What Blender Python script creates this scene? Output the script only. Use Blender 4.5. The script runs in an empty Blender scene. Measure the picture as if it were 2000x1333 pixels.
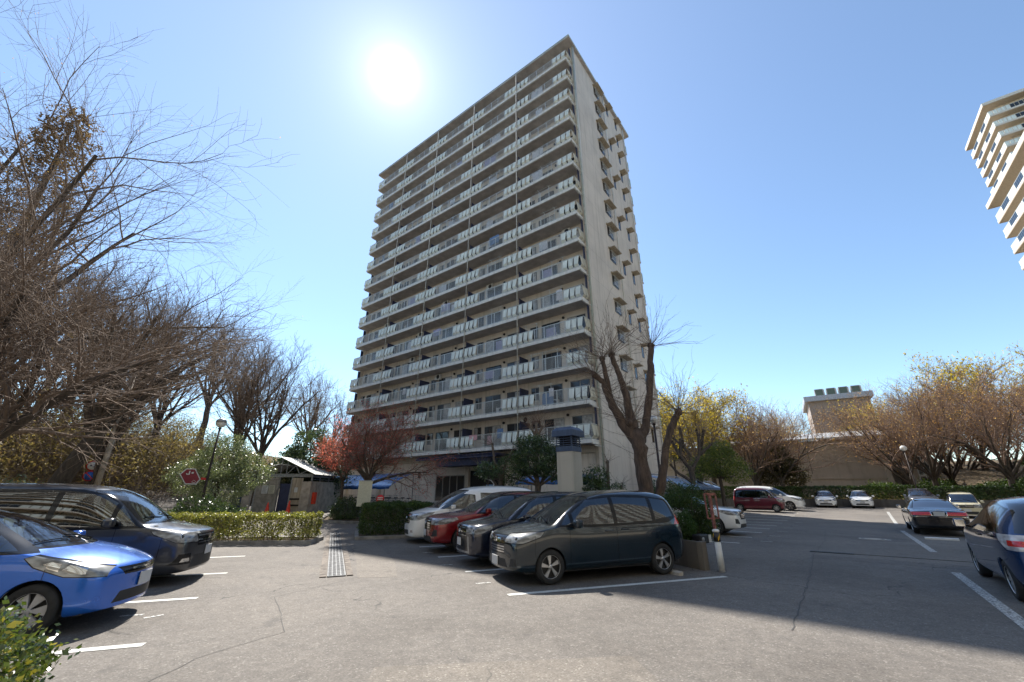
import bpy, bmesh, math, random
import numpy as np
from mathutils import Matrix, Vector
R = math.radians
scene = bpy.context.scene
col = scene.collection

# ------------------------------------------------------------------ camera
CAM_H = 1.72
cam_d = bpy.data.cameras.new('camera')
cam_d.sensor_width = 36.0
cam_d.lens = 785 / 2000 * 36.0
cam_d.clip_start = 0.05
cam_d.clip_end = 3000
cam = bpy.data.objects.new('camera', cam_d)
col.objects.link(cam)
cam.location = (0, 0, CAM_H)
cam.rotation_euler = (R(90 + 20.5), 0, 0)
scene.camera = cam

# ------------------------------------------------------------------ sun and sky
SUN_AZ, SUN_EL = -22.6, 51.8          # azimuth from +Y towards +X, elevation
SUN_STRENGTH, SKY_STRENGTH, EXPOSURE = 3.7, 0.10, 1.38
az, el = R(SUN_AZ), R(SUN_EL)
sun_dir = Vector((math.sin(az) * math.cos(el), math.cos(az) * math.cos(el), math.sin(el)))
world = bpy.data.worlds.new('World')
scene.world = world
world.use_nodes = True
nt = world.node_tree
nt.nodes.clear()
w_out = nt.nodes.new('ShaderNodeOutputWorld')
w_bg = nt.nodes.new('ShaderNodeBackground')
w_sky = nt.nodes.new('ShaderNodeTexSky')
w_sky.sky_type = 'NISHITA'
w_sky.sun_disc = False
w_sky.sun_elevation = el
w_sky.sun_rotation = az
w_sky.altitude = 50
w_sky.air_density = 1.0
w_sky.dust_density = 0.0
w_sky.ozone_density = 3.0
w_bg.inputs['Strength'].default_value = SKY_STRENGTH
# bloom-like glow added to the sky round the sun, fixed to the sun's direction
tc = nt.nodes.new('ShaderNodeTexCoord')
dot = nt.nodes.new('ShaderNodeVectorMath'); dot.operation = 'DOT_PRODUCT'
dot.inputs[1].default_value = sun_dir
nt.links.new(tc.outputs['Generated'], dot.inputs[0])
def wmath(op, a, b):
    n = nt.nodes.new('ShaderNodeMath'); n.operation = op
    for i, s in enumerate((a, b)):
        if s is None: continue
        if isinstance(s, (int, float)): n.inputs[i].default_value = s
        else: nt.links.new(s, n.inputs[i])
    return n.outputs[0]
ang = wmath('ARCCOSINE', wmath('MINIMUM', dot.outputs['Value'], 0.999999), None)
core = wmath('MULTIPLY', wmath('POWER', 2.71828, wmath('MULTIPLY', wmath('MULTIPLY', ang, ang), -1 / (2 * 0.017 ** 2))), 12.0)
mid = wmath('MULTIPLY', wmath('POWER', 2.71828, wmath('MULTIPLY', ang, -1 / 0.052)), 3.2)
core = wmath('ADD', core, mid)
halo = wmath('MULTIPLY', wmath('POWER', 2.71828, wmath('MULTIPLY', ang, -1 / 0.42)), 1.6)
sun_glow = wmath('ADD', core, halo)
cmb = nt.nodes.new('ShaderNodeVectorMath'); cmb.operation = 'SCALE'
cmb.inputs[0].default_value = (1.0, 0.94, 0.84)
nt.links.new(sun_glow, cmb.inputs['Scale'])
addv = nt.nodes.new('ShaderNodeVectorMath'); addv.operation = 'ADD'
tint = nt.nodes.new('ShaderNodeVectorMath'); tint.operation = 'MULTIPLY'; tint.inputs[1].default_value = (0.83, 0.865, 0.845)
nt.links.new(w_sky.outputs[0], tint.inputs[0])
nt.links.new(tint.outputs[0], addv.inputs[0])
nt.links.new(cmb.outputs[0], addv.inputs[1])
nt.links.new(addv.outputs[0], w_bg.inputs['Color'])
nt.links.new(w_bg.outputs[0], w_out.inputs['Surface'])

sun_l = bpy.data.lights.new('sun', 'SUN')
sun_l.energy = SUN_STRENGTH
sun_l.angle = R(0.53)
sun_l.color = (1.0, 0.94, 0.86)
sun_o = bpy.data.objects.new('sun', sun_l)
col.objects.link(sun_o)
sun_o.location = (-20, 50, 80)
sun_o.rotation_euler = sun_dir.to_track_quat('Z', 'Y').to_euler()
scene.view_settings.view_transform = 'Standard'
scene.view_settings.look = 'None'
scene.view_settings.exposure = EXPOSURE
scene.view_settings.gamma = 1.0

# ------------------------------------------------------------------ helpers
def tag(o, label=None, cat=None, group=None, kind=None):
    if label: o['label'] = label
    if cat: o['category'] = cat
    if group: o['group'] = group
    if kind: o['kind'] = kind
    return o

def empty(name, loc=(0, 0, 0), rz=0.0):
    o = bpy.data.objects.new(name, None)
    col.objects.link(o)
    o.location = loc
    o.rotation_euler = (0, 0, rz)
    o.empty_display_size = 0.2
    return o

def link_mesh(name, me, mat=None, parent=None, loc=None, rz=None):
    o = bpy.data.objects.new(name, me)
    col.objects.link(o)
    if mat is not None:
        for m in (mat if isinstance(mat, (list, tuple)) else [mat]): me.materials.append(m)
    if parent is not None: o.parent = parent
    if loc is not None: o.location = loc
    if rz is not None: o.rotation_euler = (0, 0, rz)
    return o

def copy_tree(o, parent=None):
    kids = list(o.children)
    c = o.copy()
    col.objects.link(c)
    c.parent = parent
    for ch in kids: copy_tree(ch, c)
    return c

def npmesh(name, V, F, smooth=False, midx=None):
    """fast mesh from arrays; F is one (M,k) array"""
    me = bpy.data.meshes.new(name)
    V = np.asarray(V, dtype=np.float32); F = np.asarray(F, dtype=np.int32)
    me.vertices.add(len(V)); me.vertices.foreach_set('co', V.ravel())
    k = F.shape[1]
    me.loops.add(F.size); me.loops.foreach_set('vertex_index', F.ravel())
    me.polygons.add(len(F))
    me.polygons.foreach_set('loop_start', np.arange(0, F.size, k, dtype=np.int32))
    me.polygons.foreach_set('loop_total', np.full(len(F), k, dtype=np.int32))
    if smooth: me.polygons.foreach_set('use_smooth', np.ones(len(F), dtype=bool))
    if midx is not None: me.polygons.foreach_set('material_index', np.asarray(midx, dtype=np.int32))
    me.update(calc_edges=True)
    return me

class MB:
    """collects simple solids into one mesh"""
    def __init__(self):
        self.v = []; self.f = []; self.m = []; self.s = []
    def add(self, vs, fs, mi=0, smooth=False):
        o = len(self.v)
        self.v += [tuple(p) for p in vs]
        self.f += [tuple(o + i for i in f) for f in fs]
        self.m += [mi] * len(fs); self.s += [smooth] * len(fs)
    def box(self, a, b, mi=0, bev=0.0):
        x0, y0, z0 = (min(a[i], b[i]) for i in range(3))
        x1, y1, z1 = (max(a[i], b[i]) for i in range(3))
        if bev <= 0:
            vs = [(x0,y0,z0),(x1,y0,z0),(x1,y1,z0),(x0,y1,z0),(x0,y0,z1),(x1,y0,z1),(x1,y1,z1),(x0,y1,z1)]
            fs = [(3,2,1,0),(4,5,6,7),(0,1,5,4),(1,2,6,5),(2,3,7,6),(3,0,4,7)]
            self.add(vs, fs, mi)
        else:
            bm = bmesh.new()
            bmesh.ops.create_cube(bm, size=1)
            for v in bm.verts:
                v.co = Vector(((x0+x1)/2 + v.co.x*(x1-x0), (y0+y1)/2 + v.co.y*(y1-y0), (z0+z1)/2 + v.co.z*(z1-z0)))
            bmesh.ops.bevel(bm, geom=list(bm.edges), offset=bev, segments=2, affect='EDGES', profile=0.5)
            self.addbm(bm, mi); bm.free()
    def addbm(self, bm, mi=0, smooth=False):
        bm.verts.index_update()
        self.add([v.co[:] for v in bm.verts], [[v.index for v in f.verts] for f in bm.faces], mi, smooth)
    def obox(self, c, ax, ay, az_, mi=0):
        c = Vector(c); ax = Vector(ax); ay = Vector(ay); az_ = Vector(az_)
        vs = [c + sx*ax + sy*ay + sz*az_ for sz in (-1,1) for sx, sy in ((-1,-1),(1,-1),(1,1),(-1,1))]
        self.add(vs, [(3,2,1,0),(4,5,6,7),(0,1,5,4),(1,2,6,5),(2,3,7,6),(3,0,4,7)], mi)
    def bar(self, p, q, w, h=None, mi=0, up=(0,0,1)):
        p = Vector(p); q = Vector(q); h = w if h is None else h
        d = (q - p); L = d.length; d = d / L
        u = Vector(up)
        if abs(d.dot(u)) > 0.95: u = Vector((1,0,0))
        s = d.cross(u).normalized(); t = s.cross(d)
        self.obox((p+q)/2, d*L/2, s*w/2, t*h/2, mi)
    def prism(self, poly, h0, h1, axis='z', mi=0):
        """poly: 2-D points, CCW seen from +axis; extruded between h0 and h1"""
        def P(a, b, h):
            return (a, b, h) if axis == 'z' else ((h, a, b) if axis == 'x' else (b, h, a))
        n = len(poly)
        vs = [P(a, b, h0) for a, b in poly] + [P(a, b, h1) for a, b in poly]
        fs = [tuple(range(n-1, -1, -1)), tuple(range(n, 2*n))]
        fs += [(i, (i+1) % n, n + (i+1) % n, n + i) for i in range(n)]
        self.add(vs, fs, mi)
    def tube(self, pts, r, n=8, mi=0, cap=True, smooth=True):
        pts = [Vector(p) for p in pts]
        rs = r if isinstance(r, (list, tuple)) else [r]*len(pts)
        vs = []; 
        u = None
        for i, p in enumerate(pts):
            d = (pts[min(i+1, len(pts)-1)] - pts[max(i-1, 0)]).normalized()
            if u is None:
                u = Vector((0,0,1)) if abs(d.z) < 0.9 else Vector((1,0,0))
            s = d.cross(u).normalized(); t = s.cross(d).normalized(); u = t
            for k in range(n):
                a = 2*math.pi*k/n
                vs.append(p + rs[i]*(math.cos(a)*s + math.sin(a)*t))
        fs = []
        for i in range(len(pts)-1):
            for k in range(n):
                fs.append((i*n+k, i*n+(k+1) % n, (i+1)*n+(k+1) % n, (i+1)*n+k))
        self.add(vs, fs, mi, smooth)
        if cap:
            o = len(self.v) - len(vs)
            self.f.append(tuple(o + k for k in range(n-1, -1, -1))); self.m.append(mi); self.s.append(False)
            e = o + (len(pts)-1)*n
            self.f.append(tuple(e + k for k in range(n))); self.m.append(mi); self.s.append(False)
    def lathe(self, prof, c=(0,0,0), n=20, mi=0, axis='z', smooth=True):
        """prof: (r, h) list from bottom to top"""
        vs = []; m = len(prof)
        for r, h in prof:
            for k in range(n):
                a = 2*math.pi*k/n
                x, y = r*math.cos(a), r*math.sin(a)
                p = (x, y, h) if axis == 'z' else ((h, x, y) if axis == 'x' else (y, h, x))
                vs.append((p[0]+c[0], p[1]+c[1], p[2]+c[2]))
        fs = [(i*n+k, i*n+(k+1) % n, (i+1)*n+(k+1) % n, (i+1)*n+k) for i in range(m-1) for k in range(n)]
        if prof[0][0] > 1e-4: fs.append(tuple(range(n-1, -1, -1)))
        if prof[-1][0] > 1e-4: fs.append(tuple((m-1)*n + k for k in range(n)))
        self.add(vs, fs, mi, smooth)
    def sphere(self, c, r, n=12, m=8, mi=0, sz=1.0):
        self.lathe([(max(1e-5, r*math.sin(math.pi*i/m)), -r*sz*math.cos(math.pi*i/m)) for i in range(m+1)], c, n, mi)
    def xform(self, M, start=0):
        for i in range(start, len(self.v)):
            self.v[i] = tuple(M @ Vector(self.v[i]))
    def build(self, name, mat, parent=None, loc=None, rz=None):
        me = bpy.data.meshes.new(name)
        me.from_pydata(self.v, [], self.f)
        me.polygons.foreach_set('material_index', self.m)
        me.polygons.foreach_set('use_smooth', self.s)
        me.update()
        return link_mesh(name, me, mat, parent, loc, rz)

def sstep(t):
    t = np.clip(t, 0, 1)
    return t*t*(3 - 2*t)
def zg(x, y):
    """height of the ground: flat lot, rising gently towards the far side and up to the tower"""
    left = 0.45*sstep((y-19)/8)*(1 - sstep((x-4)/9))
    right = 0.26*sstep((y-25)/14)*sstep((x-4)/9)
    hill_l = 7.0*sstep((-x-17-0.0*y)/26)*sstep((y+6)/30)
    return float(left + right + hill_l) if np.isscalar(x) else left + right + hill_l

# ------------------------------------------------------------------ materials
def new_mat(name):
    m = bpy.data.materials.new(name); m.use_nodes = True
    t = m.node_tree; b = t.nodes['Principled BSDF']
    return m, t, b
def nd(t, kind, **kw):
    n = t.nodes.new(kind)
    for k, v in kw.items():
        if k in n.bl_rna.properties: setattr(n, k, v)
        else: n.inputs[k].default_value = v
    return n
def ramp(t, src, stops):
    r = t.nodes.new('ShaderNodeValToRGB')
    e = r.color_ramp.elements
    while len(e) < len(stops): e.new(0.5)
    for i, (p, c) in enumerate(stops):
        e[i].position = p; e[i].color = (*c, 1) if len(c) == 3 else c
    t.links.new(src, r.inputs[0])
    return r.outputs[0]
def objco(t, scale=(1,1,1)):
    c = t.nodes.new('ShaderNodeTexCoord'); mp = t.nodes.new('ShaderNodeMapping')
    mp.inputs['Scale'].default_value = scale
    t.links.new(c.outputs['Object'], mp.inputs[0])
    return mp.outputs[0]
def noise(t, vec, scale, detail=4, rough=0.55):
    n = nd(t, 'ShaderNodeTexNoise', Scale=scale, Detail=detail, Roughness=rough)
    if vec is not None: t.links.new(vec, n.inputs['Vector'])
    return n.outputs['Fac']
def mix(t, fac, a, b, mode='MIX'):
    n = t.nodes.new('ShaderNodeMix'); n.data_type = 'RGBA'; n.blend_type = mode
    for s, i in ((fac, 0), (a, 6), (b, 7)):
        if isinstance(s, (int, float)): n.inputs[i].default_value = s
        elif isinstance(s, tuple): n.inputs[i].default_value = (*s, 1) if len(s) == 3 else s
        else: t.links.new(s, n.inputs[i])
    return n.outputs[2]
def bump(t, b, src, strength=0.3, dist=0.01):
    n = nd(t, 'ShaderNodeBump', Strength=strength, Distance=dist)
    t.links.new(src, n.inputs['Height']); t.links.new(n.outputs[0], b.inputs['Normal'])
_mats = {}
def simple(name, c, rough=0.6, metal=0.0, var=0.12, nscale=6.0, bmp=0.0, spec=0.5, streak=False, coat=0.0):
    if name in _mats: return _mats[name]
    m, t, b = new_mat(name)
    b.inputs['Roughness'].default_value = rough
    b.inputs['Metallic'].default_value = metal
    b.inputs['Specular IOR Level'].default_value = spec
    b.inputs['Coat Weight'].default_value = coat
    vec = objco(t, (1, 1, 0.15) if streak else (1, 1, 1))
    f = noise(t, vec, nscale, 5, 0.6)
    lo = tuple(x*(1-var*1.6) for x in c); hi = tuple(min(1, x*(1+var*1.2)) for x in c)
    t.links.new(ramp(t, f, [(0.3, lo), (0.7, hi)]), b.inputs['Base Color'])
    if bmp: bump(t, b, noise(t, objco(t), nscale*8, 3), bmp, 0.004)
    _mats[name] = m
    return m
def emit_mat(name, c, s):
    m, t, b = new_mat(name)
    b.inputs['Base Color'].default_value = (*c, 1)
    b.inputs['Emission Color'].default_value = (*c, 1)
    b.inputs['Emission Strength'].default_value = s
    return m
def window_glass(name='window_glass', tint=(0.03, 0.035, 0.04), rough=0.03):
    if name in _mats: return _mats[name]
    m, t, b = new_mat(name)
    b.inputs['Base Color'].default_value = (*tint, 1)
    b.inputs['Roughness'].default_value = rough
    b.inputs['IOR'].default_value = 1.6
    _mats[name] = m
    return m
# ------------------------------------------------------------------ ground
def asphalt():
    m, t, b = new_mat('asphalt')
    v = objco(t)
    fine = noise(t, v, 95, 2, 0.7)
    vor = nd(t, 'ShaderNodeTexVoronoi', Scale=62.0); t.links.new(v, vor.inputs['Vector'])
    sep = t.nodes.new('ShaderNodeSeparateColor'); t.links.new(vor.outputs['Color'], sep.inputs[0])
    mid = noise(t, v, 7.0, 6, 0.65)
    big = noise(t, v, 0.35, 4, 0.6)
    c1 = ramp(t, sep.outputs[0], [(0.05, (0.112, 0.101, 0.088)), (0.6, (0.145, 0.132, 0.117)), (0.93, (0.162, 0.149, 0.132)), (1.0, (0.25, 0.235, 0.21))])
    c2 = mix(t, ramp(t, fine, [(0.35, (0,0,0)), (0.65, (1,1,1))]), (0.84, 0.84, 0.84), (1.1, 1.09, 1.08))
    c = mix(t, 1.0, c1, c2, 'MULTIPLY')
    c = mix(t, 1.0, c, ramp(t, mid, [(0.3, (0.82, 0.82, 0.82)), (0.7, (1.14, 1.13, 1.12))]), 'MULTIPLY')
    c = mix(t, 1.0, c, ramp(t, big, [(0.32, (0.78, 0.77, 0.76)), (0.5, (1.0, 1.0, 1.0)), (0.68, (1.2, 1.19, 1.17))]), 'MULTIPLY')
    # oil stains and cracks
    st = noise(t, v, 1.3, 3, 0.5)
    c = mix(t, ramp(t, st, [(0.66, (0,0,0)), (0.74, (0.5,0.5,0.5))]), c, (0.055, 0.052, 0.05))
    warp = nd(t, 'ShaderNodeTexNoise', Scale=1.6, Detail=4); t.links.new(v, warp.inputs['Vector'])
    wv = nd(t, 'ShaderNodeVectorMath', operation='MULTIPLY_ADD'); t.links.new(warp.outputs['Color'], wv.inputs[0])
    wv.inputs[1].default_value = (1.1, 1.1, 0); t.links.new(v, wv.inputs[2])
    cr = nd(t, 'ShaderNodeTexVoronoi', feature='DISTANCE_TO_EDGE', Scale=0.16); t.links.new(wv.outputs[0], cr.inputs['Vector'])
    crk = ramp(t, cr.outputs['Distance'], [(0.0, (1,1,1)), (0.0016, (0.8,0.8,0.8)), (0.0036, (0,0,0))])
    crm = mix(t, ramp(t, noise(t, v, 0.5, 2), [(0.45, (0,0,0)), (0.55, (1,1,1))]), (0,0,0), crk)
    c = mix(t, crm, c, (0.035, 0.034, 0.033))
    t.links.new(c, b.inputs['Base Color'])
    b.inputs['Roughness'].default_value = 0.82
    b.inputs['Specular IOR Level'].default_value = 0.35
    hb = mix(t, 0.5, sep.outputs[0], fine)
    bump(t, b, hb, 0.55, 0.006)
    return m
def soil():
    m, t, b = new_mat('soil')
    v = objco(t)
    f = noise(t, v, 2.2, 8, 0.7)
    c = ramp(t, f, [(0.25, (0.035, 0.026, 0.016)), (0.45, (0.09, 0.065, 0.035)), (0.6, (0.14, 0.10, 0.055)), (0.75, (0.07, 0.08, 0.03))])
    c = mix(t, 1.0, c, ramp(t, noise(t, v, 30, 4, 0.8), [(0.3, (0.5,0.5,0.5)), (0.7, (1.3,1.3,1.3))]), 'MULTIPLY')
    t.links.new(c, b.inputs['Base Color']); b.inputs['Roughness'].default_value = 0.95
    bump(t, b, noise(t, v, 18, 6, 0.8), 0.9, 0.05)
    return m
M_ASPH = asphalt(); M_SOIL = soil()
M_LINE = None
def paint_line(name, c, wear):
    m, t, b = new_mat(name)
    v = objco(t)
    f = noise(t, v, 26, 5, 0.75)
    cc = ramp(t, f, [(wear, (0.13, 0.125, 0.12)), (wear+0.05, c)])
    t.links.new(mix(t, 1.0, cc, ramp(t, noise(t, v, 3), [(0.3, (0.82,0.82,0.8)), (0.7, (1,1,1))]), 'MULTIPLY'), b.inputs['Base Color'])
    b.inputs['Roughness'].default_value = 0.7
    return m
M_LINE = paint_line('white_road_paint', (0.62, 0.62, 0.58), 0.36)
M_LINEW = paint_line('worn_road_paint', (0.55, 0.55, 0.52), 0.47)

# the lot and everything round it: one sheet of terrain, reaching the horizon
def terrain():
    xs = np.concatenate([[-1500, -700, -300, -150, -100], np.arange(-80, 90, 2.0), [110, 150, 250, 600, 1500]])
    ys = np.concatenate([[-1500, -400, -120, -60, -30], np.arange(-16, 110, 2.0), [120, 150, 220, 400, 900, 2500]])
    X, Y = np.meshgrid(xs, ys)
    Z = zg(X, Y)
    # wooded bank beyond the far hedge on the right (rises away from the lot)
    d = (X - 33.6)*0.60 + (Y - 45.5)*0.80
    Z = Z + 6.0*sstep((d - 1.0)/40)*sstep((X-8)/14)
    V = np.stack([X.ravel(), Y.ravel(), Z.ravel()], 1)
    n, m = len(xs), len(ys)
    i = np.arange(n-1)[None, :] + np.arange(m-1)[:, None]*n
    F = np.stack([i, i+1, i+1+n, i+n], -1).reshape(-1, 4)
    return V, F
V, F = terrain()
g = link_mesh('ground', npmesh('ground', V, F, smooth=True), M_SOIL)
tag(g, kind='structure')
def lift_sheet(poly, name, mat, dz, step=1.0, kind='structure'):
    """a sheet over the ground inside a polygon, following its height"""
    bm = bmesh.new()
    vs = [bm.verts.new((x, y, 0)) for x, y in poly]
    bm.faces.new(vs)
    x0 = min(p[0] for p in poly); x1 = max(p[0] for p in poly); y0 = min(p[1] for p in poly); y1 = max(p[1] for p in poly)
    for k in range(1, int((x1-x0)/step)+1):
        bmesh.ops.bisect_plane(bm, geom=bm.verts[:]+bm.edges[:]+bm.faces[:], plane_co=(x0+k*step, 0, 0), plane_no=(1,0,0))
    for k in range(1, int((y1-y0)/step)+1):
        bmesh.ops.bisect_plane(bm, geom=bm.verts[:]+bm.edges[:]+bm.faces[:], plane_co=(0, y0+k*step, 0), plane_no=(0,1,0))
    for v in bm.verts: v.co.z = zg(v.co.x, v.co.y) + dz
    for f in bm.faces:
        if f.normal.z < 0: f.normal_flip()
    me = bpy.data.meshes.new(name); bm.to_mesh(me); bm.free()
    for p in me.polygons: p.use_smooth = True
    o = link_mesh(name, me, mat)
    if kind: tag(o, kind=kind)
    return o
# asphalt lot: bounded by the wooded slope on the left and the far hedge bed on the right
lot_poly = [(-13.6, -14), (42, -14), (60, 22), (33.7, 43.2), (24.5, 45.5), (-12, 46), (-25, 46), (-25, 26), (-14.2, 16)]
lift_sheet(lot_poly, 'parking_lot', M_ASPH, 0.04, 1.0)
GZ = 0.04
def gz(x, y): return zg(x, y) + GZ

def stripe(p, q, w, name='parking_line', mat=None):
    p = Vector((*p, 0)); q = Vector((*q, 0)); d = (q-p).normalized(); s = Vector((-d.y, d.x, 0))*w/2
    n = max(1, int((q-p).length/1.5))
    vs = []; fs = []
    for i in range(n+1):
        c = p.lerp(q, i/n)
        for e in (-1, 1):
            a = c + s*e; vs.append((a.x, a.y, gz(a.x, a.y) + 0.005))
    for i in range(n): fs.append((2*i+2, 2*i+3, 2*i+1, 2*i))
    return vs, fs
def stripe_obj(segs, w, name, mat):
    mb = MB()
    for p, q in segs:
        vs, fs = stripe(p, q, w); fs = [tuple(reversed(f)) for f in fs]
        mb.add(vs, [tuple(reversed(f)) for f in fs])
    o = mb.build(name, mat); tag(o, kind='structure')
    return o
U = Vector((0.927, 0.375)); W_ = Vector((-0.40, 0.917))      # middle row: along a bay, across the bays
fl = Vector((4.49, 9.64)); ft = Vector((-0.07, 8.04))
segs = [(ft, fl)]
for k in range(1, 4):
    tpk = ft + Vector((-0.97, 2.13))*k
    segs.append((tpk, tpk + U*4.4))
stripe_obj([(a[:], b[:]) for a, b in segs], 0.13, 'road_marking', M_LINE)
stripe_obj([((-0.70, 8.95), (-0.42, 9.05)), ((-1.75, 11.0), (-1.45, 11.1)), ((-2.6, 13.1), (-2.3, 13.2)), ((-5.62, 6.78), (-5.35, 6.86)), ((-5.2, 6.68), (-5.05, 6.85))], 0.07, 'road_marking', M_LINEW)
# left row
ls = []
for tip in ((-4.30, 5.64), (-5.28, 7.83), (-6.24, 10.03), (-7.37, 12.48)):
    tip = Vector(tip); ls.append((tip[:], (tip - Vector((0.95, 0.31))*4.6)[:]))
stripe_obj(ls, 0.13, 'road_marking', M_LINE)
# right row of the middle block
rs = []
E2 = Vector((0.62, 0.785)); N2 = Vector((-0.785, 0.62))
for k in range(0, 12):
    tip = Vector((7.86, 15.44)) + E2*2.36*k
    L = 2.2 if k == 0 else 4.7
    rs.append((tip[:], (tip + N2*L)[:]))
stripe_obj(rs, 0.12, 'road_marking', M_LINE)
stripe_obj([((Vector((8.5, 14.9)) + E2*2.36*k + E2*1.15)[:], (Vector((8.2, 15.15)) + E2*2.36*k + E2*1.15)[:]) for k in range(11)], 0.09, 'road_marking', M_LINEW)
# lines of the parallel bays on the right
stripe_obj([((6.0, 5.25), (9.77, 10.08)), ((12.42, 13.26), (17.71, 20.12)), ((20.92, 23.96), (29.2, 33.9))], 0.16, 'road_marking', M_LINEW)
stripe_obj([((29.6, 40.8), (30.8, 42.4)), ((31.8, 39.2), (33.0, 40.8)), ((34.0, 37.6), (35.2, 39.2))], 0.12, 'road_marking', M_LINE)
stripe_obj([((13.2, 16.9), (13.9, 16.35))], 0.22, 'road_marking', M_LINEW)

M_TAR = simple('crack_tar', (0.062, 0.059, 0.055), 0.8)
def patch_mat(name, k):
    m = M_ASPH.copy(); m.name = name
    b = m.node_tree.nodes['Principled BSDF']; src = b.inputs['Base Color'].links[0].from_socket
    m.node_tree.links.new(mix(m.node_tree, 1.0, src, k, 'MULTIPLY'), b.inputs['Base Color']); return m
M_P1 = patch_mat('asphalt_patch_dark', (0.80, 0.80, 0.82)); M_P2 = patch_mat('asphalt_patch_light', (1.16, 1.14, 1.10))
for poly, mt in (([(8.0, 12.1), (12.6, 8.6), (13.1, 9.3), (8.5, 12.8)], M_P1), ([(-3.2, 9.5), (-2.4, 9.6), (-3.0, 11.6), (-6.0, 18.5), (-6.7, 18.2), (-3.9, 11.4)], M_P2), ([(12.6, 16.0), (14.6, 15.6), (14.8, 17.4), (12.9, 17.8)], M_P1), ([(-1.2, 3.2), (1.6, 3.4), (1.3, 5.3), (-1.4, 5.0)], M_P2)):
    o_ = lift_sheet(poly, 'asphalt_patch', mt, 0.0425, 1.0)
def crack(pts, w, seed):
    r = random.Random(seed); out = []
    for (a, b) in zip(pts[:-1], pts[1:]):
        a = Vector(a); b = Vector(b); n = max(2, int((b-a).length/0.22)); d = (b-a).normalized(); s = Vector((-d.y, d.x))
        prev = a
        for i in range(1, n+1):
            q = a.lerp(b, i/n) + s*r.uniform(-0.022, 0.022); out.append((prev[:], q[:])); prev = q
    stripe_obj(out, w, 'asphalt_crack', M_TAR)
crack([(3.6, 6.15), (4.4, 7.2), (6.3, 9.7), (8.4, 12.6), (11.2, 16.0), (14.6, 20.6)], 0.016, 1)
crack([(-3.4, 4.3), (-3.4, 5.2), (-2.9, 6.1), (-4.0, 7.9), (-3.2, 9.6)], 0.009, 2)
crack([(8.5, 8.9), (6.9, 9.6), (5.6, 12.2)], 0.007, 4)

# concrete things flush with the asphalt
M_CONC = simple('weathered_concrete', (0.43, 0.39, 0.33), 0.9, var=0.25, nscale=3, bmp=0.4)
M_KERB = simple('kerb_concrete', (0.26, 0.25, 0.23), 0.9, var=0.3, nscale=2.2, bmp=0.5)
M_STEEL = simple('galvanised_steel', (0.34, 0.35, 0.35), 0.5, 0.6, var=0.2, nscale=12)
M_GRATE = simple('dull_grate_steel', (0.13, 0.135, 0.14), 0.6, 0.5, var=0.3, nscale=6)
M_STONE = simple('edge_stone', (0.17, 0.145, 0.12), 0.9, var=0.4, nscale=5)
M_DARK = simple('dark_void', (0.012, 0.012, 0.012), 0.9)

def drain(p, q, w, bars_pitch=0.5):
    p = Vector(p); q = Vector(q); L = (q-p).length; a = math.atan2((q-p).y, (q-p).x)
    root = empty('drain_grating', (p.x, p.y, gz(p.x, p.y)), a)
    n = int(L/0.25)
    for s in (-1, 1):
        mb = MB()
        for i in range(n):
            x0 = L*i/n; mb.box((x0+0.001, s*(w/2+0.03), 0.006), (L*(i+1)/n-0.001, s*(w/2+0.16), 0.021 + 0.002*(i % 3)))
        mb.build('edge_stone', M_STONE, root)
    mb = MB()
    mb.box((0, -w/2, -0.02), (L, w/2, 0.004))
    mb.build('channel', M_DARK, root)
    mb = MB()
    for y in (-w/2, w/2): mb.box((0, y-0.012, 0.004), (L, y+0.012, 0.026))
    for k in range(1, 4): mb.box((0, -w/2 + w*k/4 - 0.012, 0.007), (L, -w/2 + w*k/4 + 0.012, 0.024))
    m = int(L/0.035)
    for i in range(m+1):
        x = L*i/m; mb.box((x-0.008, -w/2, 0.005), (x+0.008, w/2, 0.0205))
    m2 = int(L/0.5)
    for i in range(m2+1):
        x = L*i/m2; mb.box((x-0.014, -w/2, 0.005), (x+0.014, w/2, 0.0235))
    mb.build('grate', M_GRATE, root)
    return root
tag(drain((-3.68, 9.62), (-7.7, 19.3), 0.34), 'long steel drain grating between stone edges, running up the path beside the sunlit hedge', 'drain')
def cross_drain():
    p = Vector((8.92, 13.47)); q = Vector((9.75, 12.85)); root = empty('drain_grating', (p.x, p.y, gz(*p)), math.atan2(q.y-p.y, q.x-p.x))
    mb = MB(); L = (q-p).length
    mb.box((0, -0.14, 0.002), (L, 0.14, 0.012)); mb.build('channel', M_DARK, root)
    mb = MB()
    for i in range(20):
        x = L*(i+0.5)/20; mb.box((x-0.010, -0.14, 0.006), (x+0.010, 0.14, 0.02))
    mb.build('grate', M_GRATE, root)
    mb = MB(); mb.box((L, -0.022, 0.002), (L+4.6, 0.022, 0.008)); mb.build('slot', M_DARK, root)
    return root
tag(cross_drain(), 'short ribbed drain grating crossing the shaded aisle on the right', 'drain')
def manhole(x, y, r, lab):
    root = empty('manhole_cover', (x, y, gz(x, y)))
    mb = MB(); mb.lathe([(r+0.05, 0.0), (r+0.05, 0.010), (r+0.005, 0.010)], n=28, smooth=False); mb.build('frame', M_CONC, root)
    mb = MB(); mb.lathe([(r, 0.0), (r, 0.013), (r*0.75, 0.013), (r*0.74, 0.009), (0.001, 0.009)], n=28, smooth=False); mb.build('lid', simple('cast_iron', (0.10, 0.095, 0.09), 0.6, 0.5), root)
    tag(root, lab, 'manhole')
manhole(13.55, 16.75, 0.36, 'round manhole cover with pale rim in the shaded aisle left of the black sedan')

def planter_edge():
    pass
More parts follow.
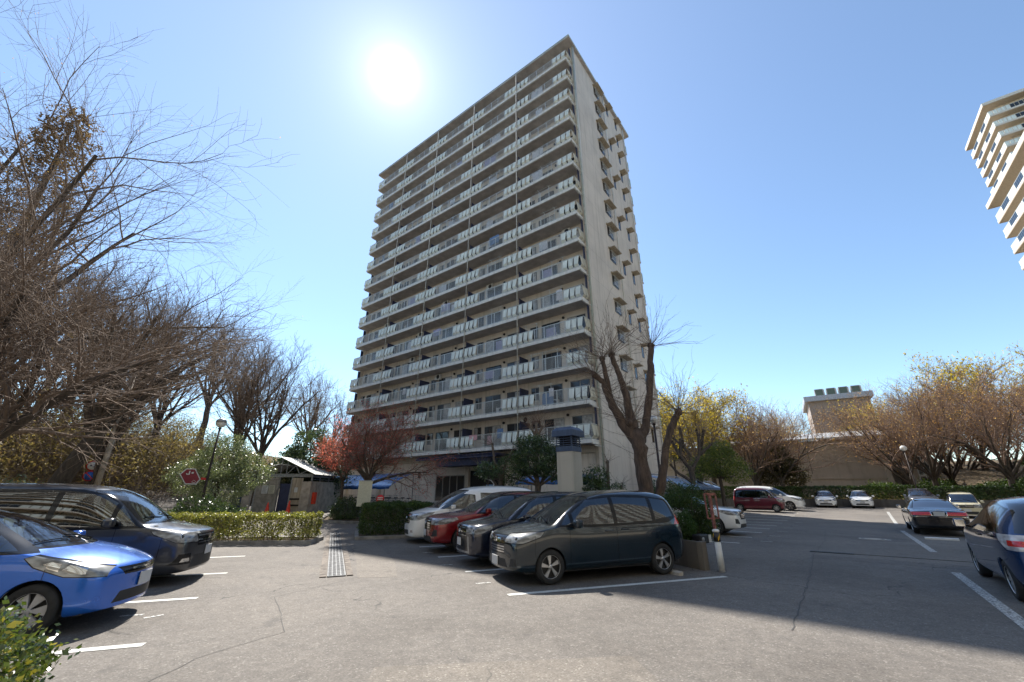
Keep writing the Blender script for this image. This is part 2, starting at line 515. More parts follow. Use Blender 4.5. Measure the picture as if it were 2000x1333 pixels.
# ------------------------------------------------------------------ the apartment tower
def stucco(name, c, dark=0.75, joints=True, z0=0.0):
    m, t, b = new_mat(name)
    v = objco(t)
    f = noise(t, v, 0.45, 6, 0.6)
    st = noise(t, objco(t, (1.6, 1.6, 0.05)), 2.0, 5, 0.65)      # rain streaks
    cc = ramp(t, f, [(0.3, tuple(x*0.88 for x in c)), (0.7, tuple(min(1, x*1.08) for x in c))])
    cc = mix(t, 1.0, cc, ramp(t, st, [(0.28, (dark, dark, dark*0.97)), (0.5, (1,1,1))]), 'MULTIPLY')
    cc = mix(t, 1.0, cc, ramp(t, noise(t, v, 60, 3, 0.8), [(0.3, (0.9,0.9,0.9)), (0.7, (1.06,1.06,1.06))]), 'MULTIPLY')
    if joints:
        sp = t.nodes.new('ShaderNodeSeparateXYZ'); t.links.new(v, sp.inputs[0])
        a = nd(t, 'ShaderNodeMath', operation='SUBTRACT'); t.links.new(sp.outputs[2], a.inputs[0]); a.inputs[1].default_value = z0
        mo = nd(t, 'ShaderNodeMath', operation='PINGPONG'); t.links.new(a.outputs[0], mo.inputs[0]); mo.inputs[1].default_value = 1.35
        cc = mix(t, ramp(t, mo.outputs[0], [(0.0, (0.55,0.55,0.55)), (0.016, (0.4,0.4,0.4)), (0.020, (0,0,0))]), cc, tuple(x*0.45 for x in c))
    t.links.new(cc, b.inputs['Base Color']); b.inputs['Roughness'].default_value = 0.9
    bump(t, b, noise(t, v, 70, 4, 0.7), 0.35, 0.006)
    return m
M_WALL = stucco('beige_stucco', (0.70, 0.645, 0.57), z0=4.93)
M_WALLG = stucco('dark_beige_stucco', (0.50, 0.45, 0.38), joints=False)  # darker version of the wall stucco, without joints
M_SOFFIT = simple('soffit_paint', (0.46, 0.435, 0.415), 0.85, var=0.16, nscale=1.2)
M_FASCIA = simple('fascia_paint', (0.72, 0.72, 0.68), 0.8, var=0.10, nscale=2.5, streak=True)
M_PIPE = simple('painted_pipe', (0.58, 0.59, 0.55), 0.85, var=0.12, nscale=5, spec=0.2)
M_GREEN = simple('greenish_roof_edge', (0.40, 0.45, 0.40), 0.7, var=0.15, nscale=3)
M_RAIL = simple('pale_railing_metal', (0.60, 0.63, 0.61), 0.45, 0.3, var=0.12, nscale=9)
M_PANEL = simple('white_parapet_panel', (0.72, 0.78, 0.73), 0.75, var=0.14, nscale=3.0, streak=True)
M_PANELC = simple('cream_parapet_panel', (0.58, 0.55, 0.44), 0.75, var=0.16, nscale=3.0, streak=True)
M_NAVY = simple('navy_board', (0.035, 0.045, 0.10), 0.6, var=0.2, nscale=4)
M_FRAME = simple('window_frame_metal', (0.30, 0.29, 0.27), 0.45, 0.4, var=0.1)
M_FRAMED = simple('dark_window_frame', (0.08, 0.075, 0.07), 0.5, 0.3, var=0.1)
M_GLASS = window_glass()
M_CURT = simple('curtain_behind_glass', (0.42, 0.42, 0.41), 0.15, var=0.3, nscale=5)
M_WHITE = simple('white_plastic', (0.62, 0.62, 0.59), 0.5, var=0.08)
M_BLACK = simple('black_plastic', (0.02, 0.02, 0.022), 0.45, var=0.2)

TZ = 0.45 + 0.04
TROT = math.atan2(0.795, 0.607)
tower = empty('apartment_building', (5.80, 27.73, 0), TROT)
tag(tower, 'tall beige sixteen-storey apartment tower with long white balconies in the middle of the picture', 'building')
rng = random.Random(4)
LY, DX = 32.2, 15.85
Y0, Y1 = 0.44, 31.76
SL = lambda k: 5.06 + (k-2)*2.7           # top of the slab of floor k
ROOF = 45.56
BAY = (Y1 - Y0)/5
mb = MB()
mb.box((1.5, 0.30, TZ-0.5), (14.4, 31.9, ROOF))
mb.build('wall', M_WALL, tower)
for y in (0.28, 31.62):
    mb = MB(); mb.box((1.13, y, TZ-0.5), (1.498, y+0.26, ROOF)); mb.build('end_fin', M_WALL, tower)
    mb = MB(); mb.box((14.402, y, TZ-0.5), (14.75, y+0.26, ROOF)); mb.build('end_fin', M_WALL, tower)
mb = MB(); mb.box((0, 0, ROOF+0.002), (DX, LY, ROOF+0.10), 0); mb.box((0.0, 0.0, ROOF+0.102), (DX, LY, ROOF+0.34), 1)
mb.build('roof', [M_SOFFIT, M_GREEN], tower)
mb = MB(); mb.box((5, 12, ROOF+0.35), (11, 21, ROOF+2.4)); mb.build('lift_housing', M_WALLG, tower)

def parapet_panels(mb, x, ys, w, z, mi=0, axis='y'):
    """tapered panels with an outward belly, on the railing line"""
    for y in ys:
        for (za, xa, wa), (zb, xb, wb) in (((0.30, -0.13, 0.80), (1.02, -0.03, 0.98)), ((0.08, 0.03, 0.98), (0.30, -0.13, 0.80))):
            ha, hb = w*wa/2, w*wb/2
            vs = []
            for zz, xx, hh in ((za, xa, ha), (zb, xb, hb)):
                vs += [(xx, -hh, zz), (xx, hh, zz), (xx+0.05, hh, zz), (xx+0.05, -hh, zz)]
            if axis == 'y': vs = [(x+a, y+b, z+c) for a, b, c in vs]
            else: vs = [(y+b, x+a, z+c) for a, b, c in vs]
            fs = [(3,2,1,0), (4,5,6,7), (0,1,5,4), (1,2,6,5), (2,3,7,6), (3,0,4,7)]
            mb.add(vs, fs, mi)

def fin_fix(mb): pass
PW = 0.44
for k in range(2, 17):
    z = SL(k)
    bal = empty('balcony', (0, 0, z)); bal.parent = tower
    mb = MB()
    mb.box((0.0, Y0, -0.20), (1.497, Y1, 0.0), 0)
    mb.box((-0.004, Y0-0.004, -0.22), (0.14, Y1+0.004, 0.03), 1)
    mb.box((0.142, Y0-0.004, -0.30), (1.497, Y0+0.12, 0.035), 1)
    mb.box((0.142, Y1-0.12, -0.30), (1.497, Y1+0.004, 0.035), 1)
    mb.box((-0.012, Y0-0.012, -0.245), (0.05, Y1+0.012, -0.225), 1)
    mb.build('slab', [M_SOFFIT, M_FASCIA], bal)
    # railing: rails, posts and upright bars
    mb = MB()
    for zz in (1.08, 0.10): mb.box((0.03, Y0, zz-0.02), (0.075, Y1, zz+0.02))
    mb.box((0.076, Y0, 1.06), (1.12, Y0+0.04, 1.10)); mb.box((0.076, Y1-0.04, 1.06), (1.12, Y1, 1.10))
    mb2 = MB()
    posts = []
    for b in range(5):
        y0 = Y0 + b*BAY; y1 = y0 + BAY
        o0 = 1.62; o1 = 1.62
        ys = [y0 + 0.10 + PW/2 + 0.52*i for i in range(3)] + [y1 - 0.10 - PW/2 - 0.52*i for i in range(3)]
        if k <= 4:
            for yy_ in ys:
                m1 = MB(); parapet_panels(m1, 0.03, [yy_], PW, 0); m1.build('parapet_panel', M_PANEL, bal)
        else: parapet_panels(mb2, 0.03, ys, PW, 0)
        a, c = y0+1.68, y1-1.68
        for j in range(4):
            yy = a + (c-a)*j/3; mb.box((0.028, yy-0.022, 0.03), (0.078, yy+0.022, 1.06))
        yy = a + 0.1
        while yy < c - 0.03:
            mb.box((0.043, yy-0.008, 0.12), (0.061, yy+0.008, 1.06)); yy += 0.105
    mb.build('railing', M_RAIL, bal)
    if k > 4: tag(mb2.build('parapet_panel', M_PANEL, bal), kind='stuff')
    for q_ in (0.36, 0.84):
        mb2 = MB(); parapet_panels(mb2, Y0+0.02, (q_,), 0.44, 0, axis='x'); mb2.build('end_panel', M_PANELC, bal)
    if True:
        mb2 = MB()
        vs0 = len(mb2.v); parapet_panels(mb2, 0, (0.36, 0.84), 0.44, 0, axis='x')
        mb2.xform(Matrix.Translation((0, Y1-0.02, 0)) @ Matrix.Scale(-1, 4, (0,1,0)))
        mb2.f = [tuple(reversed(f)) for f in mb2.f]
        tag(mb2.build('end_panel', M_PANELC, bal), kind='stuff')
    # navy partition boards between flats, and the blue end boards
    for b in range(1, 5):
        mb = MB(); y = Y0 + b*BAY; mb.box((0.25, y-0.015, 0.06), (1.49, y+0.015, 1.85)); mb.build('partition_board', M_NAVY, bal)
    mb = MB(); mb.box((0.80, Y0+0.02, 0.04), (1.12, Y0+0.06, 2.36)); mb.build('partition_board', M_NAVY, bal)
    mb = MB(); mb.box((0.80, Y1-0.06, 0.04), (1.12, Y1-0.02, 2.36)); mb.build('partition_board', M_NAVY, bal)
    # rain pipe arm under the end of the slab
    mb = MB(); mb.tube([(0.22, Y0-0.10, -0.42), (1.25, Y0-0.22, -0.42)], 0.035, 8); mb.build('pipe_arm', M_FASCIA, bal)
    # doors and windows of each flat
    if k <= 12:
        for b in range(5):
            y0 = Y0 + b*BAY
            for (ya, yb, za, zb) in ((0.55, 2.25, 0.15, 1.98), (2.95, 4.75, 0.15, 1.98), (5.15, 5.95, 0.9, 1.98)):
                ya += y0; yb += y0
                w = MB(); s = 0.05
                w.box((1.455, ya, za), (1.496, ya+s, zb)); w.box((1.455, yb-s, za), (1.496, yb, zb))
                w.box((1.455, ya+s, zb-s), (1.496, yb-s, zb)); w.box((1.455, ya+s, za), (1.496, yb-s, za+s))
                mid = (ya+yb)/2
                w.box((1.462, mid-0.025, za+s), (1.496, mid+0.025, zb-s))
                fr = w.build('window', M_FRAME if rng.random() < 0.6 else M_FRAMED, bal)
                g_ = MB()
                cur = rng.random()
                g_.box((1.476, ya+s, za+s), (1.494, mid-0.025, zb-s), 1 if cur < 0.3 else 0)
                g_.box((1.470, mid+0.025, za+s), (1.494, yb-s, zb-s), 1 if cur > 0.82 else 0)
                g_.build('pane', [M_GLASS, M_CURT], fr) if False else None
                pn = MB(); pn.v, pn.f, pn.m, pn.s = g_.v, g_.f, g_.m, g_.s
                # panes stay at part depth (building > balcony > window), one mesh with its frame
                me = fr.data; bm = bmesh.new(); bm.from_mesh(me)
                vl = [bm.verts.new(v) for v in pn.v]
                for f, mi in zip(pn.f, pn.m):
                    ff = bm.faces.new([vl[i] for i in f]); ff.material_index = 1 + mi
                bm.to_mesh(me); bm.free()
                me.materials.append(M_GLASS); me.materials.append(M_CURT)
                if rng.random() < 0.5: pass
            v_ = MB(); v_.lathe([(0.11, 0), (0.11, 0.10), (0.08, 0.14), (0.001, 0.14)], n=10)
            v_.xform(Matrix.Translation((1.497, y0+2.6, 2.12)) @ Matrix.Rotation(R(-90), 4, 'Y'))
            v_.build('vent', M_BLACK, bal)
# rain pipes down the face of the balconies and on the gable wall
for b in range(0, 5):
    y = Y0 + b*BAY
    if b == 0: continue
    mb = MB(); mb.tube([(-0.05, y, 4.6), (-0.05, y, ROOF)], 0.036, 8, smooth=True)
    for k in range(2, 17): mb.box((-0.10, y-0.06, SL(k)-0.36), (-0.01, y+0.06, SL(k)-0.30))
    mb.build('drainpipe', M_PIPE, tower)
for x, y in ((1.04, 0.20), (1.26, 0.18), (8.35, 0.20), (14.2, 0.20)):
    mb = MB(); mb.tube([(x, y, TZ), (x, y, ROOF)], 0.055, 8)
    for k in range(2, 17): mb.box((x-0.075, y-0.03, SL(k)-0.9), (x+0.075, 0.298, SL(k)-0.86))
    mb.build('drainpipe', M_GREEN if x < 1.1 else M_FASCIA, tower)
# gable windows with concrete hoods
M_HOOD = simple('hood_concrete', (0.42, 0.36, 0.27), 0.85, var=0.2, nscale=5)
def gable_window(x, w, z0, z1, hood_w, barred):
    m = MB(); y = 0.298
    m.box((x-w/2-0.05, y-0.03, z0-0.05), (x+w/2+0.05, y+0.02, z0)); m.box((x-w/2-0.05, y-0.03, z1), (x+w/2+0.05, y+0.02, z1+0.05))
    m.box((x-w/2-0.05, y-0.03, z0), (x-w/2, y+0.02, z1)); m.box((x+w/2, y-0.03, z0), (x+w/2+0.05, y+0.02, z1))
    if barred: m.box((x-0.02, y-0.025, z0), (x+0.02, y+0.01, z1))
    fr = m.build('gable_window', M_FRAMED, tower)
    m = MB(); m.box((x-w/2, y-0.012, z0), (x+w/2, y+0.01, z1)); m.build('pane', M_GLASS, fr)
    m = MB(); m.box((x-hood_w/2, y-0.62, z1+0.10), (x+hood_w/2, y, z1+0.17))
    m.box((x-hood_w/2, y-0.10, z1+0.172), (x-hood_w/2+0.16, y, z1+0.26)); m.build('hood', M_HOOD, fr)
    if barred:
        m = MB()
        for i in range(9):
            xx = x-w/2 + w*i/8; m.box((xx-0.009, y-0.20, z0-0.02), (xx+0.009, y-0.18, z1-0.05))
        for zz in (z0, (z0+z1)/2, z1-0.07): m.box((x-w/2-0.02, y-0.205, zz-0.012), (x+w/2+0.02, y-0.175, zz+0.012))
        for xx in (x-w/2, x+w/2): m.box((xx-0.01, y-0.18, z0), (xx+0.01, y-0.03, z0+0.02)); m.box((xx-0.01, y-0.18, z1-0.08), (xx+0.01, y-0.03, z1-0.06))
        m.build('grille', M_RAIL, fr)
for k in range(2, 17):
    gable_window(6.75, 1.25, SL(k)+0.95, SL(k)+1.95, 1.75, True)
    gable_window(12.05, 0.42, SL(k)+0.85, SL(k)+1.95, 0.95, False)
    if k % 2 == 0: gable_window(9.55, 0.42, SL(k)+0.85, SL(k)+1.95, 0.95, False)
# balconies at the back, seen edge-on past the gable
for k in range(2, 17):
    z = SL(k); m = MB()
    m.box((14.403, Y0, z-0.2), (15.7, Y1, z), 0); m.box((15.5, Y0, z+0.1), (15.58, Y1, z+1.05), 1); m.box((14.76, Y0, z+0.1), (15.49, Y0+0.06, z+1.05), 1)
    m.build('rear_balcony', [M_SOFFIT, simple('green_railing_sheet', (0.30, 0.40, 0.30), 0.6)], tower)
# ground storey: pilasters, band, big panes beside the entrance
m = MB()
for i in range(6):
    y = 0.7 + i*BAY
    if i not in (3,): m.box((1.28, y-0.2, TZ-0.3), (1.498, y+0.2, 4.74))
m.box((1.30, 0.56, 4.30), (1.496, 31.6, 4.735))
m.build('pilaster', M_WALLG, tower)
def pane_band(y0, y1, z0, z1, n):
    m = MB()
    for i in range(n+1):
        y = y0 + (y1-y0)*i/n; m.box((1.40, y-0.035, z0), (1.496, y+0.035, z1))
    m.box((1.40, y0-0.035, z1), (1.496, y1+0.035, z1+0.07)); m.box((1.40, y0-0.035, z0-0.07), (1.496, y1+0.035, z0))
    fr = m.build('entrance_window', M_FRAME, tower)
    m = MB()
    for i in range(n): m.box((1.44, y0+(y1-y0)*i/n+0.036, z0), (1.488, y0+(y1-y0)*(i+1)/n-0.036, z1))
    m.build('pane', M_GLASS, fr)
pane_band(13.6, 17.2, 0.95, 3.0, 4)
for y in (19.5, 22.3, 26.2):
    m = MB(); m.box((1.46, y, 2.9), (1.497, y+0.35, 3.5)); m.build('vent_grille', M_FRAMED, tower)
m = MB(); m.box((1.40, 9.2, TZ), (1.495, 12.9, 3.4)); m.build('entrance_shade_slab', M_DARK, tower)  # flat near-black slab on the wall, standing in for the entrance's shade
# corrugated canopy over the entrance
m = MB()
n = 44
for i in range(n):
    y = 8.2 + (17.6-8.2)*i/n; dy = (17.6-8.2)/n
    zt = 4.50 if i % 2 else 4.40
    m.box((-0.9, y+0.001, zt), (1.25, y+dy-0.001, zt+0.05))
m.box((-0.86, 8.25, 4.26), (-0.76, 17.55, 4.38)); 
m.box((-0.5, 9.3, 3.72), (1.24, 15.2, 4.25))
m.build('entrance_canopy', M_NAVY, tower)
# ------------------------------------------------------------------ cars
from mathutils.bvhtree import BVHTree
def paint(name, c, metal=0.25, rough=0.28):
    m, t, b = new_mat(name)
    v = objco(t)
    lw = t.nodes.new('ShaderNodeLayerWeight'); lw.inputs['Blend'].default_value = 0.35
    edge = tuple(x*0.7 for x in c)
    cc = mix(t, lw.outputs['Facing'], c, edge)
    dust = noise(t, v, 2.5, 6, 0.7)
    fl_ = ramp(t, noise(t, v, 900, 1, 0.5), [(0.3, (0.9,)*3), (0.7, (1.12,)*3)])
    cc = mix(t, 1.0, cc, fl_, 'MULTIPLY')
    cc = mix(t, ramp(t, dust, [(0.45, (0.0,)*3), (0.8, (0.035,)*3)]), cc, (0.30, 0.28, 0.25))
    t.links.new(cc, b.inputs['Base Color'])
    t.links.new(ramp(t, dust, [(0.3, (rough,)*3), (0.75, (rough+0.03,)*3)]), b.inputs['Roughness'])
    b.inputs['Metallic'].default_value = metal
    b.inputs['Coat Weight'].default_value = 1.0
    b.inputs['Coat Roughness'].default_value = 0.035
    return m
def car_glass(name, tint, refl=0.10):
    m, t, b = new_mat(name)
    t.nodes.remove(b)
    out = [n for n in t.nodes if n.type == 'OUTPUT_MATERIAL'][0]
    tr = t.nodes.new('ShaderNodeBsdfTransparent'); tr.inputs[0].default_value = (*tint, 1)
    gl = t.nodes.new('ShaderNodeBsdfGlossy'); gl.inputs['Roughness'].default_value = 0.015
    gl.inputs['Color'].default_value = (0.95, 0.97, 1, 1)
    fr = nd(t, 'ShaderNodeFresnel', IOR=1.55)
    ad = nd(t, 'ShaderNodeMath', operation='ADD'); t.links.new(fr.outputs[0], ad.inputs[0]); ad.inputs[1].default_value = refl
    mx = t.nodes.new('ShaderNodeMixShader')
    t.links.new(ad.outputs[0], mx.inputs[0]); t.links.new(tr.outputs[0], mx.inputs[1]); t.links.new(gl.outputs[0], mx.inputs[2])
    t.links.new(mx.outputs[0], out.inputs['Surface'])
    return m
G_WIND = car_glass('windscreen_glass', (0.50, 0.58, 0.55), 0.10)
G_SIDE = car_glass('side_glass', (0.34, 0.38, 0.36), 0.07)
G_REAR = car_glass('rear_glass', (0.04, 0.05, 0.05), 0.22)
G_DARK = car_glass('privacy_glass', (0.035, 0.038, 0.04), 0.06)
M_TRIM = simple('black_trim', (0.012, 0.012, 0.013), 0.10, var=0.1, spec=0.3)
M_TRIMM = simple('matt_black_plastic', (0.022, 0.022, 0.023), 0.65, var=0.15)
M_TYRE = simple('tyre_rubber', (0.018, 0.018, 0.018), 0.8, var=0.3, nscale=9)
M_ALLOY = simple('alloy', (0.50, 0.50, 0.50), 0.32, 0.75, var=0.1, nscale=8)
M_HUBC = simple('grey_hub_cap', (0.34, 0.34, 0.35), 0.45, 0.3, var=0.12, nscale=8)
M_CHROME = simple('chrome', (0.68, 0.69, 0.70), 0.10, 1.0, var=0.03)
M_PLATE = simple('blank_number_plate', (0.50, 0.50, 0.49), 0.6, var=0.04)
M_SEAT = simple('seat_cloth', (0.10, 0.095, 0.088), 0.9, var=0.2, nscale=12)
M_SEATL = simple('light_seat_cloth', (0.36, 0.35, 0.31), 0.9, var=0.15, nscale=12)
M_INT = simple('cabin_trim', (0.035, 0.034, 0.033), 0.8, var=0.2)
def lens_mat(name, c, c2, metal=0.5, scale=26):
    m, t, b = new_mat(name)
    v = objco(t, (1, 1, 1.6))
    vo = nd(t, 'ShaderNodeTexVoronoi', Scale=scale, feature='F1'); t.links.new(v, vo.inputs['Vector'])
    sp = t.nodes.new('ShaderNodeSeparateColor'); t.links.new(vo.outputs['Color'], sp.inputs[0])
    t.links.new(ramp(t, sp.outputs[0], [(0.2, c2), (0.7, c)]), b.inputs['Base Color'])
    b.inputs['Metallic'].default_value = metal; b.inputs['Roughness'].default_value = 0.22
    b.inputs['Coat Weight'].default_value = 1.0; b.inputs['Coat Roughness'].default_value = 0.02
    return m
def soft_lens(name, c, c2):
    m, t, b = new_mat(name)
    f = noise(t, objco(t, (1, 1, 2.2)), 7, 2, 0.4)
    t.links.new(ramp(t, f, [(0.38, c2), (0.62, c)]), b.inputs['Base Color'])
    b.inputs['Metallic'].default_value = 0.0; b.inputs['Roughness'].default_value = 0.2
    b.inputs['Coat Weight'].default_value = 1.0; b.inputs['Coat Roughness'].default_value = 0.02
    return m
M_HEAD = soft_lens('headlamp_lens', (0.34, 0.35, 0.34), (0.11, 0.11, 0.11))
M_HEADD = soft_lens('dark_headlamp_lens', (0.30, 0.31, 0.32), (0.05, 0.05, 0.055))
M_TAIL = lens_mat('tail_lamp_lens', (0.62, 0.015, 0.01), (0.45, 0.010, 0.008), 0.0, 40)
M_CLEAR = soft_lens('clear_lamp_lens', (0.60, 0.58, 0.57), (0.34, 0.31, 0.31))

def smooth_cage(V, F, levels):
    me = bpy.data.meshes.new('tmp'); me.from_pydata(V, [], F); me.update()
    o = bpy.data.objects.new('tmp', me); col.objects.link(o)
    md = o.modifiers.new('s', 'SUBSURF'); md.levels = levels; md.render_levels = levels
    dg = bpy.context.evaluated_depsgraph_get(); dg.update()
    ev = o.evaluated_get(dg)
    bm = bmesh.new(); bm.from_mesh(ev.to_mesh()); ev.to_mesh_clear()
    bpy.data.objects.remove(o); bpy.data.meshes.remove(me)
    return bm

def car_cage(S):
    """S: curves top, belt, wid, roofw, bot, bow as (x, value) lists; stations xs front to back"""
    def cv(key, x):
        p = sorted(S[key]); return float(np.interp(x, [a for a, _ in p], [b for _, b in p]))
    fac = [1, 0.80, 0.42, 0, -0.42, -0.80, -1]
    xs = S['xs']; V = []; idx = {}
    rings = []
    for si, x in enumerate(xs):
        zt, zs, w, wt, zb, bow = (cv(k, x) for k in ('top', 'belt', 'wid', 'roofw', 'bot', 'bow'))
        cr = cv('crown', x) if 'crown' in S else 0.05
        rows = []
        H = zs - zb
        for (yy, zz) in ((w*0.93, zb), (w*0.985, zb+0.22*H), (w*S.get('hip', 1.0), zb+0.60*H), (w*0.985, zs),
                         (w + (wt-w)*0.45, zs + (zt-cr-zs)*0.50), (wt, zt-cr)):
            rows.append((yy, zz))
        def P(y, z, ref):
            return (x + bow*(1-(y/ref)**2), y, z)
        topc = [P(wt*f, zt - cr*(f*f)**1.2, w) for f in fac]
        botc = [P(w*0.93*f, zb, w) for f in fac]
        left = [P(y, z, w) for y, z in rows]; right = [P(-y, z, w) for y, z in rows]
        rings.append((left, right, topc, botc))
    def vid(p):
        V.append(p); return len(V)-1
    F = []; R_ = []
    for (left, right, topc, botc) in rings:
        L = [vid(p) for p in left]; Rr = [vid(p) for p in right]
        T = [L[-1]] + [vid(p) for p in topc[1:-1]] + [Rr[-1]]
        B = [L[0]] + [vid(p) for p in botc[1:-1]] + [Rr[0]]
        R_.append((L, Rr, T, B))
    for a, b in zip(R_[:-1], R_[1:]):            # a in front of b
        for i in range(5):
            F.append((a[0][i], b[0][i], b[0][i+1], a[0][i+1])[::-1]); F.append((a[1][i+1], b[1][i+1], b[1][i], a[1][i])[::-1])
        for i in range(6):
            F.append((a[2][i], b[2][i], b[2][i+1], a[2][i+1])[::-1]); F.append((a[3][i+1], b[3][i+1], b[3][i], a[3][i])[::-1])
    for end, (L, Rr, T, B) in ((0, R_[0]), (1, R_[-1])):
        left, right, topc, botc = rings[0 if end == 0 else -1]
        x = xs[0 if end == 0 else -1]; w = cv('wid', x); bow = cv('bow', x)
        grid = [B]
        for r in range(1, 5):
            y, z = left[r][1], left[r][2]
            row = [L[r]]
            for f in fac[1:-1]:
                row.append(vid((x + bow*(1-(y*f/w)**2), y*f, z)))
            row.append(Rr[r]); grid.append(row)
        grid.append(T)
        for r in range(5):
            for c in range(6):
                q = (grid[r][c], grid[r][c+1], grid[r+1][c+1], grid[r+1][c])
                F.append(q[::-1] if end else q)
    return V, F

def in_poly(p, poly):
    c = False; n = len(poly); x, y = p
    for i in range(n):
        (x1, y1), (x2, y2) = poly[i], poly[(i+1) % n]
        if (y1 > y) != (y2 > y) and x < (x2-x1)*(y-y1)/(y2-y1) + x1: c = not c
    return c

class Car:
    def __init__(self, S, level=2):
        V, F = car_cage(S)
        bm = smooth_cage(V, F, level)
        bmesh.ops.recalc_face_normals(bm, faces=bm.faces)
        self.bm = bm; self.S = S
        self.layer = bm.faces.layers.int.new('grp')
        self.groups = {}       # name -> (code, part name, material slots)
        self.n = 0
        self.bvh = BVHTree.FromBMesh(bm)
    def code(self, key, part, mats):
        if key not in self.groups:
            self.n += 1; self.groups[key] = (self.n, part, mats)
        return self.groups[key][0]
    def region(self, view, poly, filt):
        """cut a convex polygon into the skin. view 'side' uses (x,z), 'front' (y,z), 'top' (x,y)"""
        ax = {'side': (0, 2), 'front': (1, 2), 'top': (0, 1)}[view]
        bm = self.bm
        x0 = min(p[0] for p in poly); x1 = max(p[0] for p in poly); z0 = min(p[1] for p in poly); z1 = max(p[1] for p in poly)
        cand = []
        for f in bm.faces:
            c = f.calc_center_median()
            if not filt(c, f.normal): continue
            us = [v.co[ax[0]] for v in f.verts]; vs = [v.co[ax[1]] for v in f.verts]
            if max(us) < x0-1e-4 or min(us) > x1+1e-4 or max(vs) < z0-1e-4 or min(vs) > z1+1e-4: continue
            cand.append(f)
        n = len(poly)
        for i in range(n):
            if not cand: break
            a, b = poly[i], poly[(i+1) % n]
            co = [0,0,0]; co[ax[0]] = a[0]; co[ax[1]] = a[1]
            no = [0,0,0]; no[ax[0]] = b[1]-a[1]; no[ax[1]] = -(b[0]-a[0])
            if abs(no[0])+abs(no[1])+abs(no[2]) < 1e-9: continue
            geom = set(cand)
            for f in cand: geom.update(f.edges); geom.update(f.verts)
            r = bmesh.ops.bisect_plane(bm, geom=list(geom), dist=1e-5, plane_co=co, plane_no=no)
            cand = [g for g in r['geom'] if isinstance(g, bmesh.types.BMFace)]
        res = []
        for f in cand:
            c = f.calc_center_median()
            if in_poly((c[ax[0]], c[ax[1]]), poly): res.append(f)
        return res
    def put(self, key, part, mats, faces, mi=0):
        c = self.code(key, part, mats)
        for f in faces: f[self.layer] = c; f.material_index = mi
    def sides(self, key, part, mats, poly, mi=0, ymin=0.25, nmin=0.12, xr=None):
        for s in (1, -1):
            fs = self.region('side', poly, lambda c, n, s=s: c.y*s > ymin and abs(n.y) > nmin and (n.y*s > 0))
            if part == 'pair': pass
            self.put(key + ('' if key in ONEPART else str(s)), part, mats, fs, mi)
    def front(self, key, part, mats, poly, mi=0, back=False, both=False, nx=0.15, xlim=None):
        polys = [poly] + ([[(-y, z) for y, z in poly][::-1]] if both else [])
        for i, p in enumerate(polys):
            s = -1 if back else 1
            fs = self.region('front', p, lambda c, n: n.x*s > nx and (xlim is None or (c.x*s > xlim)))
            self.put(key + (str(1 if p[0][0] > 0 else -1) if both and key not in ONEPART else ''), part, mats, fs, mi)
    def hit(self, o, d):
        r = self.bvh.ray_cast(Vector(o), Vector(d))
        return r[0]
    def arches(self, xw, r, zc, lip=0.04):
        bm = self.bm
        for s in (1, -1):
            for x in xw:
                poly = [(x + r*math.cos(a), zc + r*math.sin(a)) for a in [R(-35 + 250*i/18) for i in range(19)]]
                poly += [(x - r*0.98, 0.0), (x + r*0.98, 0.0)]
                poly = [(x + r*math.cos(R(180-180*i/16)), zc + r*math.sin(R(180-180*i/16))) for i in range(17)] + [(x+r, -0.1), (x-r, -0.1)]
                fs = self.region('side', poly, lambda c, n, s=s: c.y*s > self.S['halfw'] - 0.40 and c.z < zc + r + 0.08)
                if not fs: continue
                edges = set(e for f in fs for e in f.edges if any(g not in fs for g in e.link_faces))
                fset = set(fs)
                bd = [e for e in edges if sum(1 for g in e.link_faces if g in fset) == 1]
                bd = [e for e in bd if all(abs(v.co.y) > self.S['halfw'] - 0.2 for v in e.verts)]
                bmesh.ops.delete(bm, geom=fs, context='FACES')
                bd = [e for e in bd if e.is_valid]
                ret = bmesh.ops.extrude_edge_only(bm, edges=bd)
                for g in ret['geom']:
                    if isinstance(g, bmesh.types.BMVert): g.co.y -= s*lip
    def finish(self, root, paint_mat, loclist=None):
        bm = self.bm
        codes = {c: (part, mats) for c, part, mats in self.groups.values()}
        def emit(faces, name, mats, parent, push=0.0):
            b2 = bmesh.new(); vm = {}
            for f in faces:
                vs = []
                for v in f.verts:
                    if v.index not in vm: vm[v.index] = b2.verts.new(v.co - v.normal*push)
                    vs.append(vm[v.index])
                try: nf = b2.faces.new(vs)
                except ValueError: continue
                nf.smooth = True; nf.material_index = f.material_index
            me = bpy.data.meshes.new(name); 
            # keep the smooth shading of the whole skin across the cut
            norm = {vm[i].index if False else i: None for i in ()}
            b2.verts.index_update()
            order = [None]*len(b2.verts)
            for i, v in vm.items(): order[v.index] = bm.verts[i].normal.copy()
            b2.to_mesh(me); b2.free()
            me.update()
            o = link_mesh(name, me, mats, parent)
            if push == 0.0:
                me.normals_split_custom_set_from_vertices([n[:] for n in order])
            return o
        bm.verts.index_update(); bm.verts.ensure_lookup_table(); bm.normal_update()
        byc = {}
        for f in bm.faces: byc.setdefault(f[self.layer], []).append(f)
        made = {}
        body = emit(byc.get(0, []), 'body', [paint_mat, M_TRIM], root)
        for c, fs in byc.items():
            if c == 0 or not fs: continue
            part, mats = codes[c]
            o = emit(fs, part, mats, root); made[c] = o
        for f in (): pass
        bm.free()
        return body

ONEPART = {'trim', 'grille', 'seam', 'wind', 'rearglass', 'lowgrille', 'bumper', 'roofrack', 'lower', 'tailbar', 'screen_trim'}

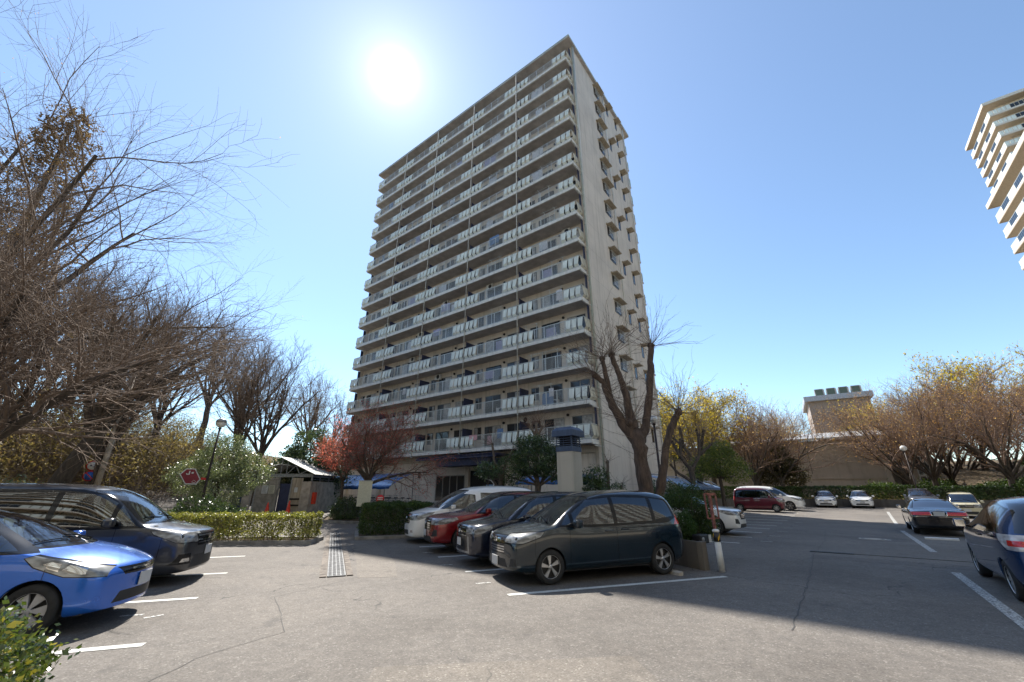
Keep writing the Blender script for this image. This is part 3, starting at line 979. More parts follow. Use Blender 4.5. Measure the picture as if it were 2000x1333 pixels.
def wheel(root, x, y, r, w, style, s):
    """s=+1 left side; parts of a wheel: tyre, rim"""
    wh = empty('wheel', (x, y, r)); wh.parent = root
    if s < 0: wh.rotation_euler = (0, 0, math.pi)
    m = MB(); h = w/2
    m.lathe([(r*0.66, -h), (r*0.80, -h*1.02), (r*0.93, -h*0.98), (r*0.985, -h*0.80), (r, -h*0.45), (r, h*0.45), (r*0.985, h*0.80), (r*0.93, h*0.98), (r*0.80, h*1.02), (r*0.66, h*0.92), (r*0.63, h*0.6), (r*0.63, -h*0.9)], n=36, axis='y')
    m.f = [f for f in m.f if len(f) == 4]; m.m = [0]*len(m.f); m.s = [True]*len(m.f)
    # tread grooves
    m.build('tyre', M_TYRE, wh)
    m = MB(); R0 = r*0.665
    rim_i = 1
    m.lathe([(R0, -h*0.9), (R0*0.97, h*0.55), (R0*0.98, h*0.9), (R0*1.0, h*0.95), (R0*1.01, h*0.8), (R0*1.01, -h*0.9)], n=36, axis='y', mi=0)
    m.f = [f for f in m.f if len(f) == 4]; m.m = [0]*len(m.f); m.s = [True]*len(m.f)
    m.lathe([(R0*0.96, h*0.10), (0.001, h*0.06)], n=30, axis='y', mi=1, smooth=False)         # dark well
    m.lathe([(R0*0.20, h*0.10), (R0*0.20, h*0.72), (R0*0.13, h*0.80), (0.001, h*0.80)], n=16, axis='y', mi=0)
    nsp, kind = style
    for i in range(nsp):
        a = 2*math.pi*i/nsp
        def pt(rr, da, hh): return (rr*math.cos(a+da), hh, rr*math.sin(a+da))
        if kind == 'swirl':     # broad twisted blades
            q = [pt(R0*0.14, -0.5, h*0.75), pt(R0*0.30, 0.45, h*0.74), pt(R0*0.96, 0.42, h*0.66), pt(R0*0.97, 0.02, h*0.66)]
        elif kind == 'cap':     # hub cap with wide flat sectors
            d = math.pi/nsp*0.62
            q = [pt(R0*0.16, -d*1.1, h*0.80), pt(R0*0.16, d*1.1, h*0.80), pt(R0*0.97, d, h*0.70), pt(R0*0.97, -d, h*0.70)]
        elif kind == 'double':
            q = None
            for o_ in (-0.15, 0.15):
                qq = [pt(R0*0.18, o_*1.6-0.18, h*0.74), pt(R0*0.18, o_*1.6+0.18, h*0.74), pt(R0*0.96, o_+0.055, h*0.72), pt(R0*0.96, o_-0.055, h*0.72)]
                b = [(p[0], p[1]-h*0.35, p[2]) for p in qq]
                m.add(qq+b, [(0,1,2,3),(7,6,5,4),(0,4,5,1),(1,5,6,2),(2,6,7,3),(3,7,4,0)], 0)
        else:
            d = 0.14
            q = [pt(R0*0.16, -0.6, h*0.74), pt(R0*0.16, 0.6, h*0.74), pt(R0*0.96, d, h*0.70), pt(R0*0.96, -d, h*0.70)]
        if q:
            b = [(p[0], p[1]-h*0.35, p[2]) for p in q]
            m.add(q+b, [(0,1,2,3),(7,6,5,4),(0,4,5,1),(1,5,6,2),(2,6,7,3),(3,7,4,0)], 0)
    m.build('rim', [M_HUBC if kind == 'cap' else M_ALLOY, M_TRIMM], wh)
    return wh

def seat_mesh(m, x, y, mi=0, w=0.48, zb=0.34):
    m.box((x-0.25, y-w/2, zb), (x+0.27, y+w/2, zb+0.20), mi, bev=0.05)
    n0 = len(m.v); m.box((x-0.36, y-w/2, zb+0.10), (x-0.22, y+w/2, zb+0.72), mi, bev=0.05)
    m.box((x-0.36, y-0.13, zb+0.76), (x-0.26, y+0.13, zb+0.96), mi, bev=0.03)
    Mx = Matrix.Translation((x-0.25, y, zb)) @ Matrix.Rotation(R(-12), 4, 'Y') @ Matrix.Translation((-x+0.25, -y, -zb))
    m.xform(Mx, n0)

def make_car(S, color, name='car'):
    """common assembly; S['detail'](c) cuts the features of the model"""
    root = empty(name)
    c = Car(S, S.get('level', 2))
    S['detail'](c)
    c.arches([S['axf'], S['axr']], S['arch'], S['rw']+0.005)
    body = c.finish(root, color)
    hw = S['halfw']
    # under-tray, wheel wells
    m = MB(); m.box((S['axr']-0.5, -hw+0.14, 0.19), (S['axf']+0.5, hw-0.14, 0.30), 0)
    for x in (S['axf'], S['axr']):
        for s in (1, -1):
            ys = (hw-0.36, hw-0.045)
            prof = [(x + S['arch']*1.0*math.cos(R(a)), S['rw'] + S['arch']*1.0*math.sin(R(a))) for a in range(-12, 193, 12)]
            vs = [(p[0], s*ys[0], p[1]) for p in prof] + [(p[0], s*ys[1], p[1]) for p in prof]
            k = len(prof)
            fs = [(i, i+1, k+i+1, k+i) for i in range(k-1)]
            m.add(vs, fs + [tuple(range(k))], 0)
    m.build('under_tray', M_TRIMM, root)
    for x in (S['axf'], S['axr']):
        for s in (1, -1):
            wheel(root, x, s*(hw - S['tw']/2 - 0.025), S['rw'], S['tw'], S['rims'], s)
    # cabin
    sx = S['seat']
    m = MB()
    m.box((S['seat']-0.5 - (1.3 if S.get('rows', 2) > 1 else 0), -hw+0.12, 0.26), (sx+1.0, hw-0.12, 0.34), 1)
    m.box((sx+0.72, -hw+0.13, 0.62), (sx+1.15, hw-0.13, S['dash']), 1, bev=0.05)
    for r_ in range(S.get('rows', 2)):
        for y in ((0.36, -0.36) if r_ == 0 else (0.38, 0.0, -0.38)):
            seat_mesh(m, sx - 0.88*r_, y, 0, 0.46 if r_ == 0 else 0.36, 0.36 + 0.03*r_)
    # steering wheel (right-hand drive)
    th = [2*math.pi*i/16 for i in range(17)]
    cx, cy, cz = sx+0.52, -0.36, 0.93 if S['dash'] > 0.9 else 0.86
    m.tube([(cx + 0.185*math.sin(a)*0.42, cy + 0.185*math.cos(a), cz + 0.185*math.sin(a)*0.9) for a in th], 0.015, 6, 1, cap=False)
    m.bar((cx+0.25, cy, cz-0.1), (cx, cy, cz), 0.06, 0.06, 1)
    gx = c.hit((3.5, 0, S['mirz']), (-1, 0, 0)); gx = gx.x - 0.16 if gx else sx+0.3
    m.box((gx-0.02, -0.12, S['mirz']-0.03), (gx, 0.12, S['mirz']+0.035), 1)
    m.build('cabin', [S.get('seatmat', M_SEAT), M_INT], root)
    # door mirrors
    mx, mz = S['mir']
    for s in (1, -1):
        h_ = c_hit(S, mx, mz-0.03)
        m = MB(); yo = S['mirw']
        yo -= 0.035; m.box((mx-0.07, s*(yo), mz-0.08), (mx+0.09, s*(yo+0.18), mz+0.08), 0, bev=0.045)
        m.bar((mx+0.02, s*(yo-0.10), mz-0.07), (mx+0.01, s*(yo+0.04), mz-0.05), 0.05, 0.035, 1)
        m.box((mx-0.074, s*(yo+0.02), mz-0.065), (mx-0.069, s*(yo+0.16), mz+0.06), 2)
        m.build('door_mirror', [S.get('mirmat') or color, M_TRIM, M_CHROME], root)
    # door handles
    for (hx, hz) in S['handles']:
        for s in (1, -1):
            m = MB(); m.box((hx-0.10, s*(hw*0.985-0.01), hz-0.016), (hx+0.10, s*(hw*0.985+0.030), hz+0.016), 0, bev=0.012)
            m.build('door_handle', S.get('handmat') or color, root)
    # plates: blank on purpose
    px, pz = S['plate']; q = [c.hit((4, y_, pz+dz_), (-1, 0, 0)) for y_ in (0, 0.16) for dz_ in (-0.08, 0.08)]; px = max([h.x for h in q if h] or [px]) + 0.004
    m = MB(); m.box((px, -0.165, pz-0.083), (px+0.012, 0.165, pz+0.083), 0, bev=0.004); m.build('number_plate', M_PLATE, root)
    px, pz = S['rplate']; q = [c.hit((-4, y_, pz+dz_), (1, 0, 0)) for y_ in (0, 0.16) for dz_ in (-0.08, 0.08)]; px = min([h.x for h in q if h] or [px]) - 0.004
    m = MB(); m.box((px-0.012, -0.165, pz-0.083), (px, 0.165, pz+0.083), 0, bev=0.004); m.build('number_plate', M_PLATE, root)
    # lamp bowls behind the lens
    for (ly, lz, lr) in S.get('lamps', []):
        for s in (1, -1):
            h = c.hit((4, s*(ly+0.55), lz), Vector((-1, -s*0.24, 0)).normalized())
            if not h: continue
            m = MB(); m.lathe([(lr, -0.012), (lr*1.02, 0.004), (lr*0.82, 0.006), (lr*0.80, -0.002), (0.001, -0.002)], n=20, axis='x', mi=0)
            m.lathe([(lr*0.55, -0.002), (lr*0.50, 0.006), (lr*0.25, 0.012), (0.001, 0.014)], n=16, axis='x', mi=1)
            m.xform(Matrix.Translation(h) @ Matrix.Rotation(s*R(S.get('lampyaw', 28)), 4, 'Z') @ Matrix.Rotation(R(-S.get('lamptilt', 18)), 4, 'Y'))
            m.build('lamp_bowl', [M_CHROME, M_GLASS], root)
    # maker's badge
    ez = S.get('embz', 0.80); h = c.hit((4, 0, ez), (-1, 0, 0)); hb_ = c.hit((-4, 0, S['rplate'][1]+0.12), (1, 0, 0))
    for (hh, s_) in ((h, 1), (hb_, -1)):
        if not hh: continue
        m = MB(); x0 = hh.x + 0.006*s_; zc = hh.z
        if S.get('emb') == 'H':
            for (ya, yb, za, zb_) in ((-0.05, 0.05, -0.04, -0.032), (-0.05, 0.05, 0.032, 0.04), (-0.05, -0.043, -0.032, 0.032), (0.043, 0.05, -0.032, 0.032), (-0.026, -0.014, -0.026, 0.026), (0.014, 0.026, -0.026, 0.026), (-0.014, 0.014, -0.006, 0.006)):
                m.box((x0-0.008, ya, zc+za), (x0+0.008, yb, zc+zb_))
        else:
            th = [2*math.pi*i/18 for i in range(19)]
            m.tube([(x0, 0.062*math.cos(a), zc+0.042*math.sin(a)) for a in th], 0.006, 5, cap=False)
            m.tube([(x0, 0.022*math.cos(a), zc+0.038*math.sin(a)) for a in th], 0.005, 5, cap=False)
        m.build('badge', M_CHROME, root)
    # wipers
    (x1, z1), (x2, z2) = S['wip']
    m = MB()
    def top_at(x, y):
        h = c.hit((x, y, 3.0), (0, 0, -1)); return (x, y, (h.z if h else z1) + 0.016)
    for y in (0.50, -0.05):
        P = [top_at(x1+0.02 - 0.10*k_/6, y - 0.50*k_/6) for k_ in range(7)]
        m.tube(P, 0.008, 5)
    m.build('wiper', M_TRIM, root)
    if 'extra' in S: S['extra'](root, color, c)
    return root
def c_hit(S, x, z): return None

def F_(*p): return list(p)
# ---- one-box minivan with seven seats (dark teal)
def std_seams(c, S):
    for x, z0, z1 in S['seams']:
        c.sides('seam', 'panel_gap', [M_TRIM], [(x-0.004, z0), (x+0.004, z0), (x+0.004, z1), (x-0.004, z1)], ymin=S['halfw']-0.3)
    for z, x0, x1 in S.get('hseams', []):
        c.sides('seam', 'panel_gap', [M_TRIM], [(x0, z-0.004), (x1, z-0.004), (x1, z+0.004), (x0, z+0.004)], ymin=S['halfw']-0.3)

def d_freed(c):
    S = c.S
    # glass: black surround first, then panes
    c.front('screen_trim', 'screen_surround', [M_TRIM], [(-0.70, 1.005), (0.70, 1.005), (0.60, 1.585), (-0.60, 1.585)], xlim=0.30, nx=0.2)
    c.front('wind', 'windscreen', [G_WIND], [(-0.665, 1.035), (0.665, 1.035), (0.575, 1.555), (-0.575, 1.555)], xlim=0.30, nx=0.2)
    c.front('rearglass', 'rear_window', [G_DARK], [(-0.60, 1.12), (0.60, 1.12), (0.53, 1.55), (-0.53, 1.55)], back=True, xlim=1.5)
    c.sides('trim', 'window_surround', [M_TRIM], [(1.24, 1.00), (0.35, 0.975), (-1.60, 1.02), (-1.86, 1.12), (-1.80, 1.50), (-1.0, 1.60), (-0.1, 1.61), (0.52, 1.49)])
    c.sides('w1', 'side_window', [G_SIDE], [(1.10, 1.035), (0.88, 1.035), (0.88, 1.24)])
    c.sides('w2', 'side_window', [G_SIDE], [(0.80, 1.03), (-0.16, 1.03), (-0.16, 1.545), (0.38, 1.50), (0.80, 1.24)])
    c.sides('w3', 'side_window', [G_DARK], [(-0.26, 1.04), (-1.18, 1.07), (-1.18, 1.53), (-0.26, 1.555)])
    c.sides('w4', 'side_window', [G_DARK], [(-1.28, 1.09), (-1.78, 1.15), (-1.73, 1.47), (-1.28, 1.53)])
    c.sides('seam', 'panel_gap', [M_TRIM], [(2.3, 0.718), (1.95, 0.718), (1.57, 0.83), (1.48, 0.932), (1.75, 0.932), (2.3, 0.862)], nmin=0.02, ymin=0.41)
    c.sides('head', 'headlight', [M_HEAD, M_TRIM], [(2.3, 0.73), (1.95, 0.73), (1.58, 0.84), (1.50, 0.92), (1.75, 0.92), (2.3, 0.85)], nmin=0.02, ymin=0.42)
    c.front('grille', 'grille', [M_TRIM, M_CHROME], [(-0.40, 0.52), (0.40, 0.52), (0.44, 0.86), (-0.44, 0.86)], xlim=1.8)
    for z in (0.545, 0.59, 0.635): c.front('grille', 'grille', [M_TRIM, M_CHROME], [(-0.40, z), (0.40, z), (0.40, z+0.024), (-0.40, z+0.024)], 1, xlim=1.8)
    c.front('grille', 'grille', [M_TRIM, M_CHROME], [(-0.43, 0.72), (0.43, 0.72), (0.43, 0.80), (-0.43, 0.80)], 1, xlim=1.8)
    c.front('lowgrille', 'lower_grille', [M_TRIMM], [(-0.52, 0.30), (0.52, 0.30), (0.44, 0.44), (-0.44, 0.44)], xlim=1.8)
    c.front('lowgrille', 'lower_grille', [M_TRIMM], [(0.58, 0.32), (0.74, 0.34), (0.74, 0.46), (0.62, 0.46)], xlim=1.7, both=True)
    c.sides('tail', 'tail_light', [M_TAIL], [(-1.78, 0.98), (-2.2, 0.97), (-2.2, 1.16), (-1.96, 1.30)], nmin=0.0, ymin=0.5)
    c.sides('seam', 'panel_gap', [M_TRIM], [(-0.35, 0.935), (-1.86, 0.965), (-1.86, 0.98), (-0.35, 0.95)], ymin=0.5)
    c.front('seam', 'panel_gap', [M_TRIM], [(-0.72, 0.52), (0.72, 0.52), (0.72, 0.53), (-0.72, 0.53)], back=True, xlim=1.8)
    std_seams(c, S)
FREED = dict(lamps=[(0.62, 0.80, 0.045)], level=3, emb='H', embz=0.76, halfw=0.847, axf=1.37, axr=-1.37, arch=0.335, rw=0.305, tw=0.19, rims=(5, 'swirl'), seat=0.30, rows=3, dash=0.98, mirz=1.38,
    xs=[2.13, 2.10, 2.00, 1.80, 1.55, 1.34, 1.22, 0.90, 0.55, 0.28, 0.0, -0.6, -1.2, -1.65, -1.88, -2.00, -2.05],
    top=[(2.13, 0.74), (2.10, 0.84), (2.0, 0.895), (1.8, 0.96), (1.55, 1.01), (1.34, 1.045), (1.22, 1.07), (0.90, 1.27), (0.55, 1.50), (0.28, 1.625), (0.0, 1.68), (-0.6, 1.72), (-1.2, 1.715), (-1.65, 1.68), (-1.88, 1.56), (-2.0, 1.20), (-2.05, 0.92)],
    belt=[(2.13, 0.66), (2.0, 0.80), (1.55, 0.93), (1.22, 0.985), (0.55, 0.975), (-1.2, 1.01), (-1.88, 1.08), (-2.05, 0.86)],
    wid=[(2.13, 0.66), (2.10, 0.74), (2.0, 0.81), (1.8, 0.842), (1.2, 0.85), (-1.3, 0.85), (-1.88, 0.83), (-2.05, 0.76)],
    roofw=[(2.13, 0.56), (2.0, 0.68), (1.55, 0.74), (1.22, 0.74), (0.55, 0.63), (0, 0.61), (-1.65, 0.61), (-1.88, 0.59), (-2.05, 0.60)],
    bot=[(2.13, 0.26), (1.9, 0.20), (-1.8, 0.21), (-2.05, 0.32)], bow=[(2.13, 0.10), (1.8, 0.06), (0.55, 0.09), (0, 0), (-1.6, 0), (-2.05, -0.05)],
    crown=[(2.13, 0.04), (1.55, 0.04), (1.22, 0.05), (0.55, 0.08), (-1.6, 0.08), (-2.05, 0.05)],
    mir=(0.80, 1.06), mirw=0.90, handles=[(-0.02, 0.90), (-0.42, 0.92)], plate=(2.215, 0.38), rplate=(-2.12, 0.75), wip=((1.25, 1.085), (1.12, 1.155)),
    seams=[(0.93, 0.34, 0.99), (-0.21, 0.26, 1.0), (-1.24, 0.70, 1.03), (1.70, 0.50, 0.86)], hseams=[(0.30, -1.0, 1.0)], detail=d_freed)

# ---- small blue hatchback
def d_fit(c):
    S = c.S
    c.front('screen_trim', 'screen_surround', [M_TRIM], [(-0.70, 0.965), (0.70, 0.965), (0.56, 1.425), (-0.56, 1.425)], xlim=0.0, nx=0.2)
    c.front('wind', 'windscreen', [G_WIND], [(-0.665, 0.99), (0.665, 0.99), (0.535, 1.405), (-0.535, 1.405)], xlim=0.0, nx=0.2)
    c.front('rearglass', 'rear_window', [G_DARK], [(-0.58, 1.02), (0.58, 1.02), (0.48, 1.36), (-0.48, 1.36)], back=True, xlim=1.3)
    c.sides('trim', 'window_surround', [M_TRIM], [(1.22, 0.93), (0.2, 0.925), (-1.45, 0.99), (-1.66, 1.08), (-1.40, 1.32), (-0.7, 1.42), (0.0, 1.42), (0.42, 1.32)])
    c.sides('w1', 'side_window', [G_SIDE], [(1.02, 0.965), (0.70, 0.965), (0.70, 1.14)])
    c.sides('w2', 'side_window', [G_SIDE], [(0.63, 0.965), (-0.30, 0.97), (-0.30, 1.375), (0.24, 1.34), (0.63, 1.18)])
    c.sides('w3', 'side_window', [G_DARK], [(-0.40, 0.98), (-1.22, 1.01), (-1.34, 1.30), (-0.40, 1.375)])
    c.sides('seam', 'panel_gap', [M_TRIM], [(1.98, 0.61), (1.60, 0.645), (1.27, 0.77), (1.145, 0.88), (1.24, 0.917), (1.56, 0.846), (1.98, 0.727)], ymin=0.435, nmin=0.02)
    c.sides('head', 'headlight', [M_HEAD, M_TRIM, M_CHROME], [(1.98, 0.62), (1.60, 0.655), (1.28, 0.78), (1.16, 0.88), (1.24, 0.905), (1.55, 0.835), (1.98, 0.715)], nmin=0.02, ymin=0.44)
    for pl_ in ([(1.80, 0.665), (1.66, 0.68), (1.56, 0.73), (1.62, 0.785), (1.80, 0.735)], [(1.53, 0.715), (1.42, 0.755), (1.36, 0.81), (1.44, 0.83), (1.54, 0.80)]):
        c.sides('head', 'headlight', [M_HEAD, M_TRIM, M_CHROME], pl_, 2, nmin=0.02, ymin=0.46)
    c.front('grille', 'grille', [M_TRIM, M_CHROME], [(-0.42, 0.60), (0.42, 0.60), (0.50, 0.70), (-0.50, 0.70)], xlim=1.5)
    c.front('grille', 'grille', [M_TRIM, M_CHROME], [(-0.30, 0.645), (0.30, 0.645), (0.30, 0.672), (-0.30, 0.672)], 1, xlim=1.5)
    c.front('lowgrille', 'lower_grille', [M_TRIMM], [(-0.50, 0.27), (0.50, 0.27), (0.42, 0.40), (-0.42, 0.40)], xlim=1.5)
    c.front('tail', 'tail_light', [M_TAIL], [(0.52, 0.82), (0.78, 0.82), (0.74, 1.12), (0.60, 1.12)], back=True, both=True)
    std_seams(c, S)
FIT = dict(level=3, emb='H', embz=0.66, halfw=0.847, axf=1.35, axr=-1.20, arch=0.335, rw=0.295, tw=0.18, rims=(6, 'cap'), seat=0.15, rows=2, dash=0.93, mirz=1.24, seatmat=M_SEATL,
    xs=[2.00, 1.97, 1.86, 1.68, 1.45, 1.22, 1.06, 0.75, 0.42, 0.12, -0.2, -0.7, -1.2, -1.5, -1.72, -1.83],
    top=[(2.0, 0.66), (1.97, 0.72), (1.86, 0.775), (1.68, 0.85), (1.45, 0.925), (1.22, 0.975), (1.06, 1.02), (0.75, 1.16), (0.42, 1.31), (0.12, 1.43), (-0.2, 1.50), (-0.7, 1.52), (-1.2, 1.485), (-1.5, 1.40), (-1.72, 1.12), (-1.83, 0.84)],
    belt=[(2.0, 0.60), (1.86, 0.70), (1.45, 0.86), (1.06, 0.93), (0.2, 0.925), (-1.2, 0.98), (-1.6, 1.03), (-1.83, 0.80)],
    wid=[(2.0, 0.60), (1.97, 0.68), (1.86, 0.775), (1.6, 0.835), (1.2, 0.85), (-1.2, 0.85), (-1.6, 0.82), (-1.83, 0.72)],
    roofw=[(2.0, 0.50), (1.86, 0.62), (1.45, 0.70), (1.06, 0.72), (0.42, 0.60), (0, 0.56), (-1.2, 0.55), (-1.6, 0.55), (-1.83, 0.58)],
    bot=[(2.0, 0.22), (1.7, 0.17), (-1.6, 0.19), (-1.83, 0.30)], bow=[(2.0, 0.16), (1.5, 0.10), (0.42, 0.12), (-0.1, 0), (-1.4, 0), (-1.83, -0.05)],
    crown=[(2.0, 0.05), (1.45, 0.05), (0.42, 0.09), (-1.5, 0.08), (-1.83, 0.05)],
    mir=(0.72, 1.00), mirw=0.88, handles=[(-0.15, 0.86), (-1.15, 0.90)], plate=(2.15, 0.50), rplate=(-1.90, 0.70), wip=((1.12, 1.035), (0.98, 1.09)),
    seams=[(0.80, 0.34, 0.93), (-0.35, 0.26, 0.97), (1.40, 0.45, 0.75)], hseams=[(0.28, -0.9, 0.9)], detail=d_fit)

# ---- boxy dark grey minivan
def d_step(c):
    S = c.S
    c.front('screen_trim', 'screen_surround', [M_TRIM], [(-0.72, 1.08), (0.72, 1.08), (0.64, 1.70), (-0.64, 1.70)], xlim=0.4, nx=0.2)
    c.front('wind', 'windscreen', [G_WIND], [(-0.68, 1.11), (0.68, 1.11), (0.61, 1.67), (-0.61, 1.67)], xlim=0.4, nx=0.2)
    c.front('rearglass', 'rear_window', [G_DARK], [(-0.62, 1.15), (0.62, 1.15), (0.58, 1.65), (-0.58, 1.65)], back=True, xlim=1.9)
    c.sides('trim', 'window_surround', [M_TRIM], [(1.55, 1.02), (0.6, 1.00), (-2.15, 1.05), (-2.10, 1.65), (-1.0, 1.715), (0.3, 1.715), (0.90, 1.58)])
    c.sides('w1', 'side_window', [G_SIDE], [(1.38, 1.06), (1.02, 1.06), (1.02, 1.42)])
    c.sides('w2', 'side_window', [G_SIDE], [(0.94, 1.06), (0.08, 1.06), (0.08, 1.66), (0.66, 1.61), (0.94, 1.46)])
    c.sides('w3', 'side_window', [G_DARK], [(-0.02, 1.06), (-1.10, 1.09), (-1.10, 1.66), (-0.02, 1.66)])
    c.sides('w4', 'side_window', [G_DARK], [(-1.20, 1.10), (-2.04, 1.12), (-2.0, 1.60), (-1.20, 1.66)])
    c.sides('seam', 'panel_gap', [M_TRIM], [(2.6, 0.708), (2.10, 0.738), (1.71, 0.89), (1.64, 0.972), (2.1, 0.962), (2.6, 0.892)], nmin=0.02, ymin=0.37)
    c.sides('head', 'headlight', [M_HEAD, M_TRIM], [(2.6, 0.72), (2.10, 0.75), (1.72, 0.90), (1.66, 0.96), (2.1, 0.95), (2.6, 0.88)], nmin=0.02, ymin=0.38)
    c.front('grille', 'grille', [M_TRIM, M_CHROME], [(-0.45, 0.66), (0.45, 0.66), (0.52, 0.88), (-0.52, 0.88)], xlim=1.9)
    for z in (0.70, 0.75, 0.83): c.front('grille', 'grille', [M_TRIM, M_CHROME], [(-0.46, z), (0.46, z), (0.46, z+0.022), (-0.46, z+0.022)], 1, xlim=1.9)
    c.front('lowgrille', 'lower_grille', [M_TRIMM], [(-0.60, 0.28), (0.60, 0.28), (0.50, 0.50), (-0.50, 0.50)], xlim=1.9)
    c.front('fog', 'fog_light', [M_TRIM, M_CHROME], [(0.56, 0.36), (0.82, 0.36), (0.80, 0.54), (0.60, 0.54)], xlim=1.7, both=True, nx=0.02)
    c.front('fog', 'fog_light', [M_TRIM, M_CHROME], [(0.60, 0.40), (0.78, 0.40), (0.76, 0.46), (0.62, 0.46)], 1, xlim=1.7, both=True, nx=0.02)
    c.front('tail', 'tail_light', [M_TAIL], [(0.66, 0.85), (0.84, 0.85), (0.76, 1.45), (0.66, 1.45)], back=True, both=True)
    std_seams(c, S)
STEP = dict(lamps=[(0.66, 0.85, 0.05)], level=3, emb='H', embz=0.80, halfw=0.847, axf=1.44, axr=-1.44, arch=0.345, rw=0.315, tw=0.19, rims=(5, 'double'), seat=0.55, rows=3, dash=1.05, mirz=1.48,
    xs=[2.30, 2.27, 2.18, 2.00, 1.75, 1.55, 1.42, 1.15, 0.85, 0.55, 0.25, -0.5, -1.3, -1.95, -2.25, -2.36, -2.41],
    top=[(2.30, 0.80), (2.27, 0.90), (2.18, 0.955), (2.0, 1.0), (1.75, 1.05), (1.55, 1.09), (1.42, 1.14), (1.15, 1.36), (0.85, 1.59), (0.55, 1.74), (0.25, 1.80), (-0.5, 1.84), (-1.3, 1.84), (-1.95, 1.82), (-2.25, 1.74), (-2.36, 1.2), (-2.41, 0.9)],
    belt=[(2.30, 0.72), (2.18, 0.84), (1.75, 0.97), (1.42, 1.02), (0.5, 1.00), (-1.3, 1.03), (-2.2, 1.06), (-2.41, 0.85)],
    wid=[(2.30, 0.68), (2.27, 0.76), (2.18, 0.82), (2.0, 0.845), (1.4, 0.85), (-1.9, 0.85), (-2.25, 0.83), (-2.41, 0.79)],
    roofw=[(2.30, 0.60), (2.18, 0.70), (1.75, 0.75), (1.42, 0.76), (0.85, 0.68), (0.3, 0.66), (-1.95, 0.66), (-2.41, 0.66)],
    bot=[(2.30, 0.24), (2.1, 0.19), (-2.1, 0.20), (-2.41, 0.30)], bow=[(2.3, 0.12), (1.8, 0.07), (0.85, 0.10), (0.2, 0), (-2, 0), (-2.41, -0.04)],
    crown=[(2.3, 0.04), (1.55, 0.05), (0.85, 0.08), (-2.0, 0.08), (-2.41, 0.05)],
    mir=(1.02, 1.13), mirw=0.90, handles=[(0.18, 0.94), (-0.15, 0.95)], plate=(2.41, 0.55), rplate=(-2.47, 0.75), wip=((1.46, 1.16), (1.30, 1.24)),
    seams=[(1.10, 0.34, 1.02), (0.03, 0.26, 1.03), (-1.15, 0.6, 1.05), (1.86, 0.5, 0.86)], hseams=[(0.29, -1.05, 1.05)], detail=d_step)

# ---- large white minivan
def d_alph(c):
    S = c.S
    c.front('screen_trim', 'screen_surround', [M_TRIM], [(-0.76, 1.12), (0.76, 1.12), (0.66, 1.73), (-0.66, 1.73)], xlim=0.3, nx=0.2)
    c.front('wind', 'windscreen', [G_WIND], [(-0.73, 1.14), (0.73, 1.14), (0.635, 1.70), (-0.635, 1.70)], xlim=0.3, nx=0.2)
    c.front('rearglass', 'rear_window', [G_DARK], [(-0.64, 1.2), (0.64, 1.2), (0.58, 1.66), (-0.58, 1.66)], back=True, xlim=1.9)
    c.sides('w1', 'side_window', [G_SIDE], [(1.42, 1.09), (0.10, 1.08), (0.10, 1.56), (0.60, 1.60), (0.82, 1.52)])
    c.sides('w3', 'side_window', [G_DARK], [(-0.10, 1.10), (-1.20, 1.12), (-1.20, 1.60), (-0.10, 1.63)])
    c.sides('w4', 'side_window', [G_DARK], [(-1.24, 1.12), (-2.12, 1.18), (-2.20, 1.55), (-1.24, 1.60)])
    c.sides('head', 'headlight', [M_HEAD, M_TRIM], [(2.5, 0.72), (2.12, 0.74), (1.70, 0.90), (1.60, 1.00), (2.05, 0.98), (2.5, 0.92)], nmin=0.02, ymin=0.46)
    c.front('grille', 'grille', [M_TRIM, M_CHROME], [(-0.42, 0.62), (0.42, 0.62), (0.50, 0.94), (-0.50, 0.94)], xlim=1.9)
    for z in (0.65, 0.72, 0.79, 0.86): c.front('grille', 'grille', [M_TRIM, M_CHROME], [(-0.46, z), (0.46, z), (0.47, z+0.04), (-0.47, z+0.04)], 1, xlim=1.9)
    c.front('lowgrille', 'lower_grille', [M_TRIMM], [(-0.42, 0.28), (0.42, 0.28), (0.36, 0.42), (-0.36, 0.42)], xlim=1.9)
    c.front('fog', 'fog_light', [M_CLEAR], [(0.52, 0.32), (0.72, 0.34), (0.70, 0.44), (0.56, 0.42)], xlim=1.9, both=True)
    c.front('tail', 'tail_light', [M_TAIL], [(0.55, 0.95), (0.88, 0.95), (0.84, 1.25), (0.60, 1.25)], back=True, both=True)
    std_seams(c, S)
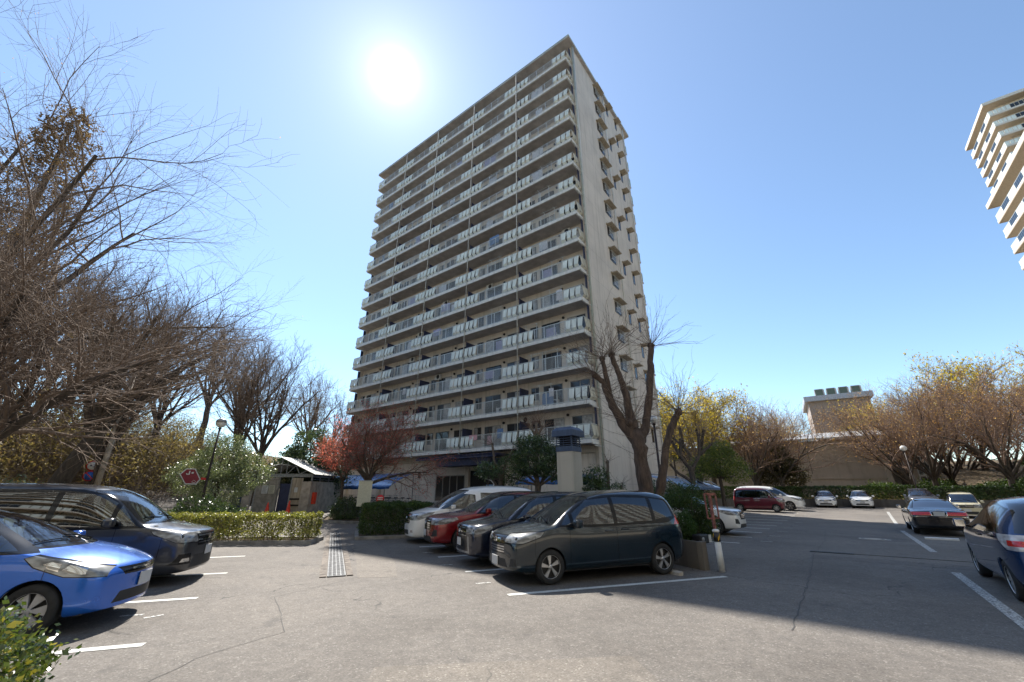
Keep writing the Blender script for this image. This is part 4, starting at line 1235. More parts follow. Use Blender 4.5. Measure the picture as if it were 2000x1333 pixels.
ALPH = dict(lamps=[(0.66, 0.86, 0.06)], level=3, halfw=0.915, axf=1.48, axr=-1.48, arch=0.375, rw=0.345, tw=0.21, rims=(6, 'double'), seat=0.45, rows=3, dash=1.08, mirz=1.5,
    xs=[2.30, 2.26, 2.14, 1.95, 1.72, 1.52, 1.38, 1.05, 0.72, 0.42, 0.1, -0.6, -1.4, -2.05, -2.35, -2.47, -2.52],
    top=[(2.30, 0.80), (2.26, 0.92), (2.14, 0.985), (1.95, 1.04), (1.72, 1.10), (1.52, 1.14), (1.38, 1.19), (1.05, 1.40), (0.72, 1.61), (0.42, 1.76), (0.1, 1.84), (-0.6, 1.89), (-1.4, 1.89), (-2.05, 1.86), (-2.35, 1.74), (-2.47, 1.2), (-2.52, 0.9)],
    belt=[(2.30, 0.72), (2.14, 0.86), (1.72, 1.00), (1.38, 1.06), (0.5, 1.05), (-1.4, 1.10), (-2.3, 1.15), (-2.52, 0.85)],
    wid=[(2.30, 0.72), (2.26, 0.80), (2.14, 0.875), (1.95, 0.91), (1.4, 0.915), (-2.0, 0.915), (-2.35, 0.89), (-2.52, 0.82)],
    roofw=[(2.30, 0.62), (2.14, 0.74), (1.72, 0.80), (1.38, 0.80), (0.72, 0.70), (0.1, 0.67), (-2.05, 0.66), (-2.52, 0.66)],
    bot=[(2.30, 0.22), (2.1, 0.18), (-2.1, 0.20), (-2.52, 0.30)], bow=[(2.3, 0.14), (1.8, 0.08), (0.72, 0.12), (0.1, 0), (-2, 0), (-2.52, -0.05)],
    crown=[(2.3, 0.05), (1.5, 0.06), (0.72, 0.09), (-2.0, 0.09), (-2.52, 0.05)],
    mir=(0.98, 1.15), mirw=0.97, handles=[(0.22, 0.97), (-0.18, 0.98)], plate=(2.42, 0.50), rplate=(-2.58, 0.8), wip=((1.42, 1.21), (1.28, 1.28)),
    seams=[(1.08, 0.36, 1.06), (0.0, 0.28, 1.08), (-1.22, 0.7, 1.10), (1.84, 0.5, 0.86)], hseams=[(0.29, -1.05, 1.05)], detail=d_alph)

# ---- crossover (red one in the middle row, white one on the right, dark one far away)
def d_fore(c):
    S = c.S
    c.front('screen_trim', 'screen_surround', [M_TRIM], [(-0.74, 1.08), (0.74, 1.08), (0.60, 1.60), (-0.60, 1.60)], xlim=0.0, nx=0.2)
    c.front('wind', 'windscreen', [G_WIND], [(-0.70, 1.10), (0.70, 1.10), (0.575, 1.58), (-0.575, 1.58)], xlim=0.0, nx=0.2)
    c.front('rearglass', 'rear_window', [G_DARK], [(-0.62, 1.12), (0.62, 1.12), (0.52, 1.50), (-0.52, 1.50)], back=True, xlim=1.6)
    c.sides('trim', 'window_surround', [M_TRIM], [(1.0, 1.04), (0.2, 1.03), (-1.70, 1.09), (-1.95, 1.18), (-1.70, 1.46), (-0.9, 1.58), (0.0, 1.59), (0.40, 1.47)])
    c.sides('w2', 'side_window', [G_SIDE], [(0.86, 1.08), (-0.30, 1.075), (-0.30, 1.545), (0.20, 1.52), (0.44, 1.40)])
    c.sides('w3', 'side_window', [G_DARK], [(-0.40, 1.085), (-1.18, 1.11), (-1.18, 1.49), (-0.40, 1.54)])
    c.sides('w4', 'side_window', [G_DARK], [(-1.26, 1.13), (-1.84, 1.19), (-1.66, 1.42), (-1.26, 1.48)])
    c.sides('head', 'headlight', [M_HEADD, M_TRIM], [(2.4, 0.74), (1.90, 0.78), (1.55, 0.90), (1.60, 0.96), (1.95, 0.94), (2.4, 0.90)], nmin=0.02, ymin=0.50)
    c.front('grille', 'grille', [M_TRIM, M_CHROME], [(-0.44, 0.60), (0.44, 0.60), (0.50, 0.76), (0.44, 0.93), (-0.44, 0.93), (-0.50, 0.76)], xlim=1.7)
    for z in (0.66, 0.72, 0.84): c.front('grille', 'grille', [M_TRIM, M_CHROME], [(-0.40, z), (0.40, z), (0.40, z+0.018), (-0.40, z+0.018)], 1, xlim=1.7)
    c.front('grille', 'grille', [M_TRIM, M_CHROME], [(-0.46, 0.77), (0.46, 0.77), (0.46, 0.80), (-0.46, 0.80)], 1, xlim=1.7)
    c.front('lowgrille', 'lower_grille', [M_TRIMM, M_CHROME], [(-0.60, 0.30), (0.60, 0.30), (0.50, 0.44), (-0.50, 0.44)], xlim=1.7)
    c.front('lowgrille', 'lower_grille', [M_TRIMM, M_CHROME], [(-0.62, 0.27), (0.62, 0.27), (0.62, 0.30), (-0.62, 0.30)], 1, xlim=1.7)
    c.front('fog', 'fog_light', [M_TRIMM], [(0.56, 0.44), (0.80, 0.46), (0.80, 0.64), (0.66, 0.62)], xlim=1.5, both=True)
    c.sides('lower', 'sill_cladding', [M_TRIMM], [(1.06, 0.1), (-1.0, 0.1), (-1.0, 0.40), (1.06, 0.40)], ymin=0.5, nmin=0.0)
    c.front('tail', 'tail_light', [M_TAIL], [(0.55, 0.92), (0.88, 0.90), (0.80, 1.14), (0.60, 1.10)], back=True, both=True, nx=0.05)
    std_seams(c, S)
def fore_extra(root, color, c):
    for s in (1, -1):
        P = []
        for i, x in enumerate((0.12, 0.0, -0.35, -0.75, -1.15, -1.45, -1.6)):
            h = c.hit((x, s*0.53, 3), (0, 0, -1)); P.append((x, s*0.53, (h.z if h else 1.6) + (0.0 if i in (0, 6) else 0.045)))
        m = MB(); m.tube(P, 0.016, 8)
        m.build('roof_rail', M_TRIMM, root)
FORE = dict(level=3, halfw=0.905, axf=1.34, axr=-1.34, arch=0.40, rw=0.355, tw=0.22, rims=(5, 'double'), seat=0.15, rows=2, dash=1.02, mirz=1.42,
    xs=[2.22, 2.18, 2.06, 1.85, 1.55, 1.20, 1.02, 0.70, 0.38, 0.10, -0.2, -0.8, -1.4, -1.8, -2.1, -2.25, -2.32],
    top=[(2.22, 0.84), (2.18, 0.93), (2.06, 0.985), (1.85, 1.02), (1.55, 1.06), (1.20, 1.09), (1.02, 1.13), (0.70, 1.31), (0.38, 1.48), (0.10, 1.61), (-0.2, 1.67), (-0.8, 1.70), (-1.4, 1.67), (-1.8, 1.60), (-2.1, 1.36), (-2.25, 1.06), (-2.32, 0.9)],
    belt=[(2.22, 0.76), (2.06, 0.88), (1.55, 0.99), (1.02, 1.04), (0.2, 1.03), (-1.4, 1.08), (-2.0, 1.14), (-2.32, 0.85)],
    wid=[(2.22, 0.70), (2.18, 0.79), (2.06, 0.86), (1.8, 0.90), (1.2, 0.905), (-1.6, 0.905), (-2.1, 0.87), (-2.32, 0.80)],
    roofw=[(2.22, 0.62), (2.06, 0.74), (1.55, 0.79), (1.02, 0.79), (0.38, 0.66), (0.0, 0.62), (-1.6, 0.60), (-2.32, 0.64)],
    bot=[(2.22, 0.30), (2.0, 0.25), (-1.9, 0.26), (-2.32, 0.38)], bow=[(2.22, 0.12), (1.7, 0.08), (0.38, 0.10), (0, 0), (-1.6, 0), (-2.32, -0.05)],
    crown=[(2.22, 0.04), (1.2, 0.05), (0.38, 0.09), (-1.8, 0.08), (-2.32, 0.05)],
    mir=(0.66, 1.12), mirw=0.95, handles=[(-0.18, 0.95), (-1.10, 0.98)], plate=(2.335, 0.52), rplate=(-2.39, 0.8), wip=((1.10, 1.15), (0.95, 1.22)),
    seams=[(0.85, 0.40, 1.03), (-0.35, 0.40, 1.07), (-1.30, 0.75, 1.06)], detail=d_fore, extra=fore_extra)

# ---- compact dark three-row wagon in the middle row
def d_sien(c):
    S = c.S
    c.front('screen_trim', 'screen_surround', [M_TRIM], [(-0.70, 1.03), (0.70, 1.03), (0.61, 1.57), (-0.61, 1.57)], xlim=0.3, nx=0.2)
    c.front('wind', 'windscreen', [G_WIND], [(-0.67, 1.05), (0.67, 1.05), (0.585, 1.55), (-0.585, 1.55)], xlim=0.3, nx=0.2)
    c.front('rearglass', 'rear_window', [G_DARK], [(-0.60, 1.12), (0.60, 1.12), (0.55, 1.52), (-0.55, 1.52)], back=True, xlim=1.5)
    c.sides('trim', 'window_surround', [M_TRIM], [(1.20, 1.01), (0.35, 0.99), (-1.80, 1.04), (-1.80, 1.50), (-1.0, 1.585), (-0.1, 1.59), (0.52, 1.48)])
    c.sides('w2', 'side_window', [G_SIDE], [(1.02, 1.04), (-0.10, 1.04), (-0.10, 1.53), (0.36, 1.50), (0.60, 1.38)])
    c.sides('w3', 'side_window', [G_DARK], [(-0.20, 1.05), (-1.15, 1.07), (-1.15, 1.52), (-0.20, 1.54)])
    c.sides('w4', 'side_window', [G_DARK], [(-1.25, 1.09), (-1.72, 1.11), (-1.70, 1.46), (-1.25, 1.51)])
    c.sides('head', 'headlight', [M_HEADD, M_TRIM], [(2.3, 0.72), (1.95, 0.72), (1.66, 0.82), (1.62, 0.92), (2.3, 0.90)], nmin=0.02, ymin=0.42)
    c.front('grille', 'grille', [M_TRIM, M_CHROME], [(-0.50, 0.36), (0.50, 0.36), (0.42, 0.88), (-0.42, 0.88)], xlim=1.8)
    for z in (0.66, 0.74): c.front('grille', 'grille', [M_TRIM, M_CHROME], [(-0.42, z), (0.42, z), (0.42, z+0.02), (-0.42, z+0.02)], 1, xlim=1.8)
    c.front('bumper', 'bumper_trim', [M_ALLOY], [(-0.60, 0.30), (0.60, 0.30), (0.60, 0.335), (-0.60, 0.335)], xlim=1.7)
    c.front('brace', 'bumper_trim', [M_ALLOY], [(0.545, 0.335), (0.59, 0.335), (0.55, 0.66), (0.51, 0.66)], xlim=1.7, both=True)
    c.front('tail', 'tail_light', [M_TAIL], [(0.66, 0.90), (0.84, 0.90), (0.76, 1.30), (0.66, 1.30)], back=True, both=True)
    std_seams(c, S)
SIEN = dict(FREED); SIEN.update(level=3, emb='o', detail=d_sien, rims=(5, 'swirl'), plate=(2.205, 0.52), extra=None,
    belt=[(2.13, 0.70), (2.0, 0.84), (1.55, 0.95), (1.22, 1.0), (0.55, 0.99), (-1.2, 1.02), (-1.88, 1.05), (-2.05, 0.86)],
    top=[(2.13, 0.80), (2.10, 0.90), (2.0, 0.945), (1.8, 0.985), (1.55, 1.02), (1.34, 1.055), (1.22, 1.08), (0.90, 1.27), (0.55, 1.50), (0.28, 1.61), (0.0, 1.66), (-0.6, 1.69), (-1.2, 1.69), (-1.65, 1.66), (-1.88, 1.52), (-2.0, 1.20), (-2.05, 0.92)])
del SIEN['extra']

# ---- small tall box van (maroon)
def d_kei(c):
    S = c.S
    c.front('screen_trim', 'screen_surround', [M_TRIM], [(-0.62, 1.02), (0.62, 1.02), (0.55, 1.60), (-0.55, 1.60)], xlim=0.5, nx=0.2)
    c.front('wind', 'windscreen', [G_WIND], [(-0.59, 1.04), (0.59, 1.04), (0.53, 1.58), (-0.53, 1.58)], xlim=0.5, nx=0.2)
    c.front('rearglass', 'rear_window', [G_DARK], [(-0.52, 1.05), (0.52, 1.05), (0.50, 1.55), (-0.50, 1.55)], back=True, xlim=1.3)
    c.sides('trim', 'window_surround', [M_TRIM], [(1.28, 0.99), (-1.45, 1.02), (-1.45, 1.58), (0.6, 1.63), (0.85, 1.50)])
    c.sides('w1', 'side_window', [G_SIDE], [(1.16, 1.02), (0.92, 1.02), (0.86, 1.38)])
    c.sides('w2', 'side_window', [G_SIDE], [(0.84, 1.02), (0.10, 1.03), (0.10, 1.58), (0.66, 1.56)])
    c.sides('w3', 'side_window', [G_DARK], [(0.02, 1.04), (-0.82, 1.05), (-0.82, 1.56), (0.02, 1.58)])
    c.sides('w4', 'side_window', [G_DARK], [(-0.90, 1.06), (-1.38, 1.08), (-1.36, 1.52), (-0.90, 1.55)])
    c.sides('head', 'headlight', [M_HEAD, M_TRIM], [(1.9, 0.68), (1.55, 0.70), (1.32, 0.86), (1.40, 0.95), (1.9, 0.90)], nmin=0.02, ymin=0.34)
    c.front('grille', 'grille', [M_TRIM, M_CHROME], [(-0.34, 0.68), (0.34, 0.68), (0.36, 0.86), (-0.36, 0.86)], xlim=1.2)
    c.front('grille', 'grille', [M_TRIM, M_CHROME], [(-0.34, 0.75), (0.34, 0.75), (0.34, 0.78), (-0.34, 0.78)], 1, xlim=1.2)
    c.front('lowgrille', 'lower_grille', [M_TRIMM], [(-0.50, 0.26), (0.50, 0.26), (0.46, 0.44), (-0.46, 0.44)], xlim=1.2)
    c.front('tail', 'tail_light', [M_TAIL], [(0.55, 0.80), (0.73, 0.80), (0.68, 1.12), (0.58, 1.12)], back=True, both=True)
    std_seams(c, S)
KEI = dict(level=2, halfw=0.737, axf=1.24, axr=-1.24, arch=0.31, rw=0.28, tw=0.155, rims=(8, 'plain'), seat=0.35, rows=2, dash=1.0, mirz=1.42,
    xs=[1.72, 1.70, 1.62, 1.48, 1.32, 1.22, 1.02, 0.86, 0.66, 0.4, -0.2, -0.8, -1.3, -1.52, -1.60, -1.64],
    top=[(1.72, 0.84), (1.70, 0.93), (1.62, 0.97), (1.48, 1.0), (1.32, 1.04), (1.22, 1.09), (1.02, 1.33), (0.86, 1.53), (0.66, 1.66), (0.4, 1.72), (-0.2, 1.75), (-0.8, 1.75), (-1.3, 1.73), (-1.52, 1.66), (-1.60, 1.2), (-1.64, 0.9)],
    belt=[(1.72, 0.76), (1.62, 0.86), (1.22, 0.99), (-1.5, 1.02), (-1.64, 0.85)],
    wid=[(1.72, 0.60), (1.70, 0.66), (1.62, 0.71), (1.4, 0.735), (-1.3, 0.737), (-1.52, 0.72), (-1.64, 0.68)],
    roofw=[(1.72, 0.54), (1.62, 0.62), (1.22, 0.66), (0.66, 0.59), (0.2, 0.58), (-1.64, 0.58)],
    bot=[(1.72, 0.22), (1.55, 0.18), (-1.5, 0.19), (-1.64, 0.28)], bow=[(1.72, 0.08), (1.2, 0.07), (0.66, 0.07), (0.2, 0), (-1.64, -0.02)],
    crown=[(1.72, 0.04), (1.2, 0.05), (0.66, 0.07), (-1.64, 0.06)],
    mir=(0.92, 1.08), mirw=0.78, handles=[(0.16, 0.95), (-0.10, 0.95)], plate=(1.79, 0.52), rplate=(-1.69, 0.6), wip=((1.26, 1.10), (1.18, 1.16)),
    seams=[(0.88, 0.34, 1.0), (0.06, 0.26, 1.02), (-0.86, 0.6, 1.04)], handmat=M_CHROME, detail=d_kei)

# ---- black saloon seen from behind
def d_sedan(c):
    S = c.S
    c.front('screen_trim', 'screen_surround', [M_TRIM], [(-0.72, 0.97), (0.72, 0.97), (0.56, 1.31), (-0.56, 1.31)], xlim=-0.2, nx=0.2)
    c.front('wind', 'windscreen', [G_WIND], [(-0.69, 0.99), (0.69, 0.99), (0.54, 1.30), (-0.54, 1.30)], xlim=-0.2, nx=0.2)
    c.front('rear_trim', 'screen_surround', [M_TRIM], [(-0.70, 0.985), (0.70, 0.985), (0.55, 1.32), (-0.55, 1.32)], back=True, xlim=0.8)
    c.front('rearglass', 'rear_window', [G_REAR], [(-0.67, 1.0), (0.67, 1.0), (0.53, 1.305), (-0.53, 1.305)], back=True, xlim=0.8)
    c.sides('trim', 'window_surround', [M_TRIM], [(1.0, 0.95), (-1.40, 0.98), (-1.30, 1.12), (-0.85, 1.29), (-0.1, 1.32), (0.35, 1.24)])
    c.sides('w2', 'side_window', [G_SIDE], [(0.85, 0.98), (-0.20, 0.985), (-0.20, 1.29), (0.25, 1.23)])
    c.sides('w3', 'side_window', [G_SIDE], [(-0.28, 0.99), (-1.25, 1.0), (-1.18, 1.10), (-0.82, 1.25), (-0.28, 1.29)])
    c.sides('head', 'headlight', [M_HEAD, M_TRIM], [(2.5, 0.58), (2.1, 0.60), (1.95, 0.72), (2.5, 0.74)], nmin=0.02, ymin=0.45)
    c.front('grille', 'grille', [M_TRIM, M_CHROME], [(-0.35, 0.55), (0.35, 0.55), (0.38, 0.74), (-0.38, 0.74)], xlim=1.9)
    c.front('tail', 'tail_light', [M_TAIL], [(0.22, 0.76), (0.87, 0.76), (0.85, 0.88), (0.24, 0.88)], back=True, both=True, nx=0.02)
    c.front('tailbar', 'boot_trim', [M_CHROME], [(-0.80, 0.70), (0.80, 0.70), (0.80, 0.715), (-0.80, 0.715)], back=True)
    c.front('tailbar', 'boot_trim', [M_CHROME], [(-0.23, 0.745), (0.23, 0.745), (0.25, 0.90), (-0.25, 0.90)], back=True)
    c.front('recess', 'plate_recess', [M_TRIM], [(-0.21, 0.755), (0.21, 0.755), (0.23, 0.885), (-0.23, 0.885)], back=True)
    c.sides('lower', 'side_moulding', [M_TRIM], [(1.9, 0.52), (-2.2, 0.52), (-2.2, 0.56), (1.9, 0.56)], ymin=0.5)
    c.front('seam', 'panel_gap', [M_TRIM], [(-0.8, 0.60), (0.8, 0.60), (0.8, 0.61), (-0.8, 0.61)], back=True)
    std_seams(c, S)
SEDAN = dict(level=2, halfw=0.885, axf=1.42, axr=-1.38, arch=0.35, rw=0.32, tw=0.205, rims=(8, 'plain'), seat=0.34, rows=2, dash=0.86, mirz=1.18,
    xs=[2.32, 2.28, 2.15, 1.9, 1.5, 1.15, 0.98, 0.65, 0.32, 0.02, -0.3, -0.8, -1.12, -1.45, -1.62, -1.9, -2.2, -2.34, -2.42],
    top=[(2.32, 0.66), (2.28, 0.74), (2.15, 0.80), (1.9, 0.86), (1.5, 0.92), (1.15, 0.96), (0.98, 0.99), (0.65, 1.14), (0.32, 1.28), (0.02, 1.37), (-0.3, 1.41), (-0.8, 1.40), (-1.12, 1.31), (-1.45, 1.12), (-1.62, 1.01), (-1.9, 0.985), (-2.2, 0.965), (-2.34, 0.92), (-2.42, 0.78)],
    belt=[(2.32, 0.60), (2.15, 0.74), (1.5, 0.88), (0.98, 0.94), (-1.4, 0.96), (-2.2, 0.91), (-2.42, 0.72)],
    wid=[(2.32, 0.70), (2.28, 0.78), (2.15, 0.84), (1.9, 0.88), (-1.8, 0.885), (-2.2, 0.86), (-2.42, 0.80)],
    roofw=[(2.32, 0.62), (2.15, 0.73), (1.15, 0.77), (0.32, 0.60), (-0.3, 0.56), (-0.8, 0.56), (-1.45, 0.70), (-1.9, 0.76), (-2.42, 0.72)],
    bot=[(2.32, 0.26), (2.1, 0.18), (-2.1, 0.20), (-2.42, 0.32)], bow=[(2.32, 0.12), (1.5, 0.08), (0.32, 0.10), (-0.3, 0), (-0.8, 0), (-1.3, -0.08), (-2.42, -0.06)],
    crown=[(2.32, 0.04), (1.2, 0.04), (0.32, 0.07), (-0.8, 0.07), (-1.6, 0.04), (-2.42, 0.04)],
    mir=(0.75, 1.0), mirw=0.92, handles=[(-0.12, 0.86), (-1.12, 0.87)], plate=(2.44, 0.42), rplate=(-2.50, 0.82), wip=((1.06, 1.0), (0.92, 1.06)),
    seams=[(0.72, 0.3, 0.95), (-0.24, 0.3, 0.97), (-1.10, 0.6, 0.97)], handmat=M_CHROME, detail=d_sedan)

def scaled(S, L, W, H, **kw):
    """another body from the same family of curves, with its own length, width and height"""
    T = dict(S)
    for k in ('top', 'belt', 'bot', 'crown'): T[k] = [(x*L, z*H) for x, z in S[k]]
    for k in ('wid', 'roofw'): T[k] = [(x*L, z*W) for x, z in S[k]]
    T['bow'] = [(x*L, b) for x, b in S['bow']]
    T['xs'] = [x*L for x in S['xs']]; T['halfw'] = S['halfw']*W
    for k in ('axf', 'axr', 'seat'): T[k] = S[k]*L
    T['mir'] = (S['mir'][0]*L, S['mir'][1]*H); T['mirw'] = S['mirw']*W; T['dash'] = S['dash']*H; T['mirz'] = S['mirz']*H
    T['handles'] = [(x*L, z*H) for x, z in S['handles']]
    T['plate'] = (S['plate'][0]*L, S['plate'][1]*H); T['rplate'] = (S['rplate'][0]*L, S['rplate'][1]*H)
    T['wip'] = tuple((x*L, z*H) for x, z in S['wip'])
    T['seams'] = [(x*L, a*H, b*H) for x, a, b in S['seams']]
    T['hseams'] = [(z*H, a*L, b*L) for z, a, b in S.get('hseams', [])]
    d0 = S['detail']
    def det(c):
        r0 = c.region
        def reg(view, poly, filt):
            if c._raw: return r0(view, poly, filt)
            if view == 'side': poly = [(x*L, z*H) for x, z in poly]
            elif view == 'front': poly = [(y*W, z*H) for y, z in poly]
            return r0(view, poly, filt)
        c._raw = False; c.region = reg
        seams, hs = T['seams'], T['hseams']; c.S = dict(T, seams=[(x/L, a/H, b/H) for x, a, b in seams], hseams=[(z/H, a/L, b/L) for z, a, b in hs])
        d0(c)
        c.region = r0; c.S = T
    T['detail'] = det
    T.update(kw)
    return T

def place(root, x, y, heading, label, group='cars parked on the lot', cat='car'):
    root.location = (x, y, gz(x, y) + 0.004)
    root.rotation_euler = (0, 0, R(heading))
    tag(root, label, cat, group)
    return root
def by_nose(S, nx, ny, heading):
    """centre of the car whose nose is at (nx, ny)"""
    L = max(x for x, _ in S['top'])+0.08
    return nx - L*math.cos(R(heading)), ny - L*math.sin(R(heading))

P_TEAL = paint('dark_teal_paint', (0.003, 0.014, 0.024), 0.2, 0.2)
P_BLUE = paint('bright_blue_paint', (0.014, 0.13, 0.58), 0.35, 0.25)
P_GREY = paint('dark_grey_paint', (0.060, 0.062, 0.068), 0.6, 0.3)
P_WHITE = paint('white_paint', (0.82, 0.82, 0.80), 0.0, 0.3)
P_RED = paint('deep_red_paint', (0.22, 0.008, 0.012), 0.35, 0.25)
P_NAVY = paint('black_blue_paint', (0.010, 0.014, 0.032), 0.4, 0.25)
P_MAROON = paint('maroon_paint', (0.12, 0.006, 0.022), 0.3, 0.28)
P_BLACK = paint('black_paint', (0.006, 0.006, 0.009), 0.1, 0.2)
P_BEIGE = paint('pale_beige_paint', (0.55, 0.50, 0.33), 0.0, 0.35)
P_BLUE2 = paint('mid_blue_paint', (0.008, 0.045, 0.14), 0.45, 0.25)
P_SILV = paint('silver_blue_paint', (0.16, 0.19, 0.24), 0.6, 0.3)
# middle row: noses towards the left
HM = 180 + 22.0
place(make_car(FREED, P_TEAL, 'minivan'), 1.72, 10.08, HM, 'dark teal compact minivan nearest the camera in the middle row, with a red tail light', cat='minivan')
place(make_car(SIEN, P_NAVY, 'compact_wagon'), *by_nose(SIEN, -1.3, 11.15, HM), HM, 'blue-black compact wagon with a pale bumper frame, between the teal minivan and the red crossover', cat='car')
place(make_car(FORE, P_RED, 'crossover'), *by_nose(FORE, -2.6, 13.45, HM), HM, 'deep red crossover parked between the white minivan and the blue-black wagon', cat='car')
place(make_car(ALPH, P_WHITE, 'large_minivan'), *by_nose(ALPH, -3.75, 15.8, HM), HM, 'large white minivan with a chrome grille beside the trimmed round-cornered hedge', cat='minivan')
# left row: noses towards the right
HL = 18.0
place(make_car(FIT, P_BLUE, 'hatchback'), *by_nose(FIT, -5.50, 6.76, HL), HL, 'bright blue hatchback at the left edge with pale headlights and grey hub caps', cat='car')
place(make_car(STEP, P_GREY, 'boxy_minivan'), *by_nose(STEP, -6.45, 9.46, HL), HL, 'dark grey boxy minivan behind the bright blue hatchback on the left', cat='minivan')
# right row of the middle block: noses towards the aisle
HR = -38.5
place(make_car(FORE, P_WHITE, 'crossover'), *by_nose(FORE, 9.55, 18.1, HR), HR, 'white crossover with black wheel arches in front of the blue-roofed shelter, right of the planter', cat='car')
place(make_car(KEI, P_MAROON, 'box_van'), *by_nose(KEI, 21.0, 33.3, HR), HR, 'small maroon box van parked in front of the far white minivan', cat='car')
VELL = scaled(ALPH, 1.0, 1.0, 0.97, detail=ALPH['detail']) if False else ALPH
place(make_car(VELL, P_WHITE, 'large_minivan'), *by_nose(VELL, 23.6, 35.0, HR), HR, 'large white minivan half hidden behind the small maroon box van', cat='minivan')
# far row, facing the camera
HF = 180 + 53
IQ = scaled(FIT, 0.80, 0.99, 0.985, level=2, seatmat=M_SEAT)
PAS = scaled(FIT, 0.93, 0.98, 1.0, level=2, seatmat=M_SEAT)
place(make_car(IQ, P_WHITE, 'small_hatchback'), 29.9, 41.2, HF, 'short white hatchback facing the camera, the left one of the two before the far hedge', cat='car')
place(make_car(PAS, P_WHITE, 'small_hatchback'), 32.2, 39.9, HF, 'white hatchback facing the camera, the right one of the two before the far hedge', cat='car')
place(make_car(FORE, P_SILV, 'crossover'), 34.3, 36.2, HF, 'dark grey-blue crossover facing the camera beyond the black saloon', cat='car')
BEI = scaled(KEI, 1.0, 1.0, 0.90)
place(make_car(BEI, P_BEIGE, 'small_box_car'), 30.6, 29.4, HF-6, 'pale beige small box-shaped car behind the black saloon', cat='car')
place(make_car(STEP, P_SILV, 'boxy_minivan'), 32.2, 24.3, HF, 'dark grey-blue minivan near the right edge behind the dark blue hatchback', cat='minivan')
# parallel bays on the right
HP = 51.5
place(make_car(SEDAN, P_BLACK, 'saloon'), 17.2 + 2.5*math.cos(R(HP)), 17.6 + 2.5*math.sin(R(HP)), HP, 'black saloon seen from behind with a wide red tail light band', cat='car')
def d_blue(c):
    S = c.S
    c.front('screen_trim', 'screen_surround', [M_TRIM], [(-0.70, 0.965), (0.70, 0.965), (0.56, 1.425), (-0.56, 1.425)], xlim=0.0, nx=0.2)
    c.front('wind', 'windscreen', [G_WIND], [(-0.665, 0.99), (0.665, 0.99), (0.535, 1.405), (-0.535, 1.405)], xlim=0.0, nx=0.2)
    c.front('rearglass', 'rear_window', [G_DARK], [(-0.66, 0.98), (0.66, 0.98), (0.52, 1.40), (-0.52, 1.40)], back=True, xlim=1.2, nx=0.1)
    c.sides('trim', 'window_surround', [M_TRIM], [(1.10, 0.93), (0.2, 0.925), (-1.40, 0.97), (-1.40, 1.32), (-0.7, 1.42), (0.0, 1.42), (0.42, 1.32)])
    c.sides('w1', 'side_window', [G_SIDE], [(0.95, 0.965), (0.70, 0.965), (0.70, 1.12)])
    c.sides('w2', 'side_window', [G_DARK], [(0.63, 0.965), (-0.36, 0.97), (-0.36, 1.375), (0.24, 1.34), (0.63, 1.18)])
    c.sides('w3', 'side_window', [G_DARK], [(-0.46, 0.98), (-1.10, 1.0), (-1.10, 1.35), (-0.46, 1.375)])
    c.sides('w4', 'side_window', [G_DARK], [(-1.16, 1.0), (-1.34, 1.01), (-1.34, 1.30), (-1.16, 1.34)])
    c.sides('head', 'headlight', [M_HEAD, M_TRIM], [(1.98, 0.60), (1.60, 0.66), (1.28, 0.82), (1.34, 0.93), (1.62, 0.86), (1.98, 0.72)], nmin=0.02, ymin=0.30)
    c.front('grille', 'grille', [M_TRIM, M_CHROME], [(-0.42, 0.60), (0.42, 0.60), (0.50, 0.70), (-0.50, 0.70)], xlim=1.5)
    c.sides('tail', 'tail_light', [M_CLEAR, M_TAIL], [(-1.44, 0.86), (-1.40, 0.96), (-2.0, 0.96), (-2.0, 0.74), (-1.62, 0.74)], nmin=0.0, ymin=0.56)
    c.sides('tail', 'tail_light', [M_CLEAR, M_TAIL], [(-1.66, 0.80), (-1.66, 0.88), (-2.0, 0.88), (-2.0, 0.80)], 1, nmin=0.0, ymin=0.60)
    std_seams(c, S)
FITB = dict(FIT); FITB.update(level=3, rims=(10, 'plain'), detail=d_blue, seatmat=M_SEAT, handmat=M_TRIM)
BLU = scaled(FITB, 1.03, 1.0, 1.06)
place(make_car(BLU, P_BLUE2, 'hatchback'), 9.70, 8.12, HP, 'dark blue hatchback seen from behind, cut by the right edge', cat='car')
# ------------------------------------------------------------------ trees and hedges
def bark(name, c, c2):
    m, t, b = new_mat(name)
    v = objco(t, (1, 1, 0.25))
    f = noise(t, v, 9, 6, 0.7)
    t.links.new(ramp(t, f, [(0.3, c2), (0.62, c), (0.8, tuple(x*1.5 for x in c))]), b.inputs['Base Color'])
    b.inputs['Roughness'].default_value = 0.9
    bump(t, b, f, 0.8, 0.03)
    return m
def leafmat(name, cols, scale=1.2, rough=0.45, trans=0.35, spec=0.4):
    m, t, b = new_mat(name)
    v = objco(t)
    gi = t.nodes.new('ShaderNodeNewGeometry')
    big = noise(t, v, scale, 3, 0.6)
    c = ramp(t, gi.outputs['Random Per Island'], [(i/(len(cols)-1), k) for i, k in enumerate(cols)])
    c = mix(t, 1.0, c, ramp(t, big, [(0.3, (0.6, 0.62, 0.6)), (0.7, (1.35, 1.3, 1.2))]), 'MULTIPLY')
    t.links.new(c, b.inputs['Base Color'])
    b.inputs['Roughness'].default_value = rough
    b.inputs['Specular IOR Level'].default_value = spec
    out = [n for n in t.nodes if n.type == 'OUTPUT_MATERIAL'][0]
    tl = t.nodes.new('ShaderNodeBsdfTranslucent'); 
    t.links.new(mix(t, 1.0, c, (1.5, 1.5, 0.9), 'MULTIPLY'), tl.inputs['Color'])
    mx = t.nodes.new('ShaderNodeMixShader'); mx.inputs[0].default_value = trans
    t.links.new(b.outputs[0], mx.inputs[1]); t.links.new(tl.outputs[0], mx.inputs[2]); t.links.new(mx.outputs[0], out.inputs['Surface'])
    return m
